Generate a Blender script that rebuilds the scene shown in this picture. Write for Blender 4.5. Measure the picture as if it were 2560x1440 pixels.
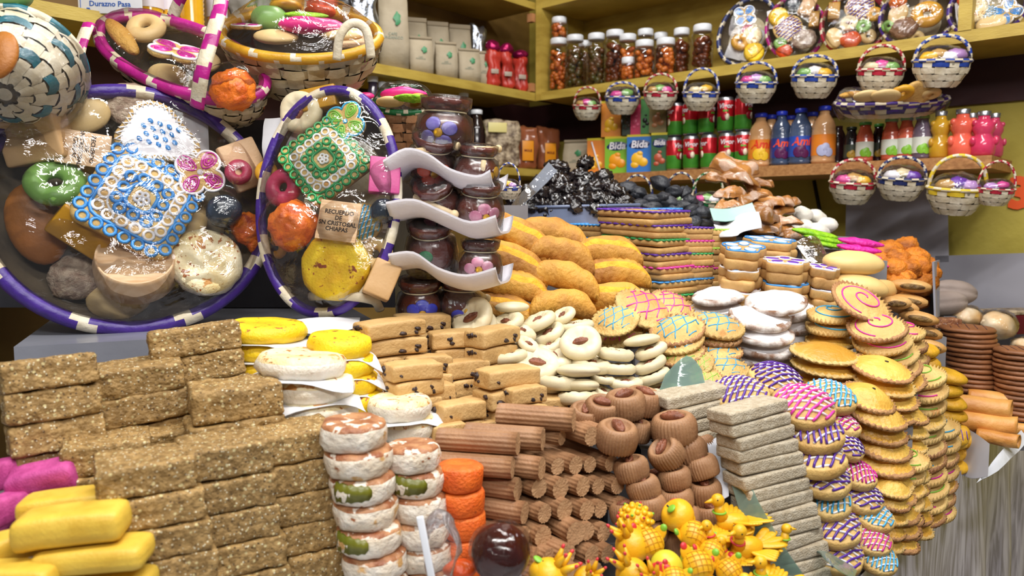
import bpy, bmesh, math, random
from mathutils import Vector, Matrix, noise as mnoise
R = math.radians
PI = math.pi
random.seed(7)
for o in list(bpy.data.objects): bpy.data.objects.remove(o)
SC = bpy.context.scene
COL = SC.collection

# ------------------------------------------------ camera, world, lights, exposure
FPX = 1890.0
H = 1.45
PITCH = math.atan(175 / FPX)
cd = bpy.data.cameras.new('camera'); cam = bpy.data.objects.new('camera', cd); COL.objects.link(cam)
cam.location = (0, 0, H); cam.rotation_euler = (PI / 2 - PITCH, 0, 0)
cd.sensor_width = 36; cd.lens = 36 * FPX / 2560; cd.clip_start = .05
cd.dof.use_dof = True; cd.dof.focus_distance = 1.28; cd.dof.aperture_fstop = 5.0
SC.camera = cam
SC.view_settings.view_transform = 'Standard'; SC.view_settings.look = 'None'
SC.view_settings.gamma = 1; SC.view_settings.use_curve_mapping = False
SC.view_settings.exposure = 0.22
w = bpy.data.worlds.new('world'); SC.world = w; w.use_nodes = True
w.node_tree.nodes['Background'].inputs[0].default_value = (.86, .92, 1.0, 1)
w.node_tree.nodes['Background'].inputs[1].default_value = 0.13
def area(name, loc, rot, sx, sy, e, col=(1, .98, .95)):
    l = bpy.data.lights.new(name, 'AREA'); l.shape = 'RECTANGLE'; l.size = sx; l.size_y = sy; l.energy = e; l.color = col
    o = bpy.data.objects.new(name, l); COL.objects.link(o); o.location = loc; o.rotation_euler = rot
    return o
# fluorescent tubes under the roof of the market aisle
area('tube_light', (-.25, .25, 2.95), (R(14), R(-6), 0), 1.3, .1, 24)
area('tube_light', (.95, .55, 2.95), (R(8), R(10), R(40)), 1.3, .1, 22)
area('tube_light', (.15, 1.55, 3.1), (0, 0, R(-42)), 1.2, .1, 20)
area('tube_light', (.4, -.9, 2.7), (R(38), 0, 0), 1.6, .2, 24)

# ------------------------------------------------ frames of reference
CX, CY = .092, 2.907
UX, UY = .740, -.673      # along the right-hand wall, to the right
VX, VY = -.673, -.740     # along the left-hand wall, towards the aisle
CT = H - .5               # counter top
sp, cp = math.sin(PITCH), math.cos(PITCH)
def ray(x, y):
    dx = (x - 1280) / FPX; dy = (720 - y) / FPX
    return Vector((dx, cp + dy * sp, -sp + dy * cp))
def P(x, y, Y):
    d = ray(x, y); d = d * (Y / d.y); return Vector((d.x, d.y, d.z + H))
def Pz(x, y, z):
    d = ray(x, y); d = d * ((z - H) / d.z); return Vector((d.x, d.y, z))
def uv(u, v, z): return Vector((CX + u * UX + v * VX, CY + u * UY + v * VY, z))
def sv(x, v, z):
    k = (x - 1280) / FPX; ax = CX + v * VX; ay = CY + v * VY
    c0 = k * (ay * cp - (z - H) * sp) - ax
    return uv(c0 / (UX - k * UY * cp), v, z)
def su(x, u, z):
    k = (x - 1280) / FPX; ax = CX + u * UX; ay = CY + u * UY
    c0 = k * (ay * cp - (z - H) * sp) - ax
    return uv(u, c0 / (VX - k * VY * cp), z)
WYAW = math.atan2(UY, UX)       # right wall direction
LYAW = math.atan2(-VY, -VX)     # left wall direction

def srgb(h):
    if isinstance(h, str):
        h = h.lstrip('#'); c = [int(h[i:i + 2], 16) / 255 for i in (0, 2, 4)]
    else: c = list(h)
    return tuple((x / 12.92 if x <= .04045 else ((x + .055) / 1.055) ** 2.4) for x in c) + (1,)

# ------------------------------------------------ materials
MATS = {}
def mat(name, col, col2=None, nscale=25, rough=.6, bump=.0, bscale=200, spots=None, var=.12, coat=0, sss=0,
        metal=0, spec=.5, crack=0, stretch=None, nfac=.5, aniso=None):
    if name in MATS: return MATS[name]
    m = bpy.data.materials.new(name); m.use_nodes = True; MATS[name] = m
    nt = m.node_tree; N = nt.nodes; L = nt.links
    b = N['Principled BSDF']
    b.inputs['Roughness'].default_value = rough; b.inputs['Metallic'].default_value = metal
    b.inputs['Specular IOR Level'].default_value = spec
    b.inputs['Coat Weight'].default_value = coat; b.inputs['Coat Roughness'].default_value = .1
    if sss:
        b.inputs['Subsurface Weight'].default_value = sss; b.inputs['Subsurface Radius'].default_value = (.01, .005, .003)
        b.inputs['Subsurface Scale'].default_value = .6
    tc = N.new('ShaderNodeTexCoord'); oi = N.new('ShaderNodeObjectInfo')
    mu = N.new('ShaderNodeMath'); mu.operation = 'MULTIPLY'; mu.inputs[1].default_value = 37.0; L.new(oi.outputs['Random'], mu.inputs[0])
    va = N.new('ShaderNodeVectorMath'); va.operation = 'ADD'; L.new(tc.outputs['Object'], va.inputs[0]); L.new(mu.outputs[0], va.inputs[1])
    vec = va.outputs[0]
    if stretch:
        mp = N.new('ShaderNodeMapping'); mp.inputs['Scale'].default_value = stretch; L.new(vec, mp.inputs[0]); vec = mp.outputs[0]
    cur = None
    n1 = N.new('ShaderNodeTexNoise'); n1.inputs['Scale'].default_value = nscale; n1.inputs['Detail'].default_value = 4; L.new(vec, n1.inputs[0])
    mx = N.new('ShaderNodeMix'); mx.data_type = 'RGBA'
    mx.inputs[6].default_value = srgb(col); mx.inputs[7].default_value = srgb(col2 or col)
    cr = N.new('ShaderNodeValToRGB'); cr.color_ramp.elements[0].position = max(0, nfac - .14); cr.color_ramp.elements[1].position = min(1, nfac + .14)
    L.new(n1.outputs[0], cr.inputs[0]); L.new(cr.outputs[0], mx.inputs[0])
    cur = mx.outputs[2]
    for s in (spots or []):
        scol, sscale, thr = s[:3]
        kind = s[3] if len(s) > 3 else 'v'
        if kind == 'v':
            vo = N.new('ShaderNodeTexVoronoi'); vo.inputs['Scale'].default_value = sscale; L.new(vec, vo.inputs[0])
            src = vo.outputs['Distance']; lo, hi = thr, thr + .08; inv = True
        else:
            vo = N.new('ShaderNodeTexNoise'); vo.inputs['Scale'].default_value = sscale; vo.inputs['Detail'].default_value = 3; L.new(vec, vo.inputs[0])
            src = vo.outputs[0]; lo, hi = thr, thr + .05; inv = False
        c2 = N.new('ShaderNodeValToRGB'); c2.color_ramp.elements[0].position = lo; c2.color_ramp.elements[1].position = hi
        if inv: c2.color_ramp.elements[0].color = (1, 1, 1, 1); c2.color_ramp.elements[1].color = (0, 0, 0, 1)
        L.new(src, c2.inputs[0])
        m2 = N.new('ShaderNodeMix'); m2.data_type = 'RGBA'; L.new(c2.outputs[0], m2.inputs[0]); L.new(cur, m2.inputs[6]); m2.inputs[7].default_value = srgb(scol)
        cur = m2.outputs[2]
    if var:
        hs = N.new('ShaderNodeHueSaturation'); mr = N.new('ShaderNodeMapRange')
        mr.inputs['To Min'].default_value = 1 - var; mr.inputs['To Max'].default_value = 1 + var
        L.new(oi.outputs['Random'], mr.inputs[0]); L.new(mr.outputs[0], hs.inputs['Value']); L.new(cur, hs.inputs['Color']); cur = hs.outputs[0]
    L.new(cur, b.inputs['Base Color'])
    if bump:
        bump = min(1, bump * 1.3); n2 = N.new('ShaderNodeTexNoise'); n2.inputs['Scale'].default_value = bscale; n2.inputs['Detail'].default_value = 5; L.new(vec, n2.inputs[0])
        bp = N.new('ShaderNodeBump'); bp.inputs['Strength'].default_value = bump; bp.inputs['Distance'].default_value = .004
        L.new(n2.outputs[0], bp.inputs['Height']); L.new(bp.outputs[0], b.inputs['Normal'])
    return m

def film(name, tint='ffffff', milk=.06, scale=18, bump=.6, base=.06, rough=.04, gain=.75, stretch=None):
    """thin clear plastic film: transparent, glossy at grazing angles, slightly milky, crinkled"""
    if name in MATS: return MATS[name]
    m = bpy.data.materials.new(name); m.use_nodes = True; MATS[name] = m
    nt = m.node_tree; N = nt.nodes; L = nt.links; N.remove(N['Principled BSDF']); out = N['Material Output']
    tr = N.new('ShaderNodeBsdfTransparent'); tr.inputs[0].default_value = srgb(tint)
    gl = N.new('ShaderNodeBsdfGlossy'); gl.inputs['Roughness'].default_value = rough
    df = N.new('ShaderNodeBsdfDiffuse'); df.inputs[0].default_value = srgb(tint)
    tc = N.new('ShaderNodeTexCoord'); n = N.new('ShaderNodeTexNoise'); n.inputs['Scale'].default_value = scale; n.inputs['Detail'].default_value = 5
    n.inputs['Distortion'].default_value = 1.2
    if stretch:
        mp = N.new('ShaderNodeMapping'); mp.inputs['Scale'].default_value = stretch; L.new(tc.outputs['Object'], mp.inputs[0]); L.new(mp.outputs[0], n.inputs[0])
    else: L.new(tc.outputs['Object'], n.inputs[0])
    bp = N.new('ShaderNodeBump'); bp.inputs['Strength'].default_value = bump; bp.inputs['Distance'].default_value = .01; L.new(n.outputs[0], bp.inputs['Height'])
    L.new(bp.outputs[0], gl.inputs['Normal'])
    lw = N.new('ShaderNodeLayerWeight'); lw.inputs[0].default_value = .3
    ma = N.new('ShaderNodeMath'); ma.operation = 'MULTIPLY_ADD'; ma.inputs[1].default_value = gain; ma.inputs[2].default_value = base; ma.use_clamp = True
    L.new(lw.outputs['Fresnel'], ma.inputs[0])
    m1 = N.new('ShaderNodeMixShader'); m1.inputs[0].default_value = milk; L.new(tr.outputs[0], m1.inputs[1]); L.new(df.outputs[0], m1.inputs[2])
    m2 = N.new('ShaderNodeMixShader'); L.new(ma.outputs[0], m2.inputs[0]); L.new(m1.outputs[0], m2.inputs[1]); L.new(gl.outputs[0], m2.inputs[2])
    L.new(m2.outputs[0], out.inputs[0])
    return m

# ------------------------------------------------ mesh collecting
class G:
    def __init__(s): s.v = []; s.f = []; s.m = []; s.sm = []
    def add(s, v, f, mi=0, M=None, smooth=True):
        b = len(s.v)
        s.v += [tuple(M @ Vector(p)) for p in v] if M is not None else [tuple(p) for p in v]
        s.f += [tuple(i + b for i in q) for q in f]; s.m += [mi] * len(f); s.sm += [smooth] * len(f)
        return s
    def merge(s, g, M=None, mi=None):
        b = len(s.v)
        s.v += [tuple(M @ Vector(p)) for p in g.v] if M is not None else g.v
        s.f += [tuple(i + b for i in q) for q in g.f]; s.m += (g.m if mi is None else [mi] * len(g.f)); s.sm += g.sm
        return s
    def mesh(s, name, *mats):
        me = bpy.data.meshes.new(name); me.from_pydata(s.v, [], s.f)
        for m in mats: me.materials.append(m)
        me.polygons.foreach_set('material_index', s.m); me.polygons.foreach_set('use_smooth', s.sm); me.update()
        return me
def T(x=0, y=0, z=0): return Matrix.Translation((x, y, z))
def RX(a): return Matrix.Rotation(a, 4, 'X')
def RY(a): return Matrix.Rotation(a, 4, 'Y')
def RZ(a): return Matrix.Rotation(a, 4, 'Z')
def S(x, y=None, z=None):
    if y is None: y = z = x
    return Matrix.Diagonal((x, y, z, 1))
def nz(p, f, s=0): return mnoise.noise(Vector((p[0] * f + s * 7.3, p[1] * f - s * 3.1, p[2] * f + s)))

def box(lx, ly, lz, z0=0, cx=0, cy=0, M=None, mi=0, g=None):
    g = g or G(); a, b = lx / 2, ly / 2
    v = [(cx + sx * a, cy + sy * b, z0 + zz * lz) for zz in (0, 1) for sx, sy in ((-1, -1), (1, -1), (1, 1), (-1, 1))]
    f = [(3, 2, 1, 0), (4, 5, 6, 7), (0, 1, 5, 4), (1, 2, 6, 5), (2, 3, 7, 6), (3, 0, 4, 7)]
    return g.add(v, f, mi, M, smooth=False)
def rbox(lx, ly, lz, r=.004, n=4, amp=0, freq=40, seed=0, g=None, M=None, mi=0, taper=0, sag=0):
    """rounded box with base at z=0, subdivided and roughened"""
    g = g or G(); h = (lx / 2, ly / 2, lz / 2)
    def co(a):
        r2 = min(r, a * .95); inner = [-(a - r2) + 2 * (a - r2) * i / n for i in range(n + 1)]
        return [-a, -a + r2 * .35] + inner + [a - r2 * .35, a]
    c = [co(a) for a in h]; idx = {}; V = []; F = []
    def vid(i, j, k):
        q = (i, j, k)
        if q in idx: return idx[q]
        p = Vector((c[0][i], c[1][j], c[2][k]))
        inn = Vector([max(-(h[a] - min(r, h[a] * .95)), min(h[a] - min(r, h[a] * .95), p[a])) for a in range(3)])
        d = p - inn
        if d.length > 1e-9:
            rr = min(r, min(h) * .95); d = Vector([d[a] * min(r, h[a] * .95) / max(1e-9, r) for a in range(3)]) if False else d.normalized() * min(r, min(h) * .95)
        nn = d.normalized() if d.length > 1e-9 else Vector((0, 0, 0))
        p = inn + d
        if amp: p += nn * (nz(p, freq, seed) * amp + nz(p, freq * 3.1, seed + 5) * amp * .5)
        if taper: s_ = 1 - taper * (p.z / h[2] + 1) / 2; p.x *= s_; p.y *= s_
        p.z += h[2]
        if sag: p.z += sag * (1 - (p.x / h[0]) ** 2)
        idx[q] = len(V); V.append(p); return idx[q]
    m = n + 4
    for ax in range(3):
        a1, a2 = (ax + 1) % 3, (ax + 2) % 3
        for side in (0, m):
            for i in range(m):
                for j in range(m):
                    def q(a, b):
                        t = [0, 0, 0]; t[ax] = side; t[a1] = a; t[a2] = b; return vid(*t)
                    fc = (q(i, j), q(i + 1, j), q(i + 1, j + 1), q(i, j + 1))
                    F.append(fc if side else fc[::-1])
    return g.add(V, F, mi, M)
def lathe(prof, seg=24, fn=None, g=None, M=None, mi=0, smooth=True):
    """prof [(r,z)...]; fn(theta,i,r,z)->(r,z)"""
    g = g or G(); V = []; F = []; rings = []
    for i, (r, z) in enumerate(prof):
        if r < 1e-6: rings.append([len(V)]); V.append((0, 0, z)); continue
        ring = []
        for s_ in range(seg):
            t = 2 * PI * s_ / seg; rr, zz = (r, z) if fn is None else fn(t, i, r, z)
            ring.append(len(V)); V.append((rr * math.cos(t), rr * math.sin(t), zz))
        rings.append(ring)
    for a, b in zip(rings, rings[1:]):
        for s_ in range(seg):
            s2 = (s_ + 1) % seg
            if len(a) == 1 and len(b) == 1: continue
            if len(a) == 1: F.append((a[0], b[s2], b[s_]))
            elif len(b) == 1: F.append((a[s_], a[s2], b[0]))
            else: F.append((a[s_], a[s2], b[s2], b[s_]))
    # orientation: profile running upwards on the outside gives outward normals
    return g.add(V, F, mi, M, smooth)
def tube(pts, r, sides=6, closed=False, g=None, M=None, mi=0, taper=None, flat=1, up=Vector((0, 0, 1)), caps=True, mif=None):
    g = g or G(); pts = [Vector(p) for p in pts]; n = len(pts); V = []; F = []; MI = []
    for i, p in enumerate(pts):
        a = pts[(i - 1) % n] if (closed or i > 0) else p; b = pts[(i + 1) % n] if (closed or i < n - 1) else p
        t = (b - a).normalized() if (b - a).length > 1e-9 else Vector((1, 0, 0))
        s1 = t.cross(up); s1 = s1.normalized() if s1.length > 1e-5 else t.orthogonal().normalized()
        s2 = s1.cross(t).normalized(); rr = r if taper is None else r * taper(i / max(1, n - 1))
        for k in range(sides):
            an = 2 * PI * k / sides; V.append(p + s1 * (rr * math.cos(an)) + s2 * (rr * flat * math.sin(an)))
    for i in range(n if closed else n - 1):
        j = (i + 1) % n
        for k in range(sides):
            k2 = (k + 1) % sides; F.append((i * sides + k, i * sides + k2, j * sides + k2, j * sides + k))
            MI.append(mif(i, k) if mif else mi)
    if not closed and caps:
        F.append(tuple(range(sides))[::-1]); F.append(tuple((n - 1) * sides + k for k in range(sides))); MI += [mi, mi]
    b0 = len(g.f); g.add(V, F, mi, M)
    g.m[b0:] = MI
    return g
def blob(rx, ry, rz, amp=.0, freq=30, seed=0, seg=16, rings=10, g=None, M=None, mi=0, fn=None, base=True):
    """lumpy ellipsoid sitting on z=0"""
    g = g or G(); V = []; F = []
    V.append(Vector((0, 0, -rz)))
    for i in range(1, rings):
        ph = -PI / 2 + PI * i / rings
        for s_ in range(seg):
            t = 2 * PI * s_ / seg; V.append(Vector((rx * math.cos(ph) * math.cos(t), ry * math.cos(ph) * math.sin(t), rz * math.sin(ph))))
    V.append(Vector((0, 0, rz)))
    for k, p in enumerate(V):
        n = p.normalized()
        if amp: p += n * (nz(p, freq, seed) * amp + nz(p, freq * 2.3, seed + 9) * amp * .5)
        if fn: p = fn(p)
        if base: p = p + Vector((0, 0, rz))
        V[k] = p
    for s_ in range(seg): F.append((0, 1 + (s_ + 1) % seg, 1 + s_))
    for i in range(rings - 2):
        for s_ in range(seg):
            a = 1 + i * seg; b = a + seg; s2 = (s_ + 1) % seg; F.append((a + s_, a + s2, b + s2, b + s_))
    a = 1 + (rings - 2) * seg; top = len(V) - 1
    for s_ in range(seg): F.append((a + s_, a + (s_ + 1) % seg, top))
    return g.add(V, F, mi, M)
def prism(outline, h, bev=.002, z0=0, g=None, M=None, mi=0, dome=0, inset=None, amp=0, seed=0):
    """slab from a 2-D outline (ccw), rounded edges, fan-closed with an optional dome"""
    g = g or G(); n = len(outline); c = Vector((sum(p[0] for p in outline) / n, sum(p[1] for p in outline) / n))
    lev = [(1 - bev * 0, 0, -bev), (1, bev, 0), (1, h - bev, 0), (1, h - bev * .3, -bev * .3), (1, h, -bev)]
    V = []; F = []
    for (_, z, off) in lev:
        for k in range(n):
            p = Vector(outline[k]); d = (p - c); L_ = d.length or 1
            q = c + d * (1 + off / L_); zz = z0 + z
            V.append((q.x, q.y, zz))
    if dome:
        for fr in (.8, .5, .25):
            for k in range(n):
                p = Vector(outline[k]); q = c + (p - c) * fr * .97
                V.append((q.x, q.y, z0 + h + dome * (1 - fr * fr)))
    nl = len(V) // n
    for l in range(nl - 1):
        for k in range(n):
            k2 = (k + 1) % n; F.append((l * n + k, l * n + k2, (l + 1) * n + k2, (l + 1) * n + k))
    b = len(V); V.append((c.x, c.y, z0)); V.append((c.x, c.y, z0 + h + dome))
    for k in range(n):
        k2 = (k + 1) % n; F.append((b, k2, k)); F.append((b + 1, (nl - 1) * n + k, (nl - 1) * n + k2))
    if amp: V = [Vector(p) + Vector((nz(p, 60, seed), nz(p, 60, seed + 2), nz(p, 60, seed + 4))) * amp for p in V]
    return g.add(V, F, mi, M)
def text_mesh(s, size, M=None, ext=.0006, mats=(), name='lettering', bold=0, shear=0):
    c = bpy.data.curves.new('t', 'FONT'); c.body = s; c.size = size; c.align_x = 'CENTER'; c.align_y = 'CENTER'; c.extrude = ext; c.offset = bold; c.shear = shear
    c.resolution_u = 2; c.space_line = .95
    o = bpy.data.objects.new('t', c); COL.objects.link(o)
    dg = bpy.context.evaluated_depsgraph_get(); me = bpy.data.meshes.new_from_object(o.evaluated_get(dg)); bpy.data.objects.remove(o); bpy.data.curves.remove(c)
    if M is not None: me.transform(M)
    me.materials.clear()
    for m in mats: me.materials.append(m)
    me.name = name
    return me

# ------------------------------------------------ things
def fmt(name): return name
def thing(name, label, cat, M=None, mesh=None, group=None, kind=None):
    o = bpy.data.objects.new(name, mesh); COL.objects.link(o)
    if M is not None: o.matrix_world = M
    if kind: o['kind'] = kind
    if kind != 'structure':
        o['label'] = label; o['category'] = cat
    if group: o['group'] = group
    return o
def part(parent, name, mesh, M=None, label=None, kind=None):
    o = bpy.data.objects.new(name, mesh); COL.objects.link(o); o.parent = parent
    if M is not None: o.matrix_local = M
    if label: o['label'] = label
    if kind: o['kind'] = kind
    return o
ORD = ['topmost', 'second', 'third', 'fourth', 'fifth', 'sixth', 'seventh', 'eighth', 'ninth', 'tenth', 'eleventh', 'twelfth', 'thirteenth', 'fourteenth', 'fifteenth', 'sixteenth', 'seventeenth', 'eighteenth']
KINDS = {}
def kind(key, name, cat, noun, w, h, variants):
    """variants: list of (mesh, [(partname, mesh, label), ...])"""
    KINDS[key] = dict(name=name, cat=cat, noun=noun, w=w, h=h, var=variants)
RISERS = []
def place(key, M, label, group=None, variant=None):
    K = KINDS[key]; vs = K['var']; me, parts = vs[random.randrange(len(vs)) if variant is None else variant % len(vs)]
    o = thing(K['name'], label, K['cat'], M, me, group)
    for p in parts: part(o, p[0], p[1], None, p[2] if len(p) > 2 else None, 'stuff' if p[0] in ('raisins', 'leaf_tips', 'petal_tips', 'crown_tips', 'icing_drops', 'red_specks', 'green_specks', 'eyes', 'wings') else None)
    return o
def item(key, x, y, Y, w, label, yaw=0, tilt=0, roll=0, hpx=None, group=None, variant=None, asp=1):
    """one thing; (x,y) pixel of the centre of its top, w its width in pixels"""
    K = KINDS[key]; s = w * Y / FPX / K['w']; sz = s if hpx is None else hpx * Y / FPX / K['h']
    p = P(x, y, Y)
    A = RX(R(tilt)) @ RY(R(roll))
    M = Matrix.Translation(p) @ A @ T(0, 0, -K['h'] * sz) @ RZ(R(yaw)) @ S(s, s * asp, sz)
    return place(key, M, label, group, variant)
def stack(keys, x, y, n, dp, Y, w, where, yaw=0, dx=0, tilt=0, roll=0, jit=.03, jyaw=8, group=None, gap=.97, jt=1.5, dyY=0, riser=True, hs=1, cols=None, asp=1):
    if isinstance(keys, str): keys = [keys]
    px = FPX / Y
    top = P(x, y, Y); z = top.z; lastM = None
    for i in range(n):
        key = keys[i % len(keys)] if len(keys) < n else keys[i]
        K = KINDS[key]; s = w / px / K['w'] * random.uniform(1 - jit, 1 + jit); h = dp / px; sz = h * gap / K['h'] * hs
        X = top.x + dx * i / px + random.uniform(-1, 1) * jit * w / px * .6
        YY = top.y + dyY * i + random.uniform(-1, 1) * jit * w / px * .6
        A = RX(R(tilt + random.uniform(-jt, jt))) @ RY(R(roll + random.uniform(-jt, jt)))
        M = T(X, YY, z) @ A @ T(0, 0, -K['h'] * sz) @ RZ(R(yaw + random.uniform(-jyaw, jyaw))) @ S(s, s * asp, sz)
        place(key, M, '%s, %s %s' % (K.get('short', K['noun']), 'topmost of' if i == 0 else ORD[i] + ' down in', where), group)
        z -= h
    if riser and n > 1: RISERS.append((X, YY, w / px * .34, z))
# ------------------------------------------------ the setting
m_yel = mat('wall_yellow', 'c2b254', 'b4a240', 3, .7, .25, 60, var=0)
m_maroon = mat('wall_maroon', '3d1618', '2c0f12', 4, .6, .1, 40, var=0)
m_shelfy = mat('shelf_yellow_paint', 'c4a94e', 'ad913c', 9, .5, .15, 80, var=0, stretch=(1, 1, 4))
m_shelfd = mat('shelf_inner_paint', '94743a', '7a5c2c', 5, .6, .1, 60, var=0)
m_floor = mat('floor_cement', '77736c', '5f5c56', 6, .7, .2, 60, var=0)
m_ceil = mat('ceiling_paint', 'cfc9b8', 'c2bba6', 4, .8, var=0)
m_wood = mat('raw_pine', 'b9854f', 'a06c3b', 10, .55, .2, 60, var=0, stretch=(2, 14, 14))
def setbox(name, u0, u1, v0, v1, z0, z1, m, extra=None):
    g = G(); V = [uv(u, v, z) for z in (z0, z1) for u, v in ((u0, v0), (u1, v0), (u1, v1), (u0, v1))]
    f = [(3, 2, 1, 0), (4, 5, 6, 7), (0, 1, 5, 4), (1, 2, 6, 5), (2, 3, 7, 6), (3, 0, 4, 7)]
    g.add(V, [q[::-1] for q in f], smooth=False)
    return g.mesh(name, m)
WB = -.27      # wall plane behind the shelves
def struct(name, *a): return thing(name, '', '', None, setbox(name, *a), None, 'structure')
struct('floor', WB - .1, 4.2, WB - .1, 4.5, -.05, 0, m_floor)
struct('ceiling', WB - .1, 4.2, WB - .1, 4.5, 3.3, 3.35, m_ceil)
struct('wall_right', WB - .1, 3.2, WB - .1, WB, 0, 3.3, m_yel)
struct('wall_left', WB - .1, WB, WB, 3.4, 0, 3.3, m_shelfd)
struct('trim_1', WB, 3.2, WB, WB + .012, H + .318, H + .47, m_maroon)
struct('trim_2', WB, WB + .012, WB, 3.2, H + .19, H + .47, m_maroon)
# shelf units
ub = thing('wall_shelf', 'yellow painted corner shelf unit on the wall behind the jars', 'shelf', None, None)
for z0, z1 in ((.44, .47), (.775, .80), (1.25, 1.28)):
    part(ub, 'shelf_board', setbox('b', .0, 3.0, WB, 0, H + z0, H + z1, m_shelfy))
part(ub, 'side_panel', setbox('b', -.002, .024, WB, .002, H + .44, H + 1.3, m_shelfy))
part(ub, 'side_panel', setbox('b', 1.4, 1.43, WB, .002, H + .47, H + .775, m_shelfy))
part(ub, 'back_panel', setbox('b', .024, 3.0, WB, WB + .01, H + .47, H + 1.3, m_shelfy))
lb = thing('wall_shelf', 'yellow painted shelf unit on the left wall holding kraft bags', 'shelf', None, None)
for z0, z1 in ((.44, .47), (.775, .80), (1.25, 1.28)):
    part(lb, 'shelf_board', setbox('b', WB, -.005, 0, 3.0, H + z0, H + z1, m_shelfy))
part(lb, 'shelf_board', setbox('b', WB, -.005, -.2, 3.0, H + .158, H + .185, m_shelfy), label='low shelf board behind the mole packets')
part(lb, 'back_panel', setbox('b', WB, WB + .01, 0, 3.0, H + .47, H + 1.3, m_shelfd))
for z in (.475, .73):
    part(lb, 'support_block', setbox('b', -.03, -.006, 0.0, .02, H + z, H + z + .03, mat('pine_block', 'c58a5a', 'b37a4c', 20, .6)))
E2 = sv(2478, 0, H + .14); uend = (E2 - uv(0, 0, 0)).to_2d().dot(Vector((UX, UY)))
ws = thing('drinks_shelf', 'raw pine shelf board holding the cans and bottles', 'shelf', None, setbox('b', .12, uend, WB, 0, H + .124, H + .156, m_wood))
# cable running down the wall
cable = mat('black_rubber', '14120f', rough=.5)
g = tube([sv(2035, WB + .02, H + .12), sv(2050, WB + .02, H + .02), sv(2075, WB + .02, H - .1), sv(2100, WB + .02, H - .2)], .006, 6)
thing('cable', 'black cable running down yellow wall below the drinks shelf', 'cable', None, g.mesh('cable', cable))
def Pv0(x, y, v):
    d = ray(x, y); det = UX * VY - UY * VX; f = lambda q: (UX * q[1] - UY * q[0]) / det
    t = (v - f((-CX, -CY))) / f((d.x, d.y)); return Vector((d.x * t, d.y * t, d.z * t + H))
# the 3
m_or = mat('orange_paint', 'ee5a20', rough=.5, var=0)
p3 = Pv0(2551, 486, WB + .004)
me3 = text_mesh('3', .112, Matrix.Translation(p3) @ RZ(WYAW) @ RX(PI / 2), .002, (m_or,), bold=.0065)
d3 = sv(2548, WB + .002, H + .06)
thing('number_sticker', 'round orange number 3 on the yellow wall at right edge', 'sign', None, me3)

# ------------------------------------------------ counter
m_cloth = mat('clear_plastic_cover', 'b9b7bd', 'a5a2ab', 4, .28, .35, 9, var=0, stretch=(1, 1, .35), spec=.6)
m_gcover = mat('grey_cover_sheet', '9a9ca2', 'b3b5ba', 5, .35, .25, 14, var=0)
m_white = mat('white_paper', 'e6e6e8', 'dcdce0', 10, .6, .1, 30, var=.03)
ct = thing('display_counter', 'market counter under grey wood-print plastic cover carrying all the sweets', 'counter', None, None)
UE = 1.56
part(ct, 'counter_top', setbox('b', .25, UE, WB + .01, 3.2, CT - .04, CT, m_gcover))
# wood print plastic drape hanging over the front
def drape():
    g = G(); nu, nv = 90, 14; V = []; F = []
    for i in range(nu + 1):
        v = WB + .012 + 3.4 * i / nu
        for j in range(nv + 1):
            t = j / nv; z = CT + .004 - t * .95
            fold = .018 * math.sin(v * 17 + 1.5 * math.sin(v * 5)) * min(1, t * 3) + .02 * t
            V.append(uv(UE + .006 + fold, v, z))
    for i in range(nu):
        for j in range(nv):
            a = i * (nv + 1) + j; F.append((a, a + nv + 1, a + nv + 2, a + 1))
    return g.add(V, F)
m_drape = bpy.data.materials.new('wood_print_plastic'); m_drape.use_nodes = True
nt = m_drape.node_tree; N = nt.nodes; L = nt.links; b = N['Principled BSDF']; b.inputs['Roughness'].default_value = .3
tc = N.new('ShaderNodeTexCoord'); mp = N.new('ShaderNodeMapping'); mp.inputs['Rotation'].default_value = (0, 0, -LYAW); mp.inputs['Scale'].default_value = (1, 1, 1)
mp2 = N.new('ShaderNodeMapping'); mp2.inputs['Scale'].default_value = (26, 8, 3.5); mp2.inputs['Rotation'].default_value = (0, R(-24), 0)
L.new(tc.outputs['Object'], mp.inputs[0]); L.new(mp.outputs[0], mp2.inputs[0])
n1 = N.new('ShaderNodeTexNoise'); n1.inputs['Scale'].default_value = 2.2; n1.inputs['Detail'].default_value = 7; n1.inputs['Distortion'].default_value = .6; L.new(mp2.outputs[0], n1.inputs[0])
cr = N.new('ShaderNodeValToRGB'); e = cr.color_ramp.elements; e[0].position = .36; e[0].color = srgb('858191'); e[1].position = .62; e[1].color = srgb('cfccde')
x_ = cr.color_ramp.elements.new(.5); x_.color = srgb('b0acc0')
L.new(n1.outputs[0], cr.inputs[0]); L.new(cr.outputs[0], b.inputs['Base Color'])
part(ct, 'plastic_drape', drape().mesh('drape', m_drape), label='grey wood-print plastic cover hanging over the front')
part(ct, 'counter_body', setbox('b', .3, UE - .02, WB + .02, 3.15, 0, CT - .04, mat('counter_board', '6a5a48', rough=.7)))
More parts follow.
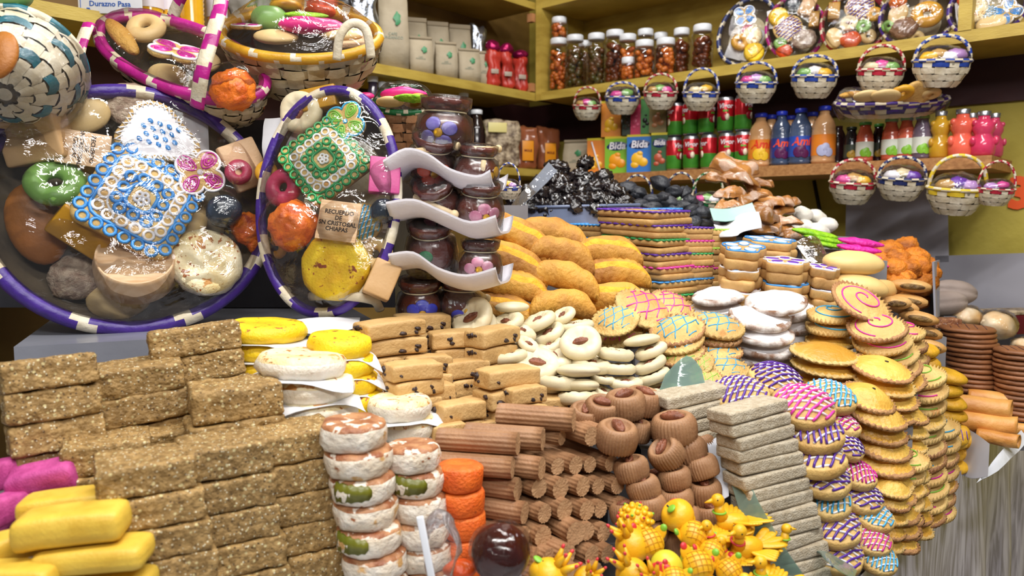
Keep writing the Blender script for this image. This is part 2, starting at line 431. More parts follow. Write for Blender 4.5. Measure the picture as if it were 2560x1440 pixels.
# ------------------------------------------------ materials of the sweets
m_block = mat('peanut_paste', 'ae8c56', '806232', 110, .62, .75, 190, spots=[('d0c08c', 105, .15), ('5c4424', 150, .15), ('e2dabc', 190, .14)], var=.1)
m_blockT = m_block
m_ybar = mat('yellow_paste', 'e4bf48', 'd4aa36', 30, .5, .15, 300, var=.07, sss=.1)
m_pbar = mat('pink_paste', 'c94f96', 'b03c80', 60, .6, .3, 400, var=.08)
m_rbar = mat('rose_paste', 'c23a66', 'a82e58', 60, .6, .3, 400, var=.08)
m_ypat = mat('yellow_coconut', 'f2d21c', 'e6bd10', 30, .5, .3, 250, var=.05, sss=.1)
m_scorch = mat('scorched_sugar', '9c5a24', '70350f', 30, .55, .4, 200, var=0)
m_ypatT = mat('yellow_coconut_toasted', 'f5d51f', 'e8b812', 30, .5, .3, 250, spots=[('8c3f14', 60, .63, 'n'), ('a9551e', 130, .64, 'n')], var=.05, sss=.1)
m_wpat = mat('white_coconut', 'efe8da', 'e2d6bf', 26, .55, .4, 220, var=.04, sss=.15)
m_wpatT = mat('white_coconut_toasted', 'f1e7c8', 'e6cf94', 24, .5, .35, 220, spots=[('a8601f', 100, .61, 'n'), ('c48a45', 45, .6, 'n')], var=.04, sss=.1)
m_disc = mat('coconut_disc', 'ebe2d4', 'd9c8b0', 30, .42, .8, 110, spots=[('c89c62', 34, .62, 'n'), ('9c5a30', 60, .67, 'n')], var=.04, sss=.15)
m_discT = mat('coconut_disc_scorched', 'c08c62', '8f5230', 50, .45, .5, 160, spots=[('eadfcf', 60, .56, 'n')], var=.05)
m_lime = mat('lime_peel', '72701c', '575e16', 20, .35, .1, 100, var=.08)
m_limeT = mat('candied_lime_top', '6f9a6e', '5c875c', 30, .3, .2, 200, var=.05)
m_orange = mat('orange_coconut', 'f2701c', 'dd5a10', 40, .55, .5, 260, spots=[('b24208', 120, .66, 'n')], var=.05, sss=.1)
m_orangeT = mat('orange_coconut_top', 'f07a28', 'd9601a', 40, .5, .5, 260, spots=[('8a3408', 95, .66, 'n')], var=.05)
m_shred = mat('orange_shreds', 'ef7f22', 'c8551a', 60, .4, .9, 120, spots=[('a23a14', 30, .62, 'n')], var=.06)
m_red = mat('red_candied', 'e0431c', 'c22f12', 60, .3, .5, 120, var=.05)
m_bar = mat('milk_candy', 'd0aa70', 'c0985e', 40, .6, .3, 220, var=.06)
m_barcut = mat('milk_candy_cut', 'cdb080', 'a88858', 70, .75, .9, 170, spots=[('8c6a45', 200, .12)], var=.06)
m_raisin = mat('raisin', '2a1d1e', '3d2a28', 40, .35, .6, 200, var=0)
m_cream = mat('cream_dough', 'e2d6b6', 'd6c8a4', 20, .45, .08, 100, var=.05, sss=.1)
m_pecan = mat('pecan', '8a5238', '6b3a24', 60, .5, .4, 150, var=.08)
m_choc = mat('caramel_fudge', 'a67c58', '966c4a', 30, .55, .2, 220, var=.07)
m_chocd = mat('caramel_fudge_cut', 'c09870', 'b28a64', 50, .6, .35, 240, var=.06)
m_short = mat('pale_shortbread', 'c6baa4', 'b0a188', 120, .85, .6, 420, var=.07)
m_dough = mat('cookie_dough', 'dbb974', 'c69c58', 18, .6, .45, 160, var=.13, spots=[('c08a45', 22, .68, 'n')])
m_doughy = mat('glazed_dough', 'e2b858', 'cc9636', 14, .38, .4, 130, var=.14, spots=[('c9832e', 22, .66, 'n')])
m_doughd = mat('baked_dough', 'b98a58', '9a6a40', 16, .6, .5, 140, var=.08)
m_bread = mat('yolk_bread', 'd9a040', 'a56c30', 14, .65, .8, 110, var=.08, nfac=.55)
m_breadc = mat('yolk_bread_crack', 'f0b62c', 'e3a21e', 60, .7, .9, 110, var=.05)
m_biscd = mat('biscuit', 'd2a868', 'ba8e56', 14, .65, .3, 120, var=.08)
m_sugar = mat('icing_sugar', 'f1eff0', 'e6e3e6', 12, .7, .15, 160, var=.02)
m_sugard = mat('sugar_edge', 'e9e4e0', '86624a', 45, .75, .4, 160, var=.04, nfac=.5)
IC = {k: mat('icing_' + k, c, rough=.32, var=.04, coat=.2) for k, c in dict(purple='5a2f9e', white='f2eff0', pink='e03fa8', magenta='c42a96', blue='41a8dc', green='8fc94e', dgreen='2f9a55', sky='3f93dd', violet='6a35b8', lime='a6d94e').items()}
m_prune = mat('prune_skin', '100c0f', '1e1518', 40, .2, 1.0, 90, var=.25, coat=.8)
m_fig = mat('dried_fig', '24272e', '3a3c44', 30, .5, .7, 80, var=.25)
m_candy = mat('candied_fruit', 'b57c40', '8e5e30', 14, .38, .6, 60, spots=[('c0a08a', 26, .53, 'n')], var=.25, sss=.3, coat=.3)
m_chalk = mat('chalky_white', 'efece6', 'ddd8cc', 20, .7, .3, 80, var=.05)
m_marz = mat('marzipan_yellow', 'e8b422', 'dca618', 14, .38, .12, 200, var=.05, sss=.15)
m_marzr = mat('marzipan_red', 'c8323a', rough=.4); m_marzg = mat('marzipan_green', '7db836', rough=.4); m_black = mat('black_dot', '15110f', rough=.4, var=0)

# ------------------------------------------------ blocks and bars
def V(*a): return list(a)
kind('block', 'peanut_block', 'sweet', 'brown peanut block', .1, .036,
     [(rbox(.1, .085, .036, .004, 9, .0028, 80, s).mesh('block', m_block), []) for s in range(6)])
def bar_y(s, m=m_ybar):
    g = rbox(.11, .055, .03, .011, 5, .001, 30, s, sag=.002); return g.mesh('bar', m)
kind('ybar', 'yellow_bar', 'sweet', 'smooth yellow candy bar', .11, .032, [(bar_y(s), []) for s in range(3)])
kind('pbar', 'pink_bar', 'sweet', 'pink candy bar', .11, .032, [(bar_y(s, m_pbar), []) for s in range(3)])
kind('rbar', 'rose_bar', 'sweet', 'deep rose candy bar', .11, .032, [(bar_y(s, m_rbar), []) for s in range(2)])
def paper(s, w=.15):
    g = G(); n = 10; vv = []; rnd = random.Random(s)
    ph = rnd.random() * 9
    for i in range(n + 1):
        for j in range(n + 1):
            a = (i / n - .5) * w; b = (j / n - .5) * w; r = math.hypot(a, b)
            z = -.0005 + max(0, r - .062) * (-.3 + .5 * math.sin(3 * math.atan2(b, a) + ph)) + .0012 * math.sin(a * 60 + ph)
            vv.append((a, b, z))
    F = [(i * (n + 1) + j, (i + 1) * (n + 1) + j, (i + 1) * (n + 1) + j + 1, i * (n + 1) + j + 1) for i in range(n) for j in range(n)]
    g.add(vv, F); g.add([(a, b, z - .0006) for a, b, z in vv], [q[::-1] for q in F]); return g
def patty(r, h, rr, amp, s, ms, flat=.9):
    """thick disc: side material 0, top material 1"""
    pr = [(0, 0), (r * .9, 0), (r - rr * .4, rr * .3), (r, rr), (r, h * .55), (r - rr * .15, h - rr * .9), (r - rr * .5, h - rr * .3), (r - rr * 1.2, h), (r * .55, h + .0005), (r * .25, h), (0, h)]
    g = lathe(pr, 32, lambda t, i, q, z: (q + amp * nz((math.cos(t) * q, math.sin(t) * q, z), 60, s) * 2 + amp * nz((math.cos(t), math.sin(t), z), 3, s), z + amp * nz((math.cos(t) * q, math.sin(t) * q, z), 45, s + 3)))
    nf = len(g.f)
    for k in range(nf):
        if sum(g.v[i][2] for i in g.f[k]) / len(g.f[k]) > h - rr * .7: g.m[k] = 1
    return g
kind('ypat', 'yellow_patty', 'sweet', 'yellow coconut patty', .12, .028,
     [(patty(.06, .028, .009, .0012, s, 0).mesh('patty', m_ypat, m_ypatT), [('paper_sheet', paper(s, .126).mesh('paper', m_white))]) for s in range(3)])
kind('wpat', 'white_patty', 'sweet', 'white toasted patty', .12, .03,
     [(patty(.06, .03, .01, .0014, s + 9, 0).mesh('patty', m_wpat, m_wpatT), [('paper_sheet', paper(s + 3, .13).mesh('paper', m_white))]) for s in range(3)])
def lime(s, top):
    rnd = random.Random(s)
    if top: return blob(.02, .013, .0025, 0, seg=14, rings=6).mesh('lime', m_limeT)
    g = G(); n = 12; vv = []; a0 = -PI / 2 - .35
    for i in range(n + 1):
        a = a0 - .62 + 1.25 * i / n; hh = .0145 - .005 * (i / n) + .0012 * math.sin(i * 2.3) if 0 < i < n else .004
        for rr in (.0352, .0384):
            vv += [(rr * math.cos(a), rr * math.sin(a), .02 - hh), (rr * math.cos(a), rr * math.sin(a), .02 + hh)]
    F = []
    for i in range(n):
        b = i * 4; F += [(b, b + 4, b + 5, b + 1), (b + 2, b + 3, b + 7, b + 6), (b + 2, b + 6, b + 4, b), (b + 1, b + 5, b + 7, b + 3)]
    F += [(0, 1, 3, 2), (n * 4, n * 4 + 2, n * 4 + 3, n * 4 + 1)]
    return g.add(vv, F).mesh('lime', m_lime)
def disc(s): return patty(.0375, .036, .007, .0016, s, 0).mesh('disc', m_disc, m_discT)
kind('disc', 'coconut_disc', 'sweet', 'white scorched coconut sweet', .075, .036, [(disc(s), []) for s in range(4)])
kind('discl', 'coconut_disc', 'sweet', 'lime-peeled coconut sweet', .075, .036, [(disc(s), [('lime_peel', lime(s, 0), 'dark green lime peel')]) for s in range(2)])
_t = [(disc(7), [('lime_slice', lime(1, 1), 'pale green candied lime slice')])]
kind('disct', 'coconut_disc', 'sweet', 'white coconut sweet with lime slice', .075, .036, _t)
kind('odisc', 'orange_disc', 'sweet', 'orange coconut disc', .06, .033, [(patty(.03, .033, .004, .001, s, 0).mesh('odisc', m_orange, m_orangeT), []) for s in range(3)])

def raisins(lx, ly, lz, s, n=9):
    g = G(); rnd = random.Random(s)
    for _ in range(n):
        side = rnd.choice((0, 0, 1, 2)); a = rnd.uniform(-.4, .4); z = rnd.uniform(.2, .8) * lz
        q = rnd.uniform(.0028, .005)
        e_ = .0022; M = T(a * lx, -ly / 2 + e_, z) if side == 0 else (T(lx / 2 - e_, a * ly, z) if side == 1 else T(-lx / 2 + e_, a * ly, z))
        blob(q * 1.3, q, q * .75, .0022, 260, rnd.random() * 50, 7, 5, g, M @ RY(rnd.uniform(-1, 1)), base=False)
    return g
def rbar(s):
    g = rbox(.085, .045, .026, .0045, 5, .0012, 60, s, sag=.0018)
    for k in range(len(g.f)):
        c = [sum(g.v[i][a] for i in g.f[k]) / 4 for a in range(3)]
        if c[0] > .0405: g.m[k] = 1
    return (g.mesh('bar', m_bar, m_barcut), [('raisins', raisins(.087, .047, .026, s).mesh('raisins', m_raisin))])
_rb = [rbar(s) for s in range(5)]
for me, pp in _rb: pass
kind('bar', 'raisin_bar', 'sweet', 'tan raisin bar', .085, .027, _rb)

# pecan halves
def pecan(L_=.034, W_=.0145, g=None, M=None, mi=0):
    def f(p):
        k = 1 + .3 * math.cos(p.y / W_ * 15 + math.sin(p.x * 500)) * (1 if p.z > 0 else 0)
        x = Vector((p.x, p.y, p.z * k)); 
        if abs(p.y) < W_ * .1: x.z *= .35
        x.x += .0006 * math.sin(p.y * 900); return x
    return blob(L_ / 2, W_ / 2, .0065, .0008, 200, 3, 22, 12, g, M, mi, fn=f, base=False)
me_pecan = pecan().mesh('pecan', m_pecan)
def cream(s):
    rnd = random.Random(s); r = .043; pinch = rnd.uniform(0, 6)
    pr = [(0, .004), (r * .5, .001), (r * .8, .0), (r * .97, .006), (r, .014), (r * .93, .021), (r * .75, .0255), (r * .52, .0235), (r * .33, .018), (r * .15, .0145), (0, .014)]
    def fn(t, i, q, z):
        k = 1 + .025 * math.cos(2 * t + pinch) + .02 * math.sin(3 * t + s)
        d = .0022 * max(0, math.cos(t * 9 + pinch)) * (1 if 6 <= i <= 8 else 0) + .003 * math.exp(-((t - PI) / .25) ** 2) * (1 if 4 <= i <= 8 else 0)
        return q * k, z - d
    return lathe(pr, 30, fn)
_c = []
for s in range(4):
    g = pecan(M=T(0, 0, .0175) @ RZ(s * 1.3)); _c.append((cream(s).mesh('cream', m_cream), [('pecan_half', g.mesh('pecan', m_pecan))]))
kind('cream', 'cream_cookie', 'cookie', 'cream coloured pinched cookie with a pecan centre', .086, .025, _c)
def oval_cream(s): return blob(.045, .034, .014, .001, 30, s, 24, 12).mesh('cream', m_cream)
kind('creamp', 'cream_cookie', 'cookie', 'smooth plain cream coloured cookie seen from its back', .09, .028, [(oval_cream(s), []) for s in range(2)])

def dome(s):
    r = .038; N_ = 36
    pr = [(0, 0), (r * .84, 0), (r * .92, .003), (r * .98, .012), (r, .022), (r * .97, .029), (r * .88, .0352), (r * .76, .038), (r * .66, .038), (r * .59, .0368), (r * .55, .0338), (r * .4, .0325), (0, .0322)]
    def fn(t, i, q, z):
        a = (.0017 if 1 <= i <= 5 else (.0006 if i == 6 else 0)); c_ = math.cos(N_ * t); return q + a * (c_ if c_ > -.4 else -1.1) + .0008 * nz((math.cos(t), math.sin(t), z * 9), 2, s), z
    return lathe(pr, N_ * 3, fn)
_d = []
for s in range(2):
    g = pecan(.044, .02, M=T(0, 0, .037) @ RZ(.4 + s)); _d.append((dome(s).mesh('dome', m_choc), [('pecan_half', g.mesh('pecan', m_pecan))]))
kind('dome', 'fudge_cup', 'sweet', 'round fluted brown fudge sweet with a pecan on top', .076, .038, _d)

def log(s, L_=.11, r=.0185):
    """fluted log, axis x, base at z=0; cut end at +x"""
    rnd = random.Random(s); g = G(); nr = 15; seg = 60; V_ = []; F = []; NX = 9
    xs = [-L_ / 2] + [-L_ / 2 + L_ * i / (NX - 1) for i in range(1, NX - 1)] + [L_ / 2]
    for i, x in enumerate(xs):
        for k in range(seg):
            t = 2 * PI * k / seg; f = math.cos(nr * t); rr = r * (.955 + .045 * (abs((nr * t / PI + 1) % 2 - 1) * 2 - 1) + .02 * nz((x * 30, math.cos(t) * 3, math.sin(t) * 3), 2, s)) + .0006 * nz((x, math.cos(t), math.sin(t)), 12, s)
            if i in (0, NX - 1): rr *= .985
            V_.append((x + .001 * nz((x, math.cos(t), math.sin(t)), 3, s + 8) * (i in (0, NX - 1)), rr * math.cos(t), rr * math.sin(t) + r))
    for i in range(NX - 1):
        for k in range(seg):
            k2 = (k + 1) % seg; F.append((i * seg + k, (i + 1) * seg + k, (i + 1) * seg + k2, i * seg + k2))
    g.add(V_, F, 0)
    b = len(g.v); g.v.append((L_ / 2 - .0005, 0, r)); g.v.append((-L_ / 2, 0, r))
    for k in range(seg):
        k2 = (k + 1) % seg; g.f.append((b, (NX - 1) * seg + k, (NX - 1) * seg + k2)); g.f.append((b + 1, k2, k)); g.m += [1, 1]; g.sm += [False, False]
    # reverse winding for outward normals on the side
    return g.mesh('log', m_choc, m_chocd)
kind('log', 'fudge_log', 'sweet', 'fluted brown fudge log', .11, .037, [(log(s), []) for s in range(4)])

kind('short', 'shortbread_bar', 'cookie', 'pale dusty shortbread slab', .1, .019, [(rbox(.1, .048, .019, .0035, 6, .0008, 60, s).mesh('short', m_short), []) for s in range(4)])

# ------------------------------------------------ domed cookies with icing
def domef(r, h, rim, e=2.2): return lambda x, y: rim + (h - rim) * max(0, 1 - (math.hypot(x, y) / (r * .9)) ** e)
def cookie(r, h, rim, s, crimp=0, mats=(m_dough,), oval=1, amp=.0007, rimcol=None):
    hz = domef(r, h, rim)
    rs = [0, .18, .36, .54, .7, .8, .88, .94, 1.0]
    pr = [(r * q, None) for q in rs]
    prof = [(0, 0), (r * .7, 0), (r * .96, .001), (r * 1.01, rim * .45), (r * 1.0, rim * .85)] + [(r * q, hz(r * q, 0)) for q in (.95, .89, .82, .72, .58, .42, .22)] + [(0, h)]
    def fn(t, i, q, z):
        a = 0; dz = 0
        if crimp and 2 <= i <= 6:
            w_ = math.sin(crimp * t + i * 1.1); a = .0027 * w_ * (1 if i < 6 else .5); dz = .0036 * w_ * (1 if i > 2 else .3)
        n_ = nz((q * math.cos(t), q * math.sin(t), z), 45, s) * amp
        return q + a + n_ + r * .07 * nz((math.cos(t), math.sin(t), 0), 1.3, s), z + dz + n_ * .7
    g = lathe(prof, 72 if crimp else 40, fn)
    if rimcol:
        for k in range(len(g.f)):
            zz = sum(g.v[i][2] for i in g.f[k]) / len(g.f[k]); rr = sum(math.hypot(g.v[i][0], g.v[i][1]) for i in g.f[k]) / len(g.f[k])
            if rr > r * .9 : g.m[k] = 1
    if oval != 1: g.v = [(x * oval, y, z) for x, y, z in g.v]
    return g
def clip_line(a, b, r, n=14):
    """points of the segment a-b inside circle r"""
    out = []
    for i in range(n + 1):
        p = (a[0] + (b[0] - a[0]) * i / n, a[1] + (b[1] - a[1]) * i / n)
        if math.hypot(*p) <= r: out.append(p)
    return out
def lattice(r, h, rim, s, ang, step, w, wig=.0, clip=.86, curve=.0):
    rnd = random.Random(s); hz = domef(r, h, rim); g = G(); k = -r
    ca, sa = math.cos(ang), math.sin(ang); k = -r + step * .6
    while k < r:
        pts = []
        n = 16
        for i in range(n + 1):
            t = -r + 2 * r * i / n; kk = k + curve * (t / r) ** 2 * r + wig * math.sin(t * 180 + k * 300)
            x, y = ca * t - sa * kk, sa * t + ca * kk
            if math.hypot(x, y) < r * clip: pts.append((x, y, hz(x, y) + w * .45))
        if len(pts) > 2: tube(pts, w, 5, g=g)
        k += step * rnd.uniform(.9, 1.1)
    return g
def spiral(r, h, rim, turns, w, s=0, r0=.08, r1=.82, dirn=1):
    hz = domef(r, h, rim); pts = []; n = int(26 * turns)
    for i in range(n + 1):
        q = i / n; a = dirn * 2 * PI * turns * q + s; rr = r * (r0 + (r1 - r0) * q)
        x, y = rr * math.cos(a), rr * math.sin(a); pts.append((x, y, hz(x, y) + w * .45))
    return tube(pts, w, 5)
CN = dict(purple='purple', pink='pink', blue='blue', magenta='magenta', green='light green', lime='lime green', violet='violet')
for c in ('purple', 'pink', 'blue', 'magenta'):
    vs = []
    for s in range(2):
        r = .05
        a0 = .5 + s * .5
        vs.append((cookie(r, .027, .015, s, 0, amp=.0016).mesh('cookie', m_dough),
                   [('icing', lattice(r, .027, .015, s, a0 - .95, .0125, .0019, .0006, .92).mesh('ic', IC['white']), 'white icing lines'),
                    ('icing', lattice(r, .0278, .0158, s + 5, a0, .0098, .0021, .0008, .94).mesh('ic', IC[c]), CN[c] + ' icing lines')]))
    kind('lat_' + c, 'iced_cookie', 'cookie', CN[c] + ' lattice iced cookie', .1, .028, vs)
for c in ('pink', 'blue', 'green'):
    vs = []
    for s in range(2):
        r = .052
        g = cookie(r, .021, .008, s + 3, 30, rimcol=1)
        vs.append((g.mesh('pie', m_dough, m_doughd if s else m_dough),
                   [('icing', lattice(r, .02, .008, s + 1, .3, .02, .0013, .001, .8, .25).mesh('ic', IC[c])),
                    ('icing', lattice(r, .02, .008, s + 4, 1.35, .021, .0013, .001, .78, .2).mesh('ic', IC[c]))]))
    kind('net_' + c, 'iced_turnover', 'cookie', 'crimped turnover, ' + CN[c] + ' icing', .104, .021, vs)
for c in ('pink', 'blue', 'green', 'magenta'):
    vs = []
    for s in range(2):
        r = .05
        vs.append((cookie(r, .018, .008, s + 8, 36, rimcol=1).mesh('pie', m_dough, m_dough if s else m_doughd),
                   [('icing_swirl', spiral(r, .018, .008, 1.7, .0014, s, dirn=1).mesh('ic', IC[c]))]))
    kind('swi_' + c, 'swirl_cookie', 'cookie', CN[c] + ' swirl pastry', .1, .019, vs)
vs = [(cookie(.05, .029, .009, s + 20, 30, rimcol=1, amp=.0016).mesh('pie', m_doughy, m_dough if s % 2 else m_doughd), []) for s in range(4)]
kind('pie', 'golden_pastry', 'pastry', 'golden crimped pastry', .1, .029, vs)
_eye = blob(.0035, .002, .0012, seg=8, rings=5, M=T(.004, -.004, .0282)).mesh('eye', m_black)
kind('pie_eye', 'golden_pastry', 'pastry', 'golden pastry with black seed', .1, .029, [(vs[0][0], [('black_seed', _eye)]), (vs[2][0], [('black_seed', _eye)])])
kind('net_any', 'iced_turnover', 'cookie', 'crimped turnover', .104, .021, KINDS['net_blue']['var'])

# sugar dusted ovals
def sug(s):
    g = cookie(.05, .017, .008, s, 0, oval=1.0, amp=.0022)
    for k in range(len(g.f)):
        zz = sum(g.v[i][2] for i in g.f[k]) / len(g.f[k])
        rr = sum(math.hypot(g.v[i][0], g.v[i][1]) for i in g.f[k]) / len(g.f[k])
        g.m[k] = 1 if (zz < .0085 or rr > .0485) else 0
    return g.mesh('sug', m_sugar, m_sugard)
kind('sugar', 'sugared_cookie', 'cookie', 'sugar coated cookie', .1, .016, [(sug(s), []) for s in range(4)])

# half-moon yolk breads
def moon(s):
    r = .075; g = G(); V_ = []; F = []; na, nb = 30, 14
    # half-moon: sweep a lens section around an arc
    for i in range(na + 1):
        a = PI * i / na; e = math.sin(a) ** .6
        for j in range(nb):
            b = 2 * PI * j / nb
            mid = Vector((r * math.cos(a) * 1.0, -r * .22 + r * .62 * math.sin(a) * .5, 0))
            ry = r * .40 * e + .001; rz = .024 * e + .0015
            y = ry * math.cos(b); z = rz * math.sin(b); z = z if z > 0 else z * .55
            x = mid.x; p = Vector((x, mid.y - y * 1.0, z + .013 * e))
            cr = math.exp(-((b - PI * .36) / .22) ** 2) if 0 <= b <= PI else 0
            p.z -= .004 * cr * e * (1 + .6 * nz(p, 60, s)) * (1 if s % 2 == 0 else .3)
            edge = math.exp(-((b - PI) / .5) ** 2)
            p += Vector((0, -1, .3)) * .0034 * math.sin(a * 34) * math.exp(-(b / .5) ** 2 if b < PI else -((2 * PI - b) / .5) ** 2)
            p += Vector((nz(p, 40, s), nz(p, 40, s + 1), nz(p, 40, s + 2))) * .0034
            V_.append(p)
    for i in range(na):
        for j in range(nb):
            j2 = (j + 1) % nb; F.append((i * nb + j, i * nb + j2, (i + 1) * nb + j2, (i + 1) * nb + j))
    F.append(tuple(range(nb))[::-1]); F.append(tuple(na * nb + j for j in range(nb)))
    g.add(V_, F, 0)
    for k in range(na * nb):
        if k % nb in (2,) and 3 < k // nb < na - 3 and s % 2 == 0: g.m[k] = 1
    mz = min(v[2] for v in g.v); g.v = [(x, y, z - mz) for x, y, z in g.v]
    return g.mesh('moon', m_bread, m_breadc)
kind('moon', 'turnover_bread', 'bread', 'plump golden yolk turnover bread', .15, .044, [(moon(s), []) for s in range(5)])

# square sandwich biscuits: pair of slabs, wavy icing round the edge of the upper
def sq_out(a, n=8, rr=.007):
    pts = []
    for cx_, cy_, a0 in ((1, -1, -PI / 2), (1, 1, 0), (-1, 1, PI / 2), (-1, -1, PI)):
        for k in range(5):
            t = a0 + PI / 2 * k / 4; pts.append((cx_ * (a - rr) + rr * math.cos(t), cy_ * (a - rr) + rr * math.sin(t)))
    return pts
def slab(s, out, h=.0115, mats=(m_biscd,)): return prism(out, h, .003, 0, amp=.0008, seed=s)
def resample(pts, n):
    L_ = []; tot = 0
    m = len(pts); seg = [(Vector(pts[(i + 1) % m]) - Vector(pts[i])).length for i in range(m)]; tot = sum(seg); out = []
    for k in range(n):
        d = tot * k / n; i = 0
        while d > seg[i]: d -= seg[i]; i += 1
        out.append(Vector(pts[i]).lerp(Vector(pts[(i + 1) % m]), d / seg[i]))
    return out
def wavy(out, z, w=.0021, waves=30, amp=.0026, inset=.0012):
    p = resample(out, waves * 4); n = len(p); pts = []
    for k in range(n):
        d = p[k].normalized(); pts.append((*(p[k] - d * (inset + amp * math.sin(k * PI / 2))), z))
    return tube(pts, w, 5, closed=True)
SQ = sq_out(.044)
for c in ('purple', 'green', 'pink', 'sky', 'lime'):
    cc = {'green': 'dgreen'}.get(c, c); nm = {'sky': 'blue', 'lime': 'lime green'}.get(c, c)
    kind('sq_' + c, 'square_biscuit', 'biscuit', '%s edged square biscuit' % nm, .088, .0125,
         [(slab(s, SQ).mesh('slab', m_biscd), [('icing', wavy(SQ, .0122).mesh('ic', IC[cc]))]) for s in range(2)])
kind('sq', 'square_biscuit', 'biscuit', 'plain square biscuit', .088, .0125, [(slab(s + 4, SQ, .0125).mesh('slab', m_biscd), []) for s in range(2)])
# petal shaped biscuits with outlined icing
def petal_out(n=5, r=.045, d=.13, m=60): return [(r * (1 + d * math.cos(n * 2 * PI * k / m)) * math.cos(2 * PI * k / m), r * (1 + d * math.cos(n * 2 * PI * k / m)) * math.sin(2 * PI * k / m)) for k in range(m)]
PO = petal_out()
def petals(col, edge, n=5, r=.045, z=.0125):
    g = tube([(x * .93, y * .93, z) for x, y in PO], .0016, 5, closed=True)
    h = G()
    for k in range(n):
        a = 2 * PI * k / n; M = RZ(a) @ T(r * .58, 0, z - .0008)
        lathe([(0, .001), (.0115, .001), (.0125, .0018), (.0115, .0026), (0, .0028)], 14, g=h, M=M @ S(1.15, .85, 1))
        tube([(r * .58 + .0135 * math.cos(q), .0105 * math.sin(q), 0) for q in [2 * PI * j / 16 for j in range(16)]], .0014, 5, closed=True, g=g, M=RZ(a) @ T(0, 0, z))
    return [('icing', h.mesh('ic', IC[col]), None), ('icing_outline', g.mesh('ic', IC[edge]), None)]
for a, b in (('white', 'sky'), ('sky', 'white'), ('violet', 'white'), ('magenta', 'white')):
    nm = {'sky': 'blue', 'magenta': 'pink'}
    kind('pet_' + a, 'petal_biscuit', 'biscuit', '%s iced petal biscuit' % nm.get(a, a), .1, .0145,
         [(prism(PO, .0125, .003, 0, amp=.0006, seed=2).mesh('slab', m_biscd), petals(a, b))])
kind('pet', 'petal_biscuit', 'biscuit', 'plain petal biscuit', .1, .0145, [(prism(PO, .0145, .004, 0, amp=.0008, seed=3).mesh('slab', m_biscd), [])])

# fruits, nuts, lumps
def prune(s):
    def f(p):
        n_ = p.normalized(); w_ = math.sin(nz(p, 60, s) * 16) * .0026 + nz(p, 160, s) * .003; return p + n_ * w_
    return blob(.021, .016, .0125, .003, 50, s, 34, 22, fn=f).mesh('prune', m_prune)
kind('prune', 'prune', 'fruit', 'glossy black wrinkled prune', .042, .025, [(prune(s), []) for s in range(6)])
def fig(s):
    def f(p):
        k = max(0, p.x / .02); return Vector((p.x * (1 + .35 * k), p.y * (1 - .55 * k * k), p.z * (1 - .5 * k * k))) + p.normalized() * .0016 * math.sin(6 * math.atan2(p.y, p.z) + s) * (1)
    return blob(.02, .018, .015, .0025, 50, s, 20, 12, fn=f).mesh('fig', m_fig)
kind('fig', 'dried_fig', 'fruit', 'matt blue-black dried fig', .044, .028, [(fig(s), []) for s in range(4)])
def chunk(s):
    rnd = random.Random(s)
    g = rbox(rnd.uniform(.07, .1), rnd.uniform(.045, .065), rnd.uniform(.016, .03), .006, 7, .012, 18, s, taper=rnd.uniform(.1, .6))
    return g.mesh('chunk', m_candy)
kind('chunk', 'candied_chunk', 'candied fruit', 'translucent amber candied fruit piece', .085, .026, [(chunk(s), []) for s in range(7)])
kind('chalk', 'white_lump', 'sweet', 'chalky white sugar coated lump', .06, .036, [(blob(.03, .025, .02, .008, 25, s, 18, 10).mesh('chalk', m_chalk), []) for s in range(4)])
def rough_strip(s, c1, c2, nm): return blob(.055, .02, .0085, .004, 60, s, 26, 12).mesh(nm, mat(nm, c1, c2, 60, .5, .9, 130, var=.05))
kind('gstrip', 'green_coconut_strip', 'sweet', 'lime green coconut strip', .11, .017, [(rough_strip(s, 'a3dc28', '7cb81c', 'green_coconut'), []) for s in range(2)])
kind('pstrip', 'pink_coconut_strip', 'sweet', 'hot pink coconut strip', .11, .017, [(rough_strip(s, 'f235ae', 'd62494', 'pink_coconut'), []) for s in range(2)])
def oball(s):
    def f(p): return p + p.normalized() * (.0016 * math.sin(nz(p, 60, s) * 9) + nz(p, 150, s) * .003)
    return blob(.03, .028, .024, .004, 40, s, 26, 18, fn=f)
kind('oball', 'orange_coconut_ball', 'sweet', 'shaggy orange coconut ball', .06, .048, [(oball(s).mesh('oball', mat('orange_ball', 'e08420', '96500f', 40, .6, .9, 160, var=.14, nfac=.56)), []) for s in range(4)])
# ================================================= PEANUT BLOCKS (front, to the left)
gb = 'peanut blocks at the front'
stack('block', 362, 1138, 5, 80, .76, 225, 'the big front column of blocks', yaw=31, dx=16, jyaw=2, group=gb, hs=1.0, jt=.8)
stack('block', 556, 1096, 5, 82, .815, 205, 'the block column second from the front', yaw=31, dx=10, jyaw=2, group=gb, jt=.8)
stack('block', 738, 1063, 6, 76, .87, 190, 'the block column beside the scorched coconut discs', yaw=31, dx=12, jyaw=2, group=gb, jt=.8)
stack('block', 270, 1092, 4, 75, .845, 200, 'the block column behind the pink bars', yaw=28, dx=2, jyaw=3, group=gb)
stack('block', 430, 1060, 3, 75, .91, 180, 'the block column below the pair of blocks', yaw=31, dx=0, jyaw=3, group=gb)
stack('block', 640, 1048, 3, 75, .955, 180, 'the block column behind the front row', yaw=31, dx=0, jyaw=3, group=gb)
stack('block', 112, 895, 5, 78, .86, 200, 'the leftmost leaning column of blocks', yaw=38, dx=6, jyaw=3, group=gb, tilt=-6, roll=-7)
stack('block', 340, 905, 3, 72, .93, 205, 'the middle pair of blocks under the wrapped tray', yaw=28, dx=4, jyaw=2, group=gb, roll=-5, tilt=1)
stack('block', 582, 955, 2, 84, .9, 220, 'the large block group beside the white patties', yaw=27, dx=0, jyaw=2, group=gb, roll=-3)
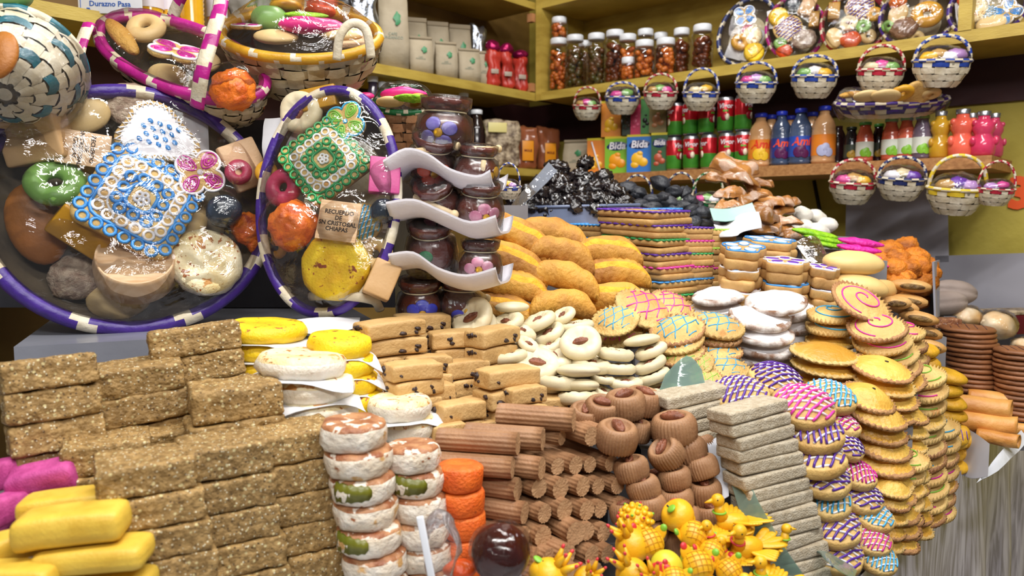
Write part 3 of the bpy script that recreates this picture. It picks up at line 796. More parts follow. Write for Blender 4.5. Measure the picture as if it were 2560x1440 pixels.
stack('block', 478, 815, 4, 70, 1.0, 205, 'the rear column of blocks under the big tray', yaw=26, dx=12, jyaw=4, group=gb, roll=-9, tilt=-4)
# ================================================= YELLOW AND PINK BARS
gy = 'yellow bars in the corner'
item('ybar', 165, 1228, .76, 215, 'yellow candy bar lying behind the shaved one', 14, roll=-3, hpx=60, group=gy)
item('ybar', 178, 1268, .69, 262, 'thick yellow candy bar with a shaved face, topmost of the bars', 12, roll=-3, hpx=92, group=gy)
item('ybar', 235, 1352, .69, 270, 'yellow candy bar lying under the shaved one', 8, roll=-2, hpx=72, group=gy)
item('ybar', 30, 1330, .70, 190, 'yellow candy bar cut off by the left picture edge', 50, hpx=74, group=gy)
item('ybar', 265, 1428, .70, 240, 'yellow candy bar lowest beside the peanut blocks', 12, hpx=70, group=gy)
item('ybar', 45, 1408, .66, 200, 'yellow candy bar in the bottom left corner', 0, hpx=80, group=gy)
item('ybar', 130, 1420, .70, 200, 'yellow candy bar under the other bars at the bottom', 30, hpx=70, group=gy)
gp = 'pink bars in the corner'
item('pbar', 95, 1165, .79, 165, 'rose pink candy bar on top beside the peanut blocks', 14, tilt=18, roll=-7, hpx=78, group=gp)
item('rbar', 112, 1222, .80, 165, 'deep rose candy bar under the pink one', 12, roll=-7, hpx=50, group=gp)
item('pbar', 5, 1150, .80, 110, 'pink candy bar in shade at the left picture edge', 60, hpx=80, group=gp)
item('pbar', 0, 1240, .76, 130, 'rounded pink candy bar end above the yellow bars', 70, hpx=80, group=gp)
item('pbar', 90, 1290, .80, 180, 'pink candy bar hidden under the rose one', 12, hpx=70, group=gp)
RISERS.append((P(100, 1430, .74).x, .74, .06, P(100, 1440, .74).z - .03)); RISERS.append((P(60, 1430, .66).x, .68, .05, P(60, 1440, .66).z - .045))

# ================================================= COCONUT PATTIES
gq = 'yellow coconut patties'
stack('ypat', 662, 805, 4, 44, 1.06, 208, 'the rear yellow coconut patties', dx=3, group=gq, roll=3, hs=.95, yaw=10)
stack('ypat', 848, 838, 4, 46, 1.03, 165, 'the yellow patties beside the raisin bars', dx=10, group=gq, roll=4, yaw=35, tilt=4)
gw = 'white coconut patties'
stack('wpat', 758, 880, 4, 56, .98, 218, 'the white patties in front of the yellow ones', dx=14, group=gw, roll=2, yaw=20)
stack('wpat', 1000, 990, 4, 52, 1.0, 158, 'the white patties wrapped in paper beside the raisin bars', dx=12, group=gw, yaw=50)
gd = 'scorched coconut discs'
dk = ['disct', 'disc', 'discl', 'disc', 'discl', 'disc', 'disc']
stack(dk, 886, 1050, 7, 67, .845, 166, 'the scorched disc column beside the peanut blocks', dx=9, group=gd, jyaw=25, roll=1, tilt=2)
dk = ['disct', 'discl', 'disc', 'disc', 'disc', 'disc']
stack(dk, 1030, 1108, 6, 64, .88, 150, 'the scorched disc column beside the orange discs', dx=6, group=gd, jyaw=25)
stack('odisc', 1148, 1160, 5, 62, .90, 122, 'the orange column', dx=4, group='orange coconut discs', roll=1)

# ================================================= RAISIN BARS
gr = 'raisin studded milk candy bars'
RB = [ # x, y, n, dp, Y, w, yaw
 (972, 800, 4, 44, 1.10, 170, 38, 'rear left corner'), (1052, 784, 4, 44, 1.20, 140, 28, 'very back'), (1138, 826, 5, 44, 1.16, 128, 22, 'back centre'),
 (1228, 818, 5, 45, 1.16, 135, 48, 'back beside the pecan cookies'), (1035, 905, 4, 44, 1.04, 135, 35, 'front left above wrapped patties'), (1070, 888, 3, 44, 1.10, 120, 22, 'inner left'),
 (1268, 918, 3, 48, 1.08, 155, 40, 'front before the pecan cookies'), (1312, 965, 2, 44, 1.06, 110, 30, 'gap beside the caramel logs'), (1150, 1003, 3, 50, 1.03, 120, 28, 'front by the fudge logs'),
 (1215, 990, 3, 46, 1.07, 125, 35, 'front middle'), (1365, 990, 2, 30, 1.12, 160, 12, 'flat end behind the top log'), (1118, 1058, 2, 46, 1.0, 92, 30, 'lowest left corner'), (1245, 1045, 2, 30, 1.05, 110, 12, 'low front behind the logs'),
 (1160, 900, 3, 46, 1.12, 115, 25, 'middle'), (1085, 960, 3, 44, 1.06, 105, 30, 'middle left')]
for x, y, n, dp, Y, w_, yw, nm in RB:
    stack('bar', x, y, n, dp, Y, w_, 'the bars at the ' + nm, yaw=yw, jyaw=7, group=gr, jit=.04, jt=2)

# ================================================= PECAN CREAM COOKIES
gc = 'cream pecan cookies'
CC = [('cream', 1172, 785, 1.20, 108, 55, -25, 'with a big open pecan, leaning by the jars'), ('creamp', 1280, 750, 1.27, 84, 12, 0, 'smooth side up under the yolk breads'), ('cream', 1212, 790, 1.22, 66, 40, 20, 'small, tucked behind the open one'),
 ('cream', 1262, 792, 1.24, 84, 30, -20, 'behind the raisin bars, facing back'), ('cream', 1340, 788, 1.26, 88, 20, -25, 'tilted beside the yolk breads'), ('cream', 1402, 778, 1.28, 66, 30, -30, 'small, topmost at the back'),
 ('cream', 1308, 815, 1.22, 74, 25, 22, 'leaning right behind the tan bars'), ('cream', 1365, 820, 1.25, 84, 25, -30, 'lying under the tilted pair'), ('cream', 1438, 800, 1.27, 84, 10, -10, 'flat, beside the blue iced turnover'),
 ('cream', 1370, 852, 1.22, 78, 15, -20, 'low in the back row'), ('cream', 1290, 840, 1.20, 70, 30, 10, 'pressed against the raisin bars'), ('cream', 1325, 850, 1.18, 60, 30, 30, 'small, beside the raisin bars'),
 ('cream', 1450, 842, 1.17, 104, 38, -10, 'facing front with a bright pecan in the middle'), ('cream', 1480, 878, 1.22, 68, 40, 30, 'half hidden behind the bright one'),
 ('cream', 1345, 893, 1.15, 112, 30, 8, 'facing front with pecan, left of centre'), ('cream', 1385, 876, 1.18, 100, 15, 8, 'sagging behind the front facing pair'), ('cream', 1398, 935, 1.14, 110, 5, 4, 'thick one in the low middle'),
 ('cream', 1480, 893, 1.17, 98, 15, 8, 'with its pecan just showing, centre'), ('cream', 1540, 868, 1.19, 90, 8, 6, 'smooth flat one right of centre'), ('creamp', 1602, 832, 1.22, 90, 5, -10, 'topmost beside the blue turnovers'),
 ('cream', 1622, 862, 1.21, 80, 12, -22, 'second beside the blue turnovers'), ('cream', 1620, 896, 1.19, 84, 10, -26, 'third beside the blue turnovers'), ('cream', 1628, 925, 1.18, 84, 10, -22, 'fourth beside the blue turnovers'),
 ('cream', 1545, 905, 1.17, 84, 6, 2, 'under the smooth flat one'), ('cream', 1565, 942, 1.15, 80, 12, 0, 'low, facing the fudge cups'), ('creamp', 1445, 905, 1.13, 106, 2, 0, 'thick, upper of the three beside the tan bars'),
 ('creamp', 1448, 942, 1.13, 104, 0, 0, 'thick, middle of the three beside the tan bars'), ('cream', 1448, 975, 1.12, 108, 0, 0, 'thick, lowest of the three above the fudge logs'),
 ('cream', 1508, 935, 1.15, 60, 10, 8, 'small, between the thick ones and the fudge cups'), ('cream', 1512, 968, 1.14, 62, 20, 20, 'small and lowest beside the fudge cups'), ('cream', 1270, 875, 1.16, 86, 10, -10, 'in shade behind the tan bars'),
 ('cream', 1368, 955, 1.15, 80, 0, 0, 'in shade left of the thick ones'), ('cream', 1650, 960, 1.17, 80, 10, -10, 'at the bottom by the green plastic'), ('cream', 1330, 945, 1.17, 100, 0, 0, 'under the front facing one'),
 ('cream', 1590, 985, 1.17, 80, 0, 0, 'behind the fudge cups'), ('cream', 1370, 985, 1.16, 90, 0, 0, 'lowest of all, in the dark gap')]
for k, x, y, Y, w_, tl, rl, nm in CC:
    item(k, x, y + 4, Y, w_ * 1.07, 'cream coloured pecan cookie %s' % nm, random.uniform(-40, 40), tl if tl >= 38 or 'front' in nm else tl - 13, rl, group=gc)
for x, Y in ((1300, 1.2), (1400, 1.17), (1500, 1.18), (1600, 1.19), (1380, 1.25), (1440, 1.25), (1250, 1.24)): RISERS.append((P(x, 1000, Y).x, Y + .02, .055, P(x, 1000 if Y < 1.2 else 900, Y).z))

# ================================================= FUDGE LOGS
gl = 'fluted fudge logs'
def flog(cx, cy, Y, L_, yaw, d, nm):
    """cut end centred on the pixel (cx,cy); body runs back to the left"""
    p = P(cx, cy, Y); rr = d / 2 * Y / FPX; s = rr / .0185; sl = L_ / .11
    A = RZ(R(yaw)) ; M = T(*p) @ A @ RX(random.uniform(0, 6)) @ T(-L_ / 2, 0, -rr) @ S(sl, s, s)
    place('log', M, nm, gl)
LG = [(1435, 1050, .985, 62, -16), (1358, 1098, .965, 62, -14), (1295, 1110, .935, 62, -12), (1282, 1168, .925, 60, -12)]
nms = ['topmost fudge log lying across behind the fudge cups', 'fudge log second in the top row, long side showing', 'fudge log third in the top row, long side showing', 'leftmost fudge log under the long top ones']
for (a, b, Y, d, yw), nm in zip(LG, nms): flog(a, b, Y, .105, yw, d, 'brown fluted ' + nm)
rows = [(1098, [(1405, 0.99, 42), (1480, .985, 52), (1512, 1.0, 46)]), (1172, [(1355, .94, 60), (1395, .965, 46), (1440, .97, 50), (1475, .985, 44), (1528, .99, 46)]),
        (1222, [(1295, .93, 62), (1348, .94, 54), (1402, .95, 58), (1458, .96, 54), (1496, .975, 44), (1545, .985, 48)]),
        (1282, [(1312, .92, 60), (1362, .93, 52), (1412, .94, 58), (1468, .95, 54), (1502, .965, 46), (1560, .98, 46)]),
        (1340, [(1315, .91, 58), (1358, .92, 58), (1440, .925, 64), (1468, .94, 50), (1510, .955, 50)]),
        (1395, [(1340, .90, 58), (1375, .905, 58), (1420, .91, 60), (1480, .93, 56), (1520, .94, 50)]),
        (1440, [(1330, .885, 58), (1380, .89, 58), (1430, .90, 56), (1490, .92, 56)])]
rn = ['second', 'third', 'fourth', 'fifth', 'sixth', 'seventh', 'lowest']
for (yy, xs), rw in zip(rows, rn):
    for i, (xx, Y, d) in enumerate(xs):
        flog(xx, yy + random.uniform(-4, 4) - (xx - 1350) * .06, Y, .10, (-26 if i == 0 else -52) + random.uniform(-6, 6), d, 'brown fluted fudge log, cut end %s from the orange discs, %s row down' % (['first', 'second', 'third', 'fourth', 'fifth', 'sixth'][i], rw))
for x in (1300, 1360, 1420, 1480): RISERS.append((P(x, 1440, .98).x - .02, .98, .035, CT + .02))

# ================================================= FUDGE CUPS
gf = 'fluted fudge cups'
FC = [(1560, 982, 1.06, 104, 14, -6, 'topmost, with a pecan and the cream cookies behind'), (1614, 976, 1.10, 96, 14, 10, 'right behind the topmost one'), (1508, 1002, 1.05, 90, 26, 4, 'with pecan, above the top log'), (1466, 1018, 1.05, 84, 28, 5, 'half behind the top log'),
 (1546, 1062, .99, 108, 20, 4, 'big, showing its round pecan hollow'), (1680, 1038, 1.03, 114, 10, -10, 'with pecan, right below the shortbread slabs'), (1594, 1050, 1.07, 84, 8, 12, 'dim one behind the big hollow one'), (1640, 1040, 1.10, 80, 10, -20, 'small gap filler under the shortbread'),
 (1652, 1115, 1.0, 92, 26, -34, 'tipped over, its pecan showing at the left'), (1712, 1098, 1.03, 92, 5, -16, 'second down beside the white card'), (1572, 1146, .99, 88, 4, -14, 'under the big hollow one'), (1745, 1142, 1.02, 86, -4, -18, 'third down beside the white card'),
 (1600, 1196, .98, 86, 2, -20, 'right of the log ends, middle height'), (1682, 1170, 1.0, 82, 4, -12, 'middle of the cup group'), (1757, 1202, 1.01, 90, 12, -8, 'with its hollow showing beside the white card'), (1686, 1222, .99, 88, 8, -10, 'centre low, slightly worn'),
 (1618, 1240, .97, 90, 4, -10, 'above the custard apple sweet'), (1772, 1262, .99, 88, 4, -12, 'behind the bird sweet'), (1705, 1268, .98, 86, 4, -6, 'low, behind the yellow apples'), (1560, 1256, .97, 80, 0, -8, 'low beside the last logs'), (1640, 1180, 1.04, 84, 4, -10, 'dark gap filler in the middle'), (1740, 1085, 1.08, 84, 4, -10, 'rear one under the shortbread'),
 (1700, 1325, .97, 90, 0, -8, 'under the yellow fruits'), (1625, 1300, .97, 84, 0, -8, 'behind the custard apple sweet'), (1775, 1320, .99, 84, 0, -8, 'behind the birds')]
for x, y, Y, w_, tl, rl, nm in FC:
    item('dome', x, y, Y, w_, 'brown fluted fudge cup, %s' % nm, random.uniform(0, 90), tl - 7, rl, hpx=w_ * .62, group=gf)
for x in (1560, 1620, 1680, 1740): RISERS.append((P(x, 1330, 1.03).x, 1.04, .04, P(x, 1340, 1.03).z)); RISERS.append((P(x, 1200, 1.1).x, 1.12, .03, P(x, 1120, 1.1).z))

# ================================================= SHORTBREAD SLABS
stack('short', 1725, 972, 5, 32, 1.10, 182, 'the rear pale shortbread column', yaw=24, dx=14, group='pale shortbread slabs', roll=-6, jyaw=5, tilt=2)
stack('short', 1868, 1008, 15, 32, 1.02, 190, 'the tall pale shortbread column', yaw=22, dx=8.5, group='pale shortbread slabs', roll=-5, jyaw=6, tilt=-1, jit=.02, dyY=-.002)
stack('short', 1800, 1035, 10, 31, 1.12, 150, 'the shortbread column behind the green plastic', yaw=24, dx=9, group='pale shortbread slabs', roll=-4, jyaw=5)

# ================================================= LATTICE ICED COOKIES (counter corner)
gi = 'lattice iced cookies'
LT = [('lat_purple', 1850, 958, 1.10, 145, 22, -6, 'left of the top pair'), ('lat_purple', 1950, 925, 1.16, 140, 26, 6, 'right of the top pair'), ('lat_pink', 2015, 985, 1.05, 162, 25, -2, 'topmost at the front'), ('lat_blue', 2085, 965, 1.12, 130, 22, 6, 'behind the topmost'),
 ('lat_magenta', 2100, 1036, 1.11, 112, 10, 8, 'small one tucked under the blue'), ('lat_purple', 2035, 1050, 1.04, 155, 18, -4, 'second down the front'), ('lat_purple', 2035, 1110, 1.035, 160, 12, -6, 'third down, with thick plain edge'), ('lat_purple', 2124, 1093, 1.08, 108, 25, 18, 'leaning behind the third'),
 ('lat_purple', 2060, 1170, 1.03, 140, 16, -5, 'fourth down the front'), ('lat_magenta', 2142, 1160, 1.07, 118, 18, 8, 'right of the fourth'), ('lat_blue', 2065, 1225, 1.03, 135, 22, -3, 'fifth down the front'), ('lat_purple', 2158, 1218, 1.06, 122, 22, 6, 'right of the fifth'),
 ('lat_purple', 2085, 1288, 1.02, 145, 22, -5, 'sixth down the front'), ('lat_blue', 2188, 1268, 1.05, 112, 20, 8, 'right of the sixth'), ('lat_purple', 2095, 1358, 1.01, 142, 25, -2, 'seventh down the front'), ('lat_magenta', 2182, 1328, 1.03, 110, 25, 4, 'right of the seventh'),
 ('lat_blue', 2202, 1378, 1.02, 108, 30, 8, 'lowest at the counter corner'), ('lat_magenta', 2085, 1425, 1.0, 130, 30, 0, 'at the bottom under clear plastic'), ('lat_purple', 2010, 1440, 1.04, 120, 20, 0, 'at the bottom behind the plastic fold')]
for k, x, y, Y, w_, tl, rl, nm in LT:
    item(k, x, y, Y, w_, '%s, %s' % (KINDS[k]['noun'], nm), random.uniform(-25, 25), tl, rl, hpx=w_ * .38, group=gi)
for x, y, Y, n in ((2060, 1000, 1.13, 12), (1870, 1000, 1.14, 4)):
    stack('lat_purple', x, y, n if n < 9 else 8, 52, Y, 100, 'the shaded inner lattice cookies %s' % ('under the top pair' if n < 9 else 'behind the front ones'), group=gi, jyaw=60)
# ================================================= PLAIN AND SWIRL PASTRIES
gg = 'golden crimped pastries'
stack('pie', 2066, 860, 4, 34, 1.27, 165, 'the golden pastries beside the sugared cookies', group=gg, roll=3, tilt=8, jyaw=60, dx=4)
stack('pie', 2110, 900, 4, 34, 1.34, 130, 'the golden pastries behind the seed pair', group=gg, roll=-8, tilt=6, jyaw=60, dx=4)
stack(['pie_eye'] + ['pie'] * 3, 2212, 900, 4, 34, 1.22, 150, 'the golden pastries below the pink swirls', group=gg, tilt=16, roll=6, jyaw=50, dx=6)
stack(['pie_eye'] + ['pie'] * 9, 2188, 968, 10, 39, 1.16, 146, 'the front golden pastry column', group=gg, tilt=14, roll=8, jyaw=50, dx=6, jit=.07, dyY=-.002, hs=1.15, jt=5)
stack('pie', 2272, 1010, 9, 37, 1.22, 110, 'the second golden pastry column', group=gg, tilt=12, roll=10, jyaw=50, dx=3, jit=.06)
gs = 'swirl iced pastries'
stack(['swi_pink', 'swi_blue', 'swi_pink'], 2165, 742, 1, 28, 1.32, 152, 'the topmost swirl pastry before the pale bread', group=gs, tilt=32, roll=14, jyaw=10)
stack(['swi_blue', 'swi_blue', 'pie'], 2078, 768, 3, 32, 1.36, 116, 'the blue swirl pastries beside the petal biscuits', group=gs, tilt=10, roll=-2, jyaw=20)
stack(['swi_pink', 'swi_pink', 'swi_green', 'swi_pink', 'pie'], 2192, 800, 5, 33, 1.28, 140, 'the tilted pink swirl column', group=gs, tilt=18, roll=-12, jyaw=20, dx=14)
stack(['swi_pink', 'swi_pink', 'swi_blue', 'swi_pink', 'swi_green', 'pie', 'swi_green'], 2262, 808, 7, 34, 1.40, 95, 'the small swirl column by the filled pastries', group=gs, tilt=12, roll=-2, jyaw=30, dx=7)
stack(['swi_green', 'swi_pink', 'swi_green', 'pie', 'swi_green', 'swi_pink', 'swi_blue', 'swi_magenta', 'swi_green', 'swi_pink', 'pie'], 2305, 922, 11, 36, 1.30, 105, 'the long swirl column behind the golden pastries', group=gs, tilt=14, roll=-14, jyaw=30, dx=2, jit=.05)
stack(['swi_blue', 'swi_blue', 'swi_green', 'swi_magenta', 'pie', 'swi_green', 'swi_magenta', 'pie'], 2345, 1050, 7, 36, 1.38, 100, 'the outer swirl column over the counter edge', group=gs, tilt=14, roll=-12, jyaw=30, dx=0, jit=.05)
stack(['swi_green', 'swi_green', 'pie', 'swi_green', 'pie', 'pie'], 2270, 1130, 6, 37, 1.16, 95, 'the low swirl column beside the golden one', group=gs, tilt=12, roll=-10, jyaw=30, dx=-2, jit=.05)
stack(['pie'] * 5, 2235, 1195, 5, 36, 1.12, 100, 'the lowest golden pastries at the counter corner', group=gg, tilt=14, roll=8, jyaw=50, dx=-3)
# ================================================= NET ICED TURNOVERS
gn = 'net iced turnovers'
NT = [('net_pink', 1620, 752, 1.33, 150, 32, 12, 'topmost left of the pink pair'), ('net_pink', 1690, 748, 1.36, 118, 30, 18, 'right of the pink pair, half behind'), ('net_blue', 1535, 785, 1.30, 120, 30, -16, 'leftmost, by the cream cookies'), ('net_pink', 1545, 820, 1.33, 120, 18, -20, 'shaded under the leftmost blue'),
 ('net_blue', 1690, 805, 1.27, 140, 22, -14, 'big, above the cream cookies'), ('net_blue', 1795, 792, 1.30, 140, 18, 6, 'upper right beside the sugared cookies'), ('net_blue', 1695, 838, 1.26, 120, 14, -14, 'second down the left column'), ('net_blue', 1795, 826, 1.30, 120, 8, 0, 'second down the right column'),
 ('net_green', 1700, 868, 1.25, 120, 14, -16, 'third down the left column'), ('net_blue', 1800, 858, 1.28, 118, 12, 2, 'third down the right column'), ('net_green', 1745, 900, 1.22, 76, 34, -20, 'small, above the green plastic'), ('net_blue', 1818, 896, 1.24, 122, 20, 8, 'fourth down the right column'),
 ('net_green', 1765, 935, 1.20, 84, 30, -6, 'lowest, above the shortbread'), ('net_green', 1820, 925, 1.26, 100, 10, 8, 'fifth down the right column'), ('net_blue', 1640, 830, 1.38, 120, 5, 0, 'hidden behind the big one'), ('net_blue', 1740, 790, 1.40, 120, 5, 0, 'in the shade under the pink pair')]
for k, x, y, Y, w_, tl, rl, nm in NT:
    item(k, x, y, Y, w_, '%s, %s' % (KINDS[k]['noun'], nm), random.uniform(-15, 15), tl, rl, hpx=w_ * .24, group=gn)
for x, y, Y in ((1560, 860, 1.38), (1640, 880, 1.33), (1700, 900, 1.30), (1790, 960, 1.31), (1720, 820, 1.42)): RISERS.append((P(x, y, Y).x, Y, .055, P(x, y, Y).z))
# ================================================= SUGARED COOKIES
stack('sugar', 1795, 722, 4, 30, 1.50, 150, 'the rear sugared cookies', group='sugared cookies', jyaw=60, tilt=10, roll=-4, jit=.06, asp=.9)
stack('sugar', 1935, 738, 1, 30, 1.36, 158, 'the sugared cookie on top of all', group='sugared cookies', tilt=14, roll=-6, jit=.06)
stack('sugar', 1905, 775, 5, 35, 1.34, 156, 'the front sugared cookies', group='sugared cookies', jyaw=60, tilt=12, roll=2, jit=.07, dx=4, jt=4)
stack('sugar', 1985, 760, 6, 32, 1.42, 100, 'the sugared cookies beside the golden pastries', group='sugared cookies', jyaw=60, tilt=16, roll=-14, jit=.07, jt=5)
# ================================================= YOLK BREADS
gm = 'yolk turnover breads'
MB = [(1305, 560, 1.42, 225, 16, 26, 'topmost beside the wrapped jars'), (1392, 555, 1.52, 190, 10, 12, 'brown backed, right behind the topmost'), (1290, 625, 1.38, 225, 18, 22, 'second, pushed against the jars'), (1425, 608, 1.42, 175, 14, 20, 'with a crack on its ridge, second column'),
 (1525, 600, 1.46, 180, 12, 4, 'cracked, below the square biscuits'), (1300, 690, 1.36, 190, 14, 16, 'third, touching the white trays'), (1425, 668, 1.38, 185, 18, 14, 'middle one in the middle column'), (1545, 655, 1.44, 180, 14, 4, 'brown, second in the right column'),
 (1415, 735, 1.34, 175, 16, 8, 'lowest in the middle column'), (1540, 718, 1.40, 180, 14, 0, 'smooth yellow, third in the right column'), (1270, 748, 1.34, 200, 10, 14, 'brown, under the white trays'), (1540, 775, 1.40, 190, 5, 0, 'brown, behind the iced turnovers'), (1430, 790, 1.36, 160, 5, 0, 'lowest, behind the cream cookies')]
for i, (x, y, Y, w_, tl, rl, nm) in enumerate(MB):
    item('moon', x, y - 12, Y, w_, 'golden yolk turnover bread, %s' % nm, random.uniform(-8, 8), tl + 6, rl, hpx=78, group=gm, variant=i)
for x, y, Y in ((1300, 800, 1.42), (1420, 810, 1.42), (1540, 830, 1.47)): RISERS.append((P(x, y, Y).x, Y, .06, P(x, y, Y).z))
# ================================================= SQUARE BISCUITS
gk = 'square iced biscuits'
stack(['sq_purple', 'sq', 'sq_purple', 'sq', 'sq_green', 'sq', 'sq_purple', 'sq', 'sq_pink', 'sq', 'sq_sky', 'sq', 'sq_green', 'sq'], 1610, 525, 14, 16.8, 1.60, 172, 'the tall square biscuit column', yaw=45, group=gk, tilt=2, jyaw=3, dx=3, jit=.01, roll=2)
stack(['sq_sky', 'sq', 'sq_sky', 'sq'], 1500, 560, 4, 16.5, 1.68, 110, 'the low square biscuits behind the breads', yaw=40, group=gk, tilt=2, jyaw=3)
stack(['sq_sky'], 1645, 522, 1, 15, 1.70, 90, 'the square biscuit behind the tall column', yaw=10, group=gk)
stack(['sq_purple', 'sq', 'sq_pink', 'sq', 'sq_green', 'sq', 'sq_pink', 'sq', 'sq_sky', 'sq', 'sq_purple', 'sq'], 1722, 568, 12, 15.6, 1.62, 92, 'the second square biscuit column', yaw=20, group=gk, tilt=2, jyaw=5, jit=.03)
stack(['sq_lime', 'sq', 'sq', 'sq_lime', 'sq', 'sq', 'sq_pink', 'sq', 'sq'], 1788, 572, 9, 15.8, 1.70, 82, 'the lime edged biscuit column', yaw=20, group=gk, jyaw=8, jit=.04)
# ================================================= PETAL BISCUITS
gt = 'petal shaped biscuits'
stack(['pet_white', 'pet', 'pet_sky', 'pet', 'pet_magenta', 'pet'], 1858, 614, 6, 26, 1.52, 112, 'the petal biscuits behind the sugared cookies', group=gt, tilt=12, jyaw=12, dx=-2)
stack(['pet_white', 'pet', 'pet_white'], 1925, 596, 3, 24, 1.60, 135, 'the rear petal biscuits before the candied fruit', group=gt, tilt=6, roll=4, jyaw=12)
stack(['pet_violet', 'pet', 'pet_white', 'pet', 'pet_violet'], 1962, 648, 5, 28, 1.50, 122, 'the petal biscuits in the middle', group=gt, tilt=7, roll=3, jyaw=12)
stack(['pet_violet', 'pet', 'pet_violet', 'pet', 'pet_magenta'], 2060, 665, 5, 27, 1.50, 82, 'the petal biscuits beside the pale bread', group=gt, tilt=8, roll=6, jyaw=12)
# ================================================= woven baskets and wrapped goods
m_palm = mat('palm_strip', 'd9cdb0', 'c3b48f', 30, .55, .3, 120, var=.04)
m_palmw = mat('palm_strip_pale', 'e2d9c4', 'cdbfa2', 30, .5, .3, 120, var=.04)
m_salmon = mat('palm_strip_salmon', 'd3a077', 'bf8a62', 30, .6, .3, 120, var=0)
PC = {k: mat('dyed_palm_' + k, c, c2, 30, .4, .2, 120, var=0) for k, (c, c2) in dict(purple=('4a2c8e', '3a2076'), pink=('b81e86', '9c1672'), yellow=('d9a62c', 'c48e1c'), teal=('1f6f80', '185a68'), green=('1d7a45', '155f35'), red=('b8263e', '98182e'), blue=('2c4aa8', '203a8c'), gold=('e6cb3a', 'd6b52a'), navy=('27356e', '1c2756')).items()}
m_film = film('cellophane', milk=.006, scale=11, bump=.9, base=.04, gain=.8, rough=.05)
m_filmw = film('crinkled_cellophane', milk=.008, scale=30, bump=1.0, base=.035, gain=.8, rough=.05)
m_filmg = film('green_tinted_plastic', tint='a8c4ba', milk=.35, scale=12, bump=.4, base=.05, gain=.5, rough=.12)
m_gapshade = mat('gap_shade_lining', '6a5c48', '54483a', 20, .8, .3, 60, var=0)  # shade between strips and inside the baskets, put into the lining colour

def weave(rx, ry, d, cols=22, rows=6, bot=.72, amp=.0055, colour_rows=(), e=2.0, seed=1):
    """woven bowl, rim at z=0 down to -d: lining (2), gap shade in its colour, under separate over/under strips, palm (0) or dyed (1)"""
    g = G(); rnd = random.Random(seed + cols)
    def pt(a, t, off): k = bot + (1 - bot) * (1 - t ** e); return ((rx * k + off) * math.cos(a), (ry * k + off) * math.sin(a), -d * t)
    seg = cols * 2; V_ = [pt(2 * PI * i / seg, j / rows, -amp * .9) for j in range(rows + 1) for i in range(seg)]
    F = [(j * seg + i, (j + 1) * seg + i, (j + 1) * seg + (i + 1) % seg, j * seg + (i + 1) % seg) for j in range(rows) for i in range(seg)]
    g.add(V_, F, 2); b = len(g.v); g.v.append((0, 0, -d))
    for i in range(seg): g.f.append((b, rows * seg + (i + 1) % seg, rows * seg + i)); g.m.append(0); g.sm.append(True)
    da = 2 * PI / cols; dt = 1 / rows
    for j in range(rows):
        for i in range(cols):
            over = (i + j) % 2; m_ = 1 if (j in colour_rows and over) else 0
            sa, st = (.66, .45) if over else (.38, .52); sk = rnd.uniform(-.06, .06); a0 = (i + .5) * da; t0 = (j + .5) * dt; vv = []
            for v in range(4):
                for u in range(5):
                    uu = (u / 4 - .5) * 2; vw = (v / 3 - .5) * 2
                    bul = (1 - uu * uu * .9) if over else (.25 + .2 * (vw * vw))
                    off = amp * (-.35 + 1.25 * bul if over else -.1 + bul) + rnd.uniform(-.06, .06) * amp
                    tt = min(1, max(0, t0 + dt * (st * vw * (1 - .12 * uu * uu if over else 1) + sk * uu)))
                    vv.append(pt(a0 + da * (sa * uu + .1 * vw * sk), tt, off))
            g.add(vv, [(v * 5 + u, (v + 1) * 5 + u, (v + 1) * 5 + u + 1, v * 5 + u + 1) for v in range(3) for u in range(4)], m_)
    return g
def rimtube(rx, ry, r, z=0, n=96, stripe=8, wid=2, segs=8):
    pts = [(rx * math.cos(2 * PI * i / n), ry * math.sin(2 * PI * i / n), z) for i in range(n)]
    def mif(i, k): return 1 if ((i + k * .5) % stripe) < wid else 0
    return tube(pts, r, segs, closed=True, mif=mif)
def handle(w_, h, r, n=36, stripe=4, wid=2, lean=0, flat=1, gnd=0):
    pts = [(w_ / 2 * math.cos(PI * i / n), lean * math.sin(PI * i / n), gnd + h * math.sin(PI * i / n) ** .8) for i in range(n + 1)]
    def mif(i, k): return 1 if ((i + k * .5) % stripe) < wid else 0
    return tube(pts, r, 8, mif=mif, up=Vector((0, 1, 0)), flat=flat)
def frame(p, az=None, tilt=20, roll=0):
    """plane frame at p whose z axis looks towards the aisle, raised by tilt degrees"""
    h = Vector((-p.x, -p.y, 0)).normalized() if az is None else Vector((math.sin(R(az)), -math.cos(R(az)), 0))
    t = R(tilt); n = Vector((h.x * math.cos(t), h.y * math.cos(t), math.sin(t)))
    X = Vector((0, 0, 1)).cross(n).normalized(); Yv = n.cross(X)
    M = Matrix(((X.x, Yv.x, n.x, p.x), (X.y, Yv.y, n.y, p.y), (X.z, Yv.z, n.z, p.z), (0, 0, 0, 1)))
    return M @ RZ(R(roll))
def onp(M, x, y, h=0):
    d = ray(x, y); o = Vector((0, 0, H)); Mi = M.inverted(); o2 = Mi @ o; d2 = (Mi.to_3x3() @ d); t = (h - o2.z) / d2.z
    return o2 + d2 * t
def loops_square(a, n, rr, z, w, rot=0, corner=.25):
    """ring of small icing loops following a rounded square of half side a"""
    out = resample(sq_out(a, rr=a * corner), n); g = G()
    for p in out:
        an = math.atan2(p.y, p.x)
        tube([(p.x + rr * math.cos(q) * 1.0, p.y + rr * math.sin(q), z) for q in [2 * PI * k / 10 for k in range(10)]], w, 5, closed=True, g=g)
    return g
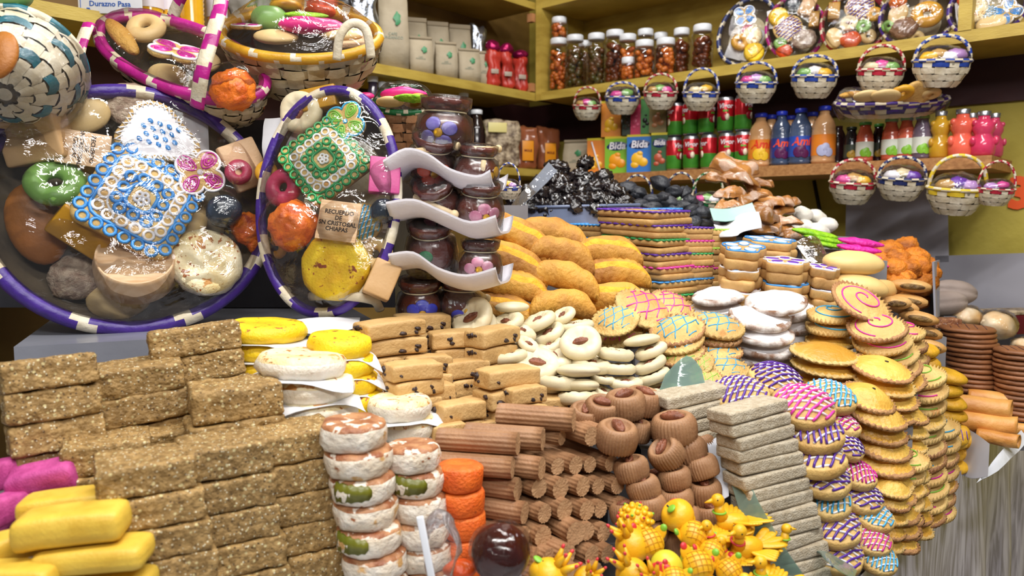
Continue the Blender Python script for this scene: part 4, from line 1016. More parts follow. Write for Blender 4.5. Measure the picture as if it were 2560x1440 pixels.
def lace_cookie(c1, name):
    A = .05; body = prism(sq_out(A, rr=.012), .013, .004, 0, dome=.003, amp=.0006, seed=4)
    za = .0148
    g1 = loops_square(A * .89, 24, .0052, .0138, .0019); g1.merge(loops_square(A * .40, 11, .0048, za + .0012, .0021))
    tube([(*p, .0142) for p in resample(sq_out(A * .76, rr=.012), 48)], .0019, 5, closed=True, g=g1)
    tube([(*p, za + .0013) for p in resample(sq_out(A * .27, rr=.008), 32)], .0024, 5, closed=True, g=g1)
    g2 = loops_square(A * .63, 17, .0050, za + .0004, .0017); tube([(*p, za) for p in resample(sq_out(A * .53, rr=.012), 48)], .0013, 5, closed=True, g=g2)
    for k in range(5):
        a = 2 * PI * k / 5; tube([(.0045 * math.cos(a) + .0028 * math.cos(q), .0045 * math.sin(a) + .0028 * math.sin(q), za + .002) for q in [2 * PI * j / 10 for j in range(10)]], .0018, 5, closed=True, g=g2)
    return body.mesh('lace', m_dough), [('icing', g1.mesh('ic', IC[c1])), ('icing', g2.mesh('ic', IC['white']), 'white icing loops')]
kind('lace_sky', 'lace_iced_cookie', 'cookie', 'square cookie with blue and white loop icing', .1, .018, [lace_cookie('sky', 'x')])
kind('lace_green', 'lace_iced_cookie', 'cookie', 'square cookie with green and white loop icing', .1, .018, [lace_cookie('dgreen', 'x')])
def butterfly(c, c2='white'):
    r = .05; out = []
    for k in range(64):
        t = 2 * PI * k / 64; out.append((r * (.78 + .22 * abs(math.cos(2 * t))) * math.cos(t), r * (.78 + .22 * abs(math.cos(2 * t))) * math.sin(t)))
    out = [(r * (.62 + .38 * abs(math.sin(2 * 2 * PI * k / 64)) ** .7) * math.cos(2 * PI * k / 64), r * (.62 + .38 * abs(math.sin(2 * 2 * PI * k / 64)) ** .7) * math.sin(2 * PI * k / 64)) for k in range(64)]
    g = G(); h = G(); z = .0115
    for k in range(4):
        a = PI / 4 + k * PI / 2
        for f in (1, .62, .3):
            tube([(r * .56 + r * .36 * f * math.cos(q), r * .23 * f * math.sin(q) * (1 + .25 * math.cos(q)), z) for q in [2 * PI * j / 18 for j in range(18)]], .0023, 5, closed=True, g=g, M=RZ(a))
    tube([(x * .95, y * .95, z - .001) for x, y in out], .003, 5, closed=True, g=h); blob(.006, .006, .0025, M=T(0, 0, z - .002), g=h)
    return prism(out, .0115, .003, 0, amp=.0004).mesh('fly', m_dough), [('icing', g.mesh('ic', IC[c])), ('icing_outline', h.mesh('ic', IC[c2]))]
kind('fly_pink', 'butterfly_cookie', 'cookie', 'butterfly cookie with pink looped icing', .1, .013, [butterfly('magenta')])
kind('fly_blue', 'butterfly_cookie', 'cookie', 'butterfly cookie with blue looped icing', .1, .013, [butterfly('sky')])
kind('fly_teal', 'butterfly_cookie', 'cookie', 'butterfly cookie with pale green looped icing', .1, .013, [butterfly('green', 'blue')])
def ring_sweet(m_, s=0):
    pr = [(.012, .008), (.02, .002), (.034, .0), (.044, .006), (.046, .015), (.04, .024), (.028, .029), (.017, .026), (.011, .018)]
    def fn(t, i, q, z): return q * (1 + .03 * math.cos(2 * t + s)), z - .003 * math.exp(-((t - 4.2) / .25) ** 2) * (i > 3)
    return lathe(pr + [pr[0]], 30, fn).mesh('ring', m_)
m_gring = mat('green_dough', '86b35a', '79a74e', 20, .4, .08, 100, var=.03); m_pring = mat('red_pink_dough', 'b83a5c', 'a52e4e', 20, .4, .15, 100, var=.03)
kind('ring_green', 'green_ring_sweet', 'sweet', 'green pinched ring sweet', .092, .029, [(ring_sweet(m_gring), [])])
kind('ring_pink', 'pink_ring_sweet', 'sweet', 'dark pink cracked ring sweet', .092, .029, [(ring_sweet(m_pring), [])])
kind('shredball', 'orange_shred_ball', 'sweet', 'orange shredded coconut ball', .06, .048, [(oball(s).mesh('ball', m_shred), []) for s in (11, 12)])
m_tan = mat('tan_candy', 'cfa878', 'c49c6a', 12, .5, .08, 100, var=0); m_gold = mat('gold_candy', 'b8861c', 'a87812', 14, .4, .1, 100, var=0); m_beige = mat('beige_cookie', 'dcb892', 'cfa67c', 14, .6, .2, 150, var=0)
m_lwood = mat('turned_pale_wood', 'dfc09c', 'cda67c', 14, .4, .05, 60, var=.03, stretch=(2, 14, 2)); m_pinks = mat('pink_candy', 'c8508c', 'b84480', 16, .45, .08, 120, var=0)
m_bbrown = mat('brown_bread', 'b06f28', '96591c', 9, .5, .2, 80, var=0); m_pale = mat('pale_dough', 'e0c48c', 'd2b278', 12, .5, .1, 80, var=.05)
for q in 'wy': KINDS[q + 'patn'] = dict(KINDS[q + 'pat'], var=[(v[0], []) for v in KINDS[q + 'pat']['var']])
def K1(key, name, cat, noun, w, h, me, parts=()): kind(key, name, cat, noun, w, h, [(me, list(parts))])
K1('wedge_tan', 'tan_candy_block', 'sweet', 'tan candy block', .1, .05, rbox(.1, .075, .05, .006, 4, .001, 30, 1).mesh('w', m_tan))
K1('wedge_gold', 'gold_candy_block', 'sweet', 'dark gold candy wedge', .1, .04, rbox(.1, .06, .04, .004, 4, .0008, 30, 2).mesh('w', m_gold))
K1('pink_cube', 'pink_candy_block', 'sweet', 'pink candy block', .1, .04, rbox(.1, .12, .04, .004, 4, .0008, 30, 3).mesh('w', m_pinks))
K1('beige_slab', 'beige_cookie', 'cookie', 'large beige cookie slab', .1, .02, rbox(.1, .12, .02, .006, 4, .001, 30, 4).mesh('w', m_beige))
K1('brown_loaf', 'brown_bread', 'bread', 'big smooth brown bread', .1, .05, blob(.05, .078, .025, .002, 14, 3, 26, 14).mesh('w', m_bbrown))
K1('long_bread', 'long_biscuit', 'biscuit', 'long rough yellow biscuit', .15, .034, blob(.075, .02, .017, .0028, 45, 5, 36, 14).mesh('w', mat('long_biscuit', 'd0a04a', 'b98232', 20, .6, .6, 130, var=0)))
K1('pale_oval', 'pale_pastry', 'pastry', 'pale glossy oval pastry', .1, .03, blob(.05, .036, .015, .002, 20, 6, 26, 12).mesh('w', m_pale))
K1('pale_ring', 'pale_ring_sweet', 'sweet', 'pale ring sweet', .092, .029, ring_sweet(m_pale, 2))
K1('ring_gold', 'gold_ring_sweet', 'sweet', 'golden ring sweet', .092, .029, ring_sweet(mat('gold_dough', 'd9a22c', 'c98f20', 16, .4, .1, 90, var=0), 1))
K1('green_ball', 'green_ball_sweet', 'sweet', 'pale green apple shaped sweet', .08, .06, blob(.04, .036, .03, .001, 14, 2, 24, 14, fn=lambda p: Vector((p.x, p.y, p.z - .012 * math.exp(-(p.x ** 2 + p.y ** 2) / .0001) * (p.z > 0)))).mesh('w', mat('green_marz', '8fc070', '7cae5c', 8, .35, var=0)))
K1('hot_pink', 'hot_pink_sweet', 'sweet', 'long hot pink candy', .12, .03, blob(.06, .022, .016, .004, 30, 6, 28, 12).mesh('w', mat('hot_pink', 'e8348c', 'd62478', 12, .35, .15, 60, var=0)))
K1('woodbox', 'round_wooden_box', 'box', 'round pale wooden box', .1, .045, lathe([(0, 0), (.043, 0), (.049, .006), (.05, .028), (.047, .038), (.0465, .0445), (.0445, .045), (.0435, .041), (0, .0405)], 48).mesh('w', m_lwood))
K1('darklump', 'dark_fig', 'fruit', 'blue-black candied fig', .07, .05, blob(.035, .032, .025, .004, 30, 4, 22, 14).mesh('w', mat('candied_fig', '1c2430', '2a3442', 20, .25, .4, 60, var=0, coat=.5)))
K1('white_lace', 'paper_doily', 'doily', 'white crinkled paper doily', .12, .01, G().merge(paper(5, .12)).mesh('w', m_white))
K1('cocoslab', 'brown_coconut_slab', 'sweet', 'rough brown nut slab', .08, .03, blob(.04, .036, .015, .005, 60, 6, 24, 12).mesh('w', mat('nut_brown', '6b4428', '8a6242', 60, .6, .9, 120, var=.1)))
K1('orchunk', 'orange_candied_piece', 'candied fruit', 'orange candied piece', .07, .03, blob(.035, .03, .015, .005, 40, 2, 20, 12).mesh('w', mat('orange_candied', 'd8641e', 'c24f12', 30, .35, .4, 80, var=.05)))
K1('nutlump', 'nut_brittle', 'sweet', 'greyish nut brittle piece', .08, .03, blob(.04, .036, .015, .005, 70, 8, 26, 14).mesh('w', mat('nut_grey', '8c7260', 'b8a590', 90, .6, .9, 200, var=.05)))
# duck shaped cookie: white zigzag rim, blue icing drops
def duck():
    out = [(r_ * math.cos(t), r_ * .8 * math.sin(t)) for t, r_ in [(2 * PI * k / 40, .05 * (1 + .16 * math.cos(3 * (2 * PI * k / 40) + .6))) for k in range(40)]]
    z = .0125; g = tube([(p.x, p.y, z) for p in [q * (.9 + .08 * (-1) ** i) for i, q in enumerate(resample(out, 70))]], .0018, 5, closed=True)
    prism([(x * .85, y * .85) for x, y in out], .0012, .0005, z - .0008, g=g)
    b = G(); rnd = random.Random(2)
    for i in range(4):
        for j in range(4): blob(.0042, .003, .0014, seg=10, rings=6, g=b, M=T(-.018 + i * .012 + (j % 2) * .006, -.014 + j * .0095, z + .0003) @ RZ(-.6))
    return prism(out, .012, .003, 0, amp=.0005).mesh('duck', m_dough), [('icing', g.mesh('ic', IC['white'])), ('icing_drops', b.mesh('ic', IC['sky']), 'blue icing drops')]
KINDS['duck'] = dict(name='drop_iced_cookie', cat='cookie', noun='white iced cookie with blue drops and zigzag rim', w=.1, h=.014, var=[duck()])
# wooden souvenir tag with hand lettering
m_burn = mat('burnt_lettering', '3a2a20', rough=.7, var=0)
def tag_mesh(w_, h, rot):
    body = rbox(w_, h, .006, .001, 3).mesh('tag', m_lwood)
    g = text_mesh('RECUERDO\nDE\nSN CRISTOBAL\nCHIAPAS', (h if rot == 0 else w_) * (.15 if rot == 0 else .115), RZ(rot) @ Matrix.Identity(4), .0003, (m_burn,), bold=.0004)
    g.transform(T(0, 0, .0063)); return body, g
for key, w_, h, rot in (('tag_v', .115, .085, -PI / 2), ('tag_h', .108, .1, 0)):
    b_, t_ = tag_mesh(w_, h, rot); K1(key, 'souvenir_tag', 'tag', 'small wooden souvenir tag with burnt lettering', w_, .0065, b_, [('lettering', t_)])

def shell_film(rx, ry, bumps, crest=.03, res=34, seed=0, wr=.004, over=1.03, back=.0):
    """cellophane stretched over the rim and the tops of the contents; bumps=[(a,b,rad,top)]"""
    n = res; Z = {}; 
    for i in range(n + 1):
        for j in range(n + 1):
            u = i / n * 2 - 1; v = j / n * 2 - 1
            # square to disc
            x = u * math.sqrt(1 - v * v / 2); y = v * math.sqrt(1 - u * u / 2); a, b = x * rx * over, y * ry * over
            rr = min(1, math.hypot(x, y)); z = crest * (1 - rr ** 2.5)
            for (ca, cb, rad, top) in bumps:
                d = math.hypot(a - ca, b - cb) / rad
                if d < 1.6: z = max(z, (top + .004) * max(0, 1 - max(0, d - .75) ** 1.3 * 1.1))
            Z[i, j] = [a, b, z, rr]
    for _ in range(3):
        N2 = {}
        for (i, j), q in Z.items():
            if q[3] > .985: N2[i, j] = q[2] * .0 if q[3] > .985 else q[2]; continue
            s_ = [Z[k][2] for k in ((i - 1, j), (i + 1, j), (i, j - 1), (i, j + 1)) if k in Z]
            N2[i, j] = max(q[2] * .6 + .4 * sum(s_) / len(s_), q[2] * .9)
        for k in Z: Z[k][2] = N2[k]
    g = G(); V_ = []
    for i in range(n + 1):
        for j in range(n + 1):
            a, b, z, rr = Z[i, j]; w1 = nz((a, b, 0), 22, seed); w2 = nz((a, b, 1), 60, seed + 2)
            z += wr * ((1 - abs(w1) * 2) * .5 + w2 * .5) * (1 if rr < .97 else .3); V_.append((a, b, z + .003))
    F = [(i * (n + 1) + j, (i + 1) * (n + 1) + j, (i + 1) * (n + 1) + j + 1, i * (n + 1) + j + 1) for i in range(n) for j in range(n)]
    g.add(V_, F)
    # skirt pulled over the rim to the back
    m_ = 72; b0 = len(g.v)
    for k in range(m_):
        t = 2 * PI * k / m_
        for (q, z) in ((over, .002), (over * 1.03, -.01), (over * .97, -.03), (over * .88, -.05)):
            w1 = nz((math.cos(t) * 3, math.sin(t) * 3, q * 9), 3, seed) * .006; g.v.append(((rx * q + w1) * math.cos(t), (ry * q + w1) * math.sin(t), z + w1 + .003))
    for k in range(m_):
        k2 = (k + 1) % m_
        for l in range(3): g.f.append((b0 + k * 4 + l, b0 + k * 4 + l + 1, b0 + k2 * 4 + l + 1, b0 + k2 * 4 + l)); g.m.append(0); g.sm.append(True)
    return g
def wrapped(label, M, rx, ry, d, dye, items, group=None, rim=.009, cols=30, rows=5, crest=.03, filmm=None, palm=None, wr=.004, floorz=None, hand=None, stripe=8, wid=2, colour_rows=(0,), where='', res=34, bot=.72, over=1.03):
    """oval basket with its contents under cellophane. items: (key, x, y, wpx, height above floor, rot, tiltx, tilty, text)"""
    t = thing('gift_basket', label, 'basket', M, None, group)
    part(t, 'woven_body', weave(rx, ry, d, cols, rows, bot, colour_rows=colour_rows).mesh('body', palm or m_palm, PC[dye], m_gapshade))
    part(t, 'rim', rimtube(rx, ry, rim, stripe=stripe, wid=wid).mesh('rim', PC[dye], m_palmw), label=dye + ' wrapped rim')
    bumps = []
    Yc = (M.translation).y
    fl = -d * .55 if floorz is None else floorz
    cnt = {}
    for it in items: cnt.setdefault(it[0], []).append(it)
    for it in items:
        key, x, y, wp, h, rot = it[:6]; tx, ty = (it[6], it[7]) if len(it) > 7 else (0, 0); txt = it[8] if len(it) > 8 else ''
        dup = sorted(cnt[key], key=lambda q: q[2])
        if len(dup) > 1 and not txt: i_ = dup.index(it); txt = ['highest', 'middle', 'lower middle'][min(i_, 2)] if i_ < len(dup) - 1 else 'lowest'
        K = KINDS[key]; q = onp(M, x, y, h); dist = (M @ q - Vector((0, 0, H))); Yd = dist.y * cp - dist.z * sp
        s = wp * Yd / FPX / K['w']; top = h + K['h'] * s * .5
        MM = M @ T(q.x, q.y, h) @ RX(R(tx)) @ RY(R(ty)) @ RZ(R(rot)) @ S(s) @ T(0, 0, -K['h'] / 2)
        place(key, MM, (K['noun'] + ' ' + txt + ' in ' + where).replace('  ', ' '), 'sweets inside wrapped baskets')
        if top > 0: bumps.append((q.x, q.y, K['w'] * s * .5, top))
    if hand:
        w_, hh, r_, hm, cfg = hand; hg = handle(w_, hh, r_, **cfg); part(t, 'handle', hg.mesh('handle', *hm[:2]), hm[2])
    part(t, 'cellophane', shell_film(rx, ry, bumps, crest, res, random.randrange(99), wr, over).mesh('film', filmm or m_film), label='clear shiny cellophane wrap')
    return t

# ---- the big oval tray
YB = 1.2
Mb = frame(P(330, 520, YB), tilt=12)
sx = YB / FPX
items = [('brown_loaf', 92, 560, 135, -.022, 12, 0, 0), ('wedge_tan', 92, 350, 150, .0, 15, 20, -25), ('tag_v', 209, 372, 118, .022, -8, 0, 0), ('pale_oval', 200, 285, 140, -.005, 10, 0, 0),
         ('ring_green', 138, 455, 138, .012, 0, -20, 0), ('duck', 392, 338, 185, .018, -18, 0, 0), ('lace_sky', 352, 502, 242, .024, -30, -6, 8), ('fly_pink', 500, 432, 128, .02, 10, 0, 0),
         ('beige_slab', 612, 412, 100, .01, 25, 0, 15), ('ring_pink', 596, 430, 66, .022, 40, 0, 0), ('darklump', 560, 528, 90, .02, 30, 0, 0), ('shredball', 618, 572, 80, .0, 0, 0, 0), ('shredball', 640, 610, 50, -.005, 0, 0, 0, 'at the rim'),
         ('wedge_gold', 202, 578, 135, .008, -38, 25, 0), ('woodbox', 340, 668, 192, .006, 0, -32, 0), ('wpatn', 516, 655, 175, .012, 5, -12, 5), ('nutlump', 330, 262, 130, -.012, 0, 0, 0), ('ring_gold', 215, 440, 70, -.005, 0, 0, 0), ('white_lace', 440, 300, 150, -.01, 0), ('nutlump', 190, 690, 130, -.03, 30), ('pale_oval', 300, 745, 150, -.03, 10), ('pale_oval', 470, 560, 120, -.02, 60)]
items = [(i + ((0, 0) if len(i) == 6 else ()) + (('',) if len(i) < 9 else ())) for i in items]
wrapped('big oval basket tray with purple rim, wrapped in cellophane, leaning behind the peanut blocks', Mb, 325 * sx, 300 * sx, .06, 'purple', items, 'wrapped gift baskets', rim=.012, where='the big purple rimmed tray', stripe=11, wid=2, crest=.024, wr=.0055, over=1.0, rows=4, cols=44, res=56)
# ---- second oval basket
YC = 1.22
M2 = frame(P(820, 500, YC), az=-10, tilt=12)
items = [('cream', 752, 280, 112, -.004, 0, 0, 0, 'at the top'), ('wedge_gold', 800, 250, 95, -.01, 10, 0, 0), ('fly_teal', 865, 305, 110, .01, 20, 0, 0), ('lace_green', 812, 402, 182, .015, 42, -5, 8), ('white_lace', 705, 345, 110, -.015, 0, 0, 0), ('ring_pink', 708, 468, 98, .01, 60, 0, 0),
         ('shredball', 733, 565, 125, .012, 0, 0, 0), ('tag_h', 846, 553, 108, .032, -7, 0, 0), ('lat_blue', 905, 555, 100, .005, 20, 0, 15), ('ypatn', 838, 665, 178, .012, 0, 0, 0), ('wedge_tan', 955, 700, 92, .01, 70, 0, 25), ('pink_cube', 962, 440, 76, .012, 0, 0, 20), ('darklump', 958, 528, 70, .01, 0, 0, 0), ('pale_ring', 940, 635, 90, -.01, 0, 0, 0), ('ring_gold', 665, 430, 60, -.01, 0, 0, 0), ('ring_gold', 690, 620, 60, -.02, 0, 0, 0)]
t2 = wrapped('tall oval basket with purple wrapped rim in cellophane beside the foam trays', M2, 178 * YC / FPX, 282 * YC / FPX, .075, 'purple', items, 'wrapped gift baskets', where='the tall oval basket', stripe=9, wid=3, crest=.022, wr=.004, rows=5, cols=34, over=1.0, colour_rows=(), res=46)
bpy.context.view_layer.update()
HB_ = True
# ---- pink striped basket above
YD = 1.3
M3 = frame(P(452, 142, YD), az=6, tilt=40, roll=-31)
m_in = mat('kraft_inside', '6e5a48', '57452f', 10, .7, var=0)
items = [('long_bread', 305, 92, 165, .005, -22, 0, 0), ('pale_ring', 365, 68, 100, .0, 0, 0, 0), ('fly_pink', 440, 130, 140, .02, 30, -30, 0), ('shredball', 582, 225, 112, .01, 0, 0, 0), ('pale_oval', 500, 150, 110, -.03, 0, 0, 0), ('pale_oval', 420, 190, 110, -.04, 0, 0, 0)]
t3 = wrapped('basket with magenta and cream rim on top of the big tray', M3, 238 * YD / FPX, 104 * YD / FPX, .09, 'pink', items, 'wrapped gift baskets', where='the magenta rimmed basket', stripe=8, wid=1.5, crest=.02, wr=.004, rows=5, cols=26, colour_rows=(), rim=.0105)
def strap(pts, w_, m1, m2, stripe=4, wid=2):
    return tube([P(*p) for p in pts], w_, 8, mif=lambda i, k: 1 if ((i + k * .5) % stripe) < wid else 0, flat=.45, up=Vector((0, -1, .2))).mesh('strap', m1, m2)
def smooth(pts, n=5):
    out = []
    for a in range(len(pts) - 1):
        p0 = pts[max(a - 1, 0)]; p1 = pts[a]; p2 = pts[a + 1]; p3 = pts[min(a + 2, len(pts) - 1)]
        for k in range(n):
            t = k / n; out.append(tuple(.5 * (2 * p1[i] + (p2[i] - p0[i]) * t + (2 * p0[i] - 5 * p1[i] + 4 * p2[i] - p3[i]) * t * t + (3 * p1[i] - p0[i] - 3 * p2[i] + p3[i]) * t ** 3) for i in range(3)))
    return out + [pts[-1]]
def world_part(par, name, me, label=None):
    o = part(par, name, me, None, label); o.matrix_parent_inverse = par.matrix_world.inverted(); return o
bpy.context.view_layer.update()
world_part(t3, 'handle', strap(smooth([(492, 268, 1.19), (505, 180, 1.17), (530, 90, 1.19), (552, 5, 1.23), (545, -70, 1.28), (500, -80, 1.34), (455, -10, 1.38), (430, 45, 1.4)], 7), .0125, m_palmw, PC['pink'], 6, 2.4), 'magenta and cream striped handle')
world_part(t3, 'handle', strap(smooth([(222, 60, 1.30), (200, 120, 1.27), (190, 190, 1.25), (205, 235, 1.24)], 7), .011, m_palmw, PC['pink'], 6, 2.4), 'magenta and cream striped handle end')
# ---- yellow rimmed bowl
YE = 1.32
M4 = frame(P(752, 86, YE), az=6, tilt=52, roll=-3)
items = [('green_ball', 675, 48, 92, .0, 0, -30, 0), ('fly_pink', 618, 66, 84, .0, 0, -20, 0), ('hot_pink', 780, 66, 165, .012, 6, -20, 0), ('pale_oval', 690, 92, 110, -.004, 0, -10, 0), ('pale_oval', 852, 84, 110, .0, 0, -10, 0), ('orchunk', 800, 30, 80, .005, 0, -30, 0), ('beige_slab', 880, 100, 80, -.01, 20, -10, 0), ('ring_gold', 715, 14, 80, .01, 0, -30, 0), ('gstrip', 765, 38, 110, .01, 4, -20, 0)]
t4 = wrapped('round cream basket with yellow rim, full of sweets under film, highest on the left', M4, 188 * YE / FPX, 128 * YE / FPX, .1, 'yellow', items, 'wrapped gift baskets', where='the yellow rimmed basket', stripe=8, wid=1.2, crest=.06, wr=.005, rows=5, cols=22, colour_rows=(), rim=.0095, floorz=-.02, bot=.62)
bpy.context.view_layer.update()
world_part(t4, 'handle', tube([P(*p) for p in smooth([(842, 150, 1.21), (850, 90, 1.2), (880, 58, 1.2), (915, 75, 1.2), (928, 145, 1.21)], 6)], .007, 8, flat=.5, up=Vector((0, -1, 0))).mesh('h', m_palmw, m_palm))
# ---- wrapped basket at the left picture edge
YF = 1.15
M5 = frame(P(60, 150, YF), az=30, tilt=10, roll=25)
items = [('green_ball', 20, 30, 90, .0, 0, 0, 0), ('beige_slab', 10, 150, 90, .0, 0, 0, 0), ('pale_oval', 60, 60, 100, .0, 0, 0, 0)]
t5 = thing('gift_basket', 'cream and teal woven basket in crinkled film at the left picture edge', 'basket', frame(P(48, 165, YF), az=20, tilt=-32, roll=-35) @ RX(PI) @ S(.86), None, 'wrapped gift baskets')
part(t5, 'woven_body', weave(.1, .1, .12, 14, 8, .16, .006, (2, 5)).mesh('b', m_palmw, PC['teal'], m_gapshade))
part(t5, 'rim', rimtube(.1, .1, .009, stripe=10, wid=5).mesh('r', PC['teal'], m_palmw))
part(t5, 'cellophane', blob(.108, .108, .098, .008, 14, 3, 30, 18, base=False, M=T(0, 0, -.03)).mesh('f', m_filmw), label='crinkled clear wrap')
place('green_ball', T(*P(18, 28, 1.12)) @ S(.9), 'pale green apple shaped sweet in the teal striped basket at the edge', 'sweets inside wrapped baskets')
place('brown_loaf', T(*P(15, 150, 1.02)) @ RX(1.2) @ S(.45), 'brown bread piece pressed against the film of the teal striped basket', 'sweets inside wrapped baskets')
world_part(t2, 'handle', tube([P(*p) for p in smooth([(775, 742, 1.2), (830, 738, 1.17), (890, 742, 1.165), (935, 752, 1.18), (950, 775, 1.2)], 5)], .0075, 8, flat=.6, up=Vector((0, -1, 0))).mesh('h', m_palmw, m_palm), 'cream palm handle')
# ---- small salmon basket with green rim
YG = 1.42
M6 = frame(P(1012, 262, YG), az=5, tilt=66)
items = [('hot_pink', 1010, 238, 120, .03, 0, -50, 0), ('pale_oval', 975, 255, 70, .02, 0, -40, 0), ('ring_gold', 1040, 250, 70, .02, 0, -40, 0), ('gstrip', 1030, 246, 90, .03, 5, -50, 0)]
wrapped('small salmon coloured basket with green rim behind the clay pots', M6, 80 * YG / FPX, 68 * YG / FPX, .075, 'green', items, 'wrapped gift baskets', where='the small green rimmed basket', rows=4, cols=12, crest=.035, rim=.006, palm=m_salmon, colour_rows=(), bot=.7, stripe=8, wid=2)
# bits of further wrapped goods squeezed between the baskets
item('hot_pink', 895, 232, 1.34, 80, 'hot pink candy squeezed behind the tall oval basket', 20, 20)
item('pale_oval', 905, 268, 1.36, 80, 'pale pastry squeezed behind the tall oval basket', 80, 30)
item('shredball', 170, 205, 1.3, 90, 'orange shred ball behind the magenta rimmed basket', 0)
item('shredball', 625, 235, 1.36, 70, 'orange shred ball between magenta and yellow rimmed baskets', 0)
item('orchunk', 500, 215, 1.42, 120, 'orange candied piece under the magenta rimmed basket', 0)

# ================================================= clay pots on foam trays
m_pot = mat('dark_red_clay', '64291a', '4c1f14', 14, .25, .15, 60, var=.1, coat=.5)
m_foam = mat('white_foam', 'e2dfe6', 'd8d5de', 20, .45, .1, 200, var=.02)
m_stick = mat('pale_stick', 'd9c39c', 'c9b084', 20, .5, var=0)
def pot(): return lathe([(0, 0), (.018, 0), (.03, .008), (.037, .022), (.037, .034), (.03, .048), (.025, .053), (.025, .056), (.031, .060), (.032, .070), (.029, .073), (.026, .071), (.025, .06), (0, .058)], 36, lambda t, i, r, z: (r + (.0012 * math.cos(9 * t) if 8 <= i <= 11 else 0), z))
flw = {k: mat('paint_' + k, c, c2, 60, .4, var=0) for k, (c, c2) in dict(purple=('6a58b8', '8f86cc'), pink=('d884a4', 'e8b0c4'), blue=('3038c8', '3a48e0'), orange=('e8501c', 'd8400c'), white=('dcdce4', 'c8c8d4'), green=('2e8a50', '28784a'), yellow=('e0b020', 'd8a010')).items()}
def flower(c, n=4, cen='yellow', r=.013):
    """painted relief flower lying on the belly of a pot, facing -y"""
    g = G(); A = .0375
    for k in range(n):
        a = 2 * PI * k / n + .5; x, z = .017 * math.cos(a), .027 + .013 * math.sin(a)
        blob(r * .85, r * .72, .0016, 0, seg=12, rings=6, g=g, M=T(0, 0, .0) @ RZ(x / A) @ T(0, -A * math.cos((z - .027) / .034 * .9) + .0004, z) @ RX(PI / 2 - (z - .027) * 18), base=False)
    h = blob(.0062, .0062, .002, 0, seg=12, rings=6, M=T(0, -A - .0005, .027) @ RX(PI / 2), base=False)
    return g.mesh('petals', flw[c]), h.mesh('centre', flw[cen])
me_pot = pot().mesh('pot', m_pot)
me_bag = lathe([(.0, -.001), (.04, -.001), (.0405, .03), (.036, .05), (.027, .0555), (.034, .064), (.035, .075), (.02, .078), (0, .078)], 40, lambda t, i, r, z: (r * (1 + .05 * nz((math.cos(t), math.sin(t), z * 30), 4, 3)), z)).mesh('bag', m_filmw)
me_tie = tube([(.0275 * math.cos(2 * PI * k / 24), .0275 * math.sin(2 * PI * k / 24), .0555) for k in range(24)], .0012, 5, closed=True).mesh('tie', m_palm)
g = tube([(-.035, 0, 0), (.03, 0, 0)], .0042, 8, up=Vector((0, 0, 1))); blob(.007, .007, .007, g=g, M=T(.034, 0, 0), base=False, seg=12, rings=8); me_st = g.mesh('stick', m_stick)
def clay(x, y, w_, Y, label, c='purple', n=4, yaw=0, tilt=0, roll=0, stick=None, cen='yellow', sp_=1):
    M = T(*P(x, y, Y)) @ RX(R(tilt)) @ RY(R(roll)) @ RZ(R(yaw)) @ S(w_ * Y / FPX / .075)
    t = thing('clay_pot', label, 'pot', M @ T(0, 0, -.036), me_pot, 'wrapped clay pots')
    if c:
        a, b = flower(c, n, cen); part(t, 'painted_flower', a, None, c + ' painted petals'); part(t, 'flower_centre', b)
    part(t, 'tie_string', me_tie)
    if stick: part(t, 'spoon_stick', me_st, T(*stick[0]) @ RZ(R(stick[1])) @ RY(R(stick[2])), 'pale turned wooden stick')
    part(t, 'plastic_bag', me_bag, None, 'clear crinkled bag')
def tray(pts, Yn, label, wd=.11):
    """curved foam tray, long axis through the pixels pts"""
    g = G(); n = len(pts) - 1; V_ = []; m_ = 8
    C_ = [P(x, y, Yn) for x, y in pts]
    for i, c in enumerate(C_):
        for j in range(m_ + 1):
            t = j / m_; yy = (t - .5) * wd; lip = .026 * (abs(t - .5) * 2) ** 4
            V_.append((c.x + yy * .25, c.y + .035 + yy, c.z + lip - .012))
    F = [(i * (m_ + 1) + j, (i + 1) * (m_ + 1) + j, (i + 1) * (m_ + 1) + j + 1, i * (m_ + 1) + j + 1) for i in range(n) for j in range(m_)]
    g.add(V_, F); b = len(V_); g.add([(x, y, z - .0035) for x, y, z in V_], [q[::-1] for q in F])
    for i in range(n):
        for j in (0, m_):
            a = i * (m_ + 1) + j; q = (a, a + m_ + 1, b + a + m_ + 1, b + a); g.f.append(q if j else q[::-1]); g.m.append(0); g.sm.append(False)
    for i in (0, n):
        for j in range(m_): a = i * (m_ + 1) + j; g.f.append((a, a + 1, b + a + 1, b + a)); g.m.append(0); g.sm.append(False)
    thing('foam_tray', label, 'tray', None, g.mesh('tray', m_foam), 'foam trays')
YT = 1.27
tray(smooth([(985, 425, 0), (1040, 392, 0), (1095, 402, 0), (1150, 445, 0), (1215, 462, 0), (1250, 450, 0)], 4) and [(p[0], p[1]) for p in smooth([(985, 425, 0), (1040, 395, 0), (1095, 408, 0), (1150, 445, 0), (1215, 462, 0), (1248, 448, 0)], 4)], 1.2, 'uppermost white foam tray, tilted, carrying two wrapped clay pots')
tray([(p[0], p[1]) for p in smooth([(992, 528, 0), (1060, 520, 0), (1130, 548, 0), (1200, 575, 0), (1262, 560, 0)], 4)], 1.18, 'middle white foam tray, carrying two wrapped clay pots')
tray([(p[0], p[1]) for p in smooth([(998, 655, 0), (1060, 650, 0), (1120, 688, 0), (1190, 706, 0), (1262, 688, 0)], 4)], 1.17, 'lowest white foam tray, above the blue flower pot')
clay(1112, 318, 138, 1.27, 'clay pot with purple flower, highest in front of salmon basket', 'purple', 4, -8, 4, 4)
clay(1078, 398, 120, 1.25, 'clay pot with orange flower on the uppermost foam tray', 'orange', 5, 15, 25, 12, ((0, -.02, .062), 12, -8))
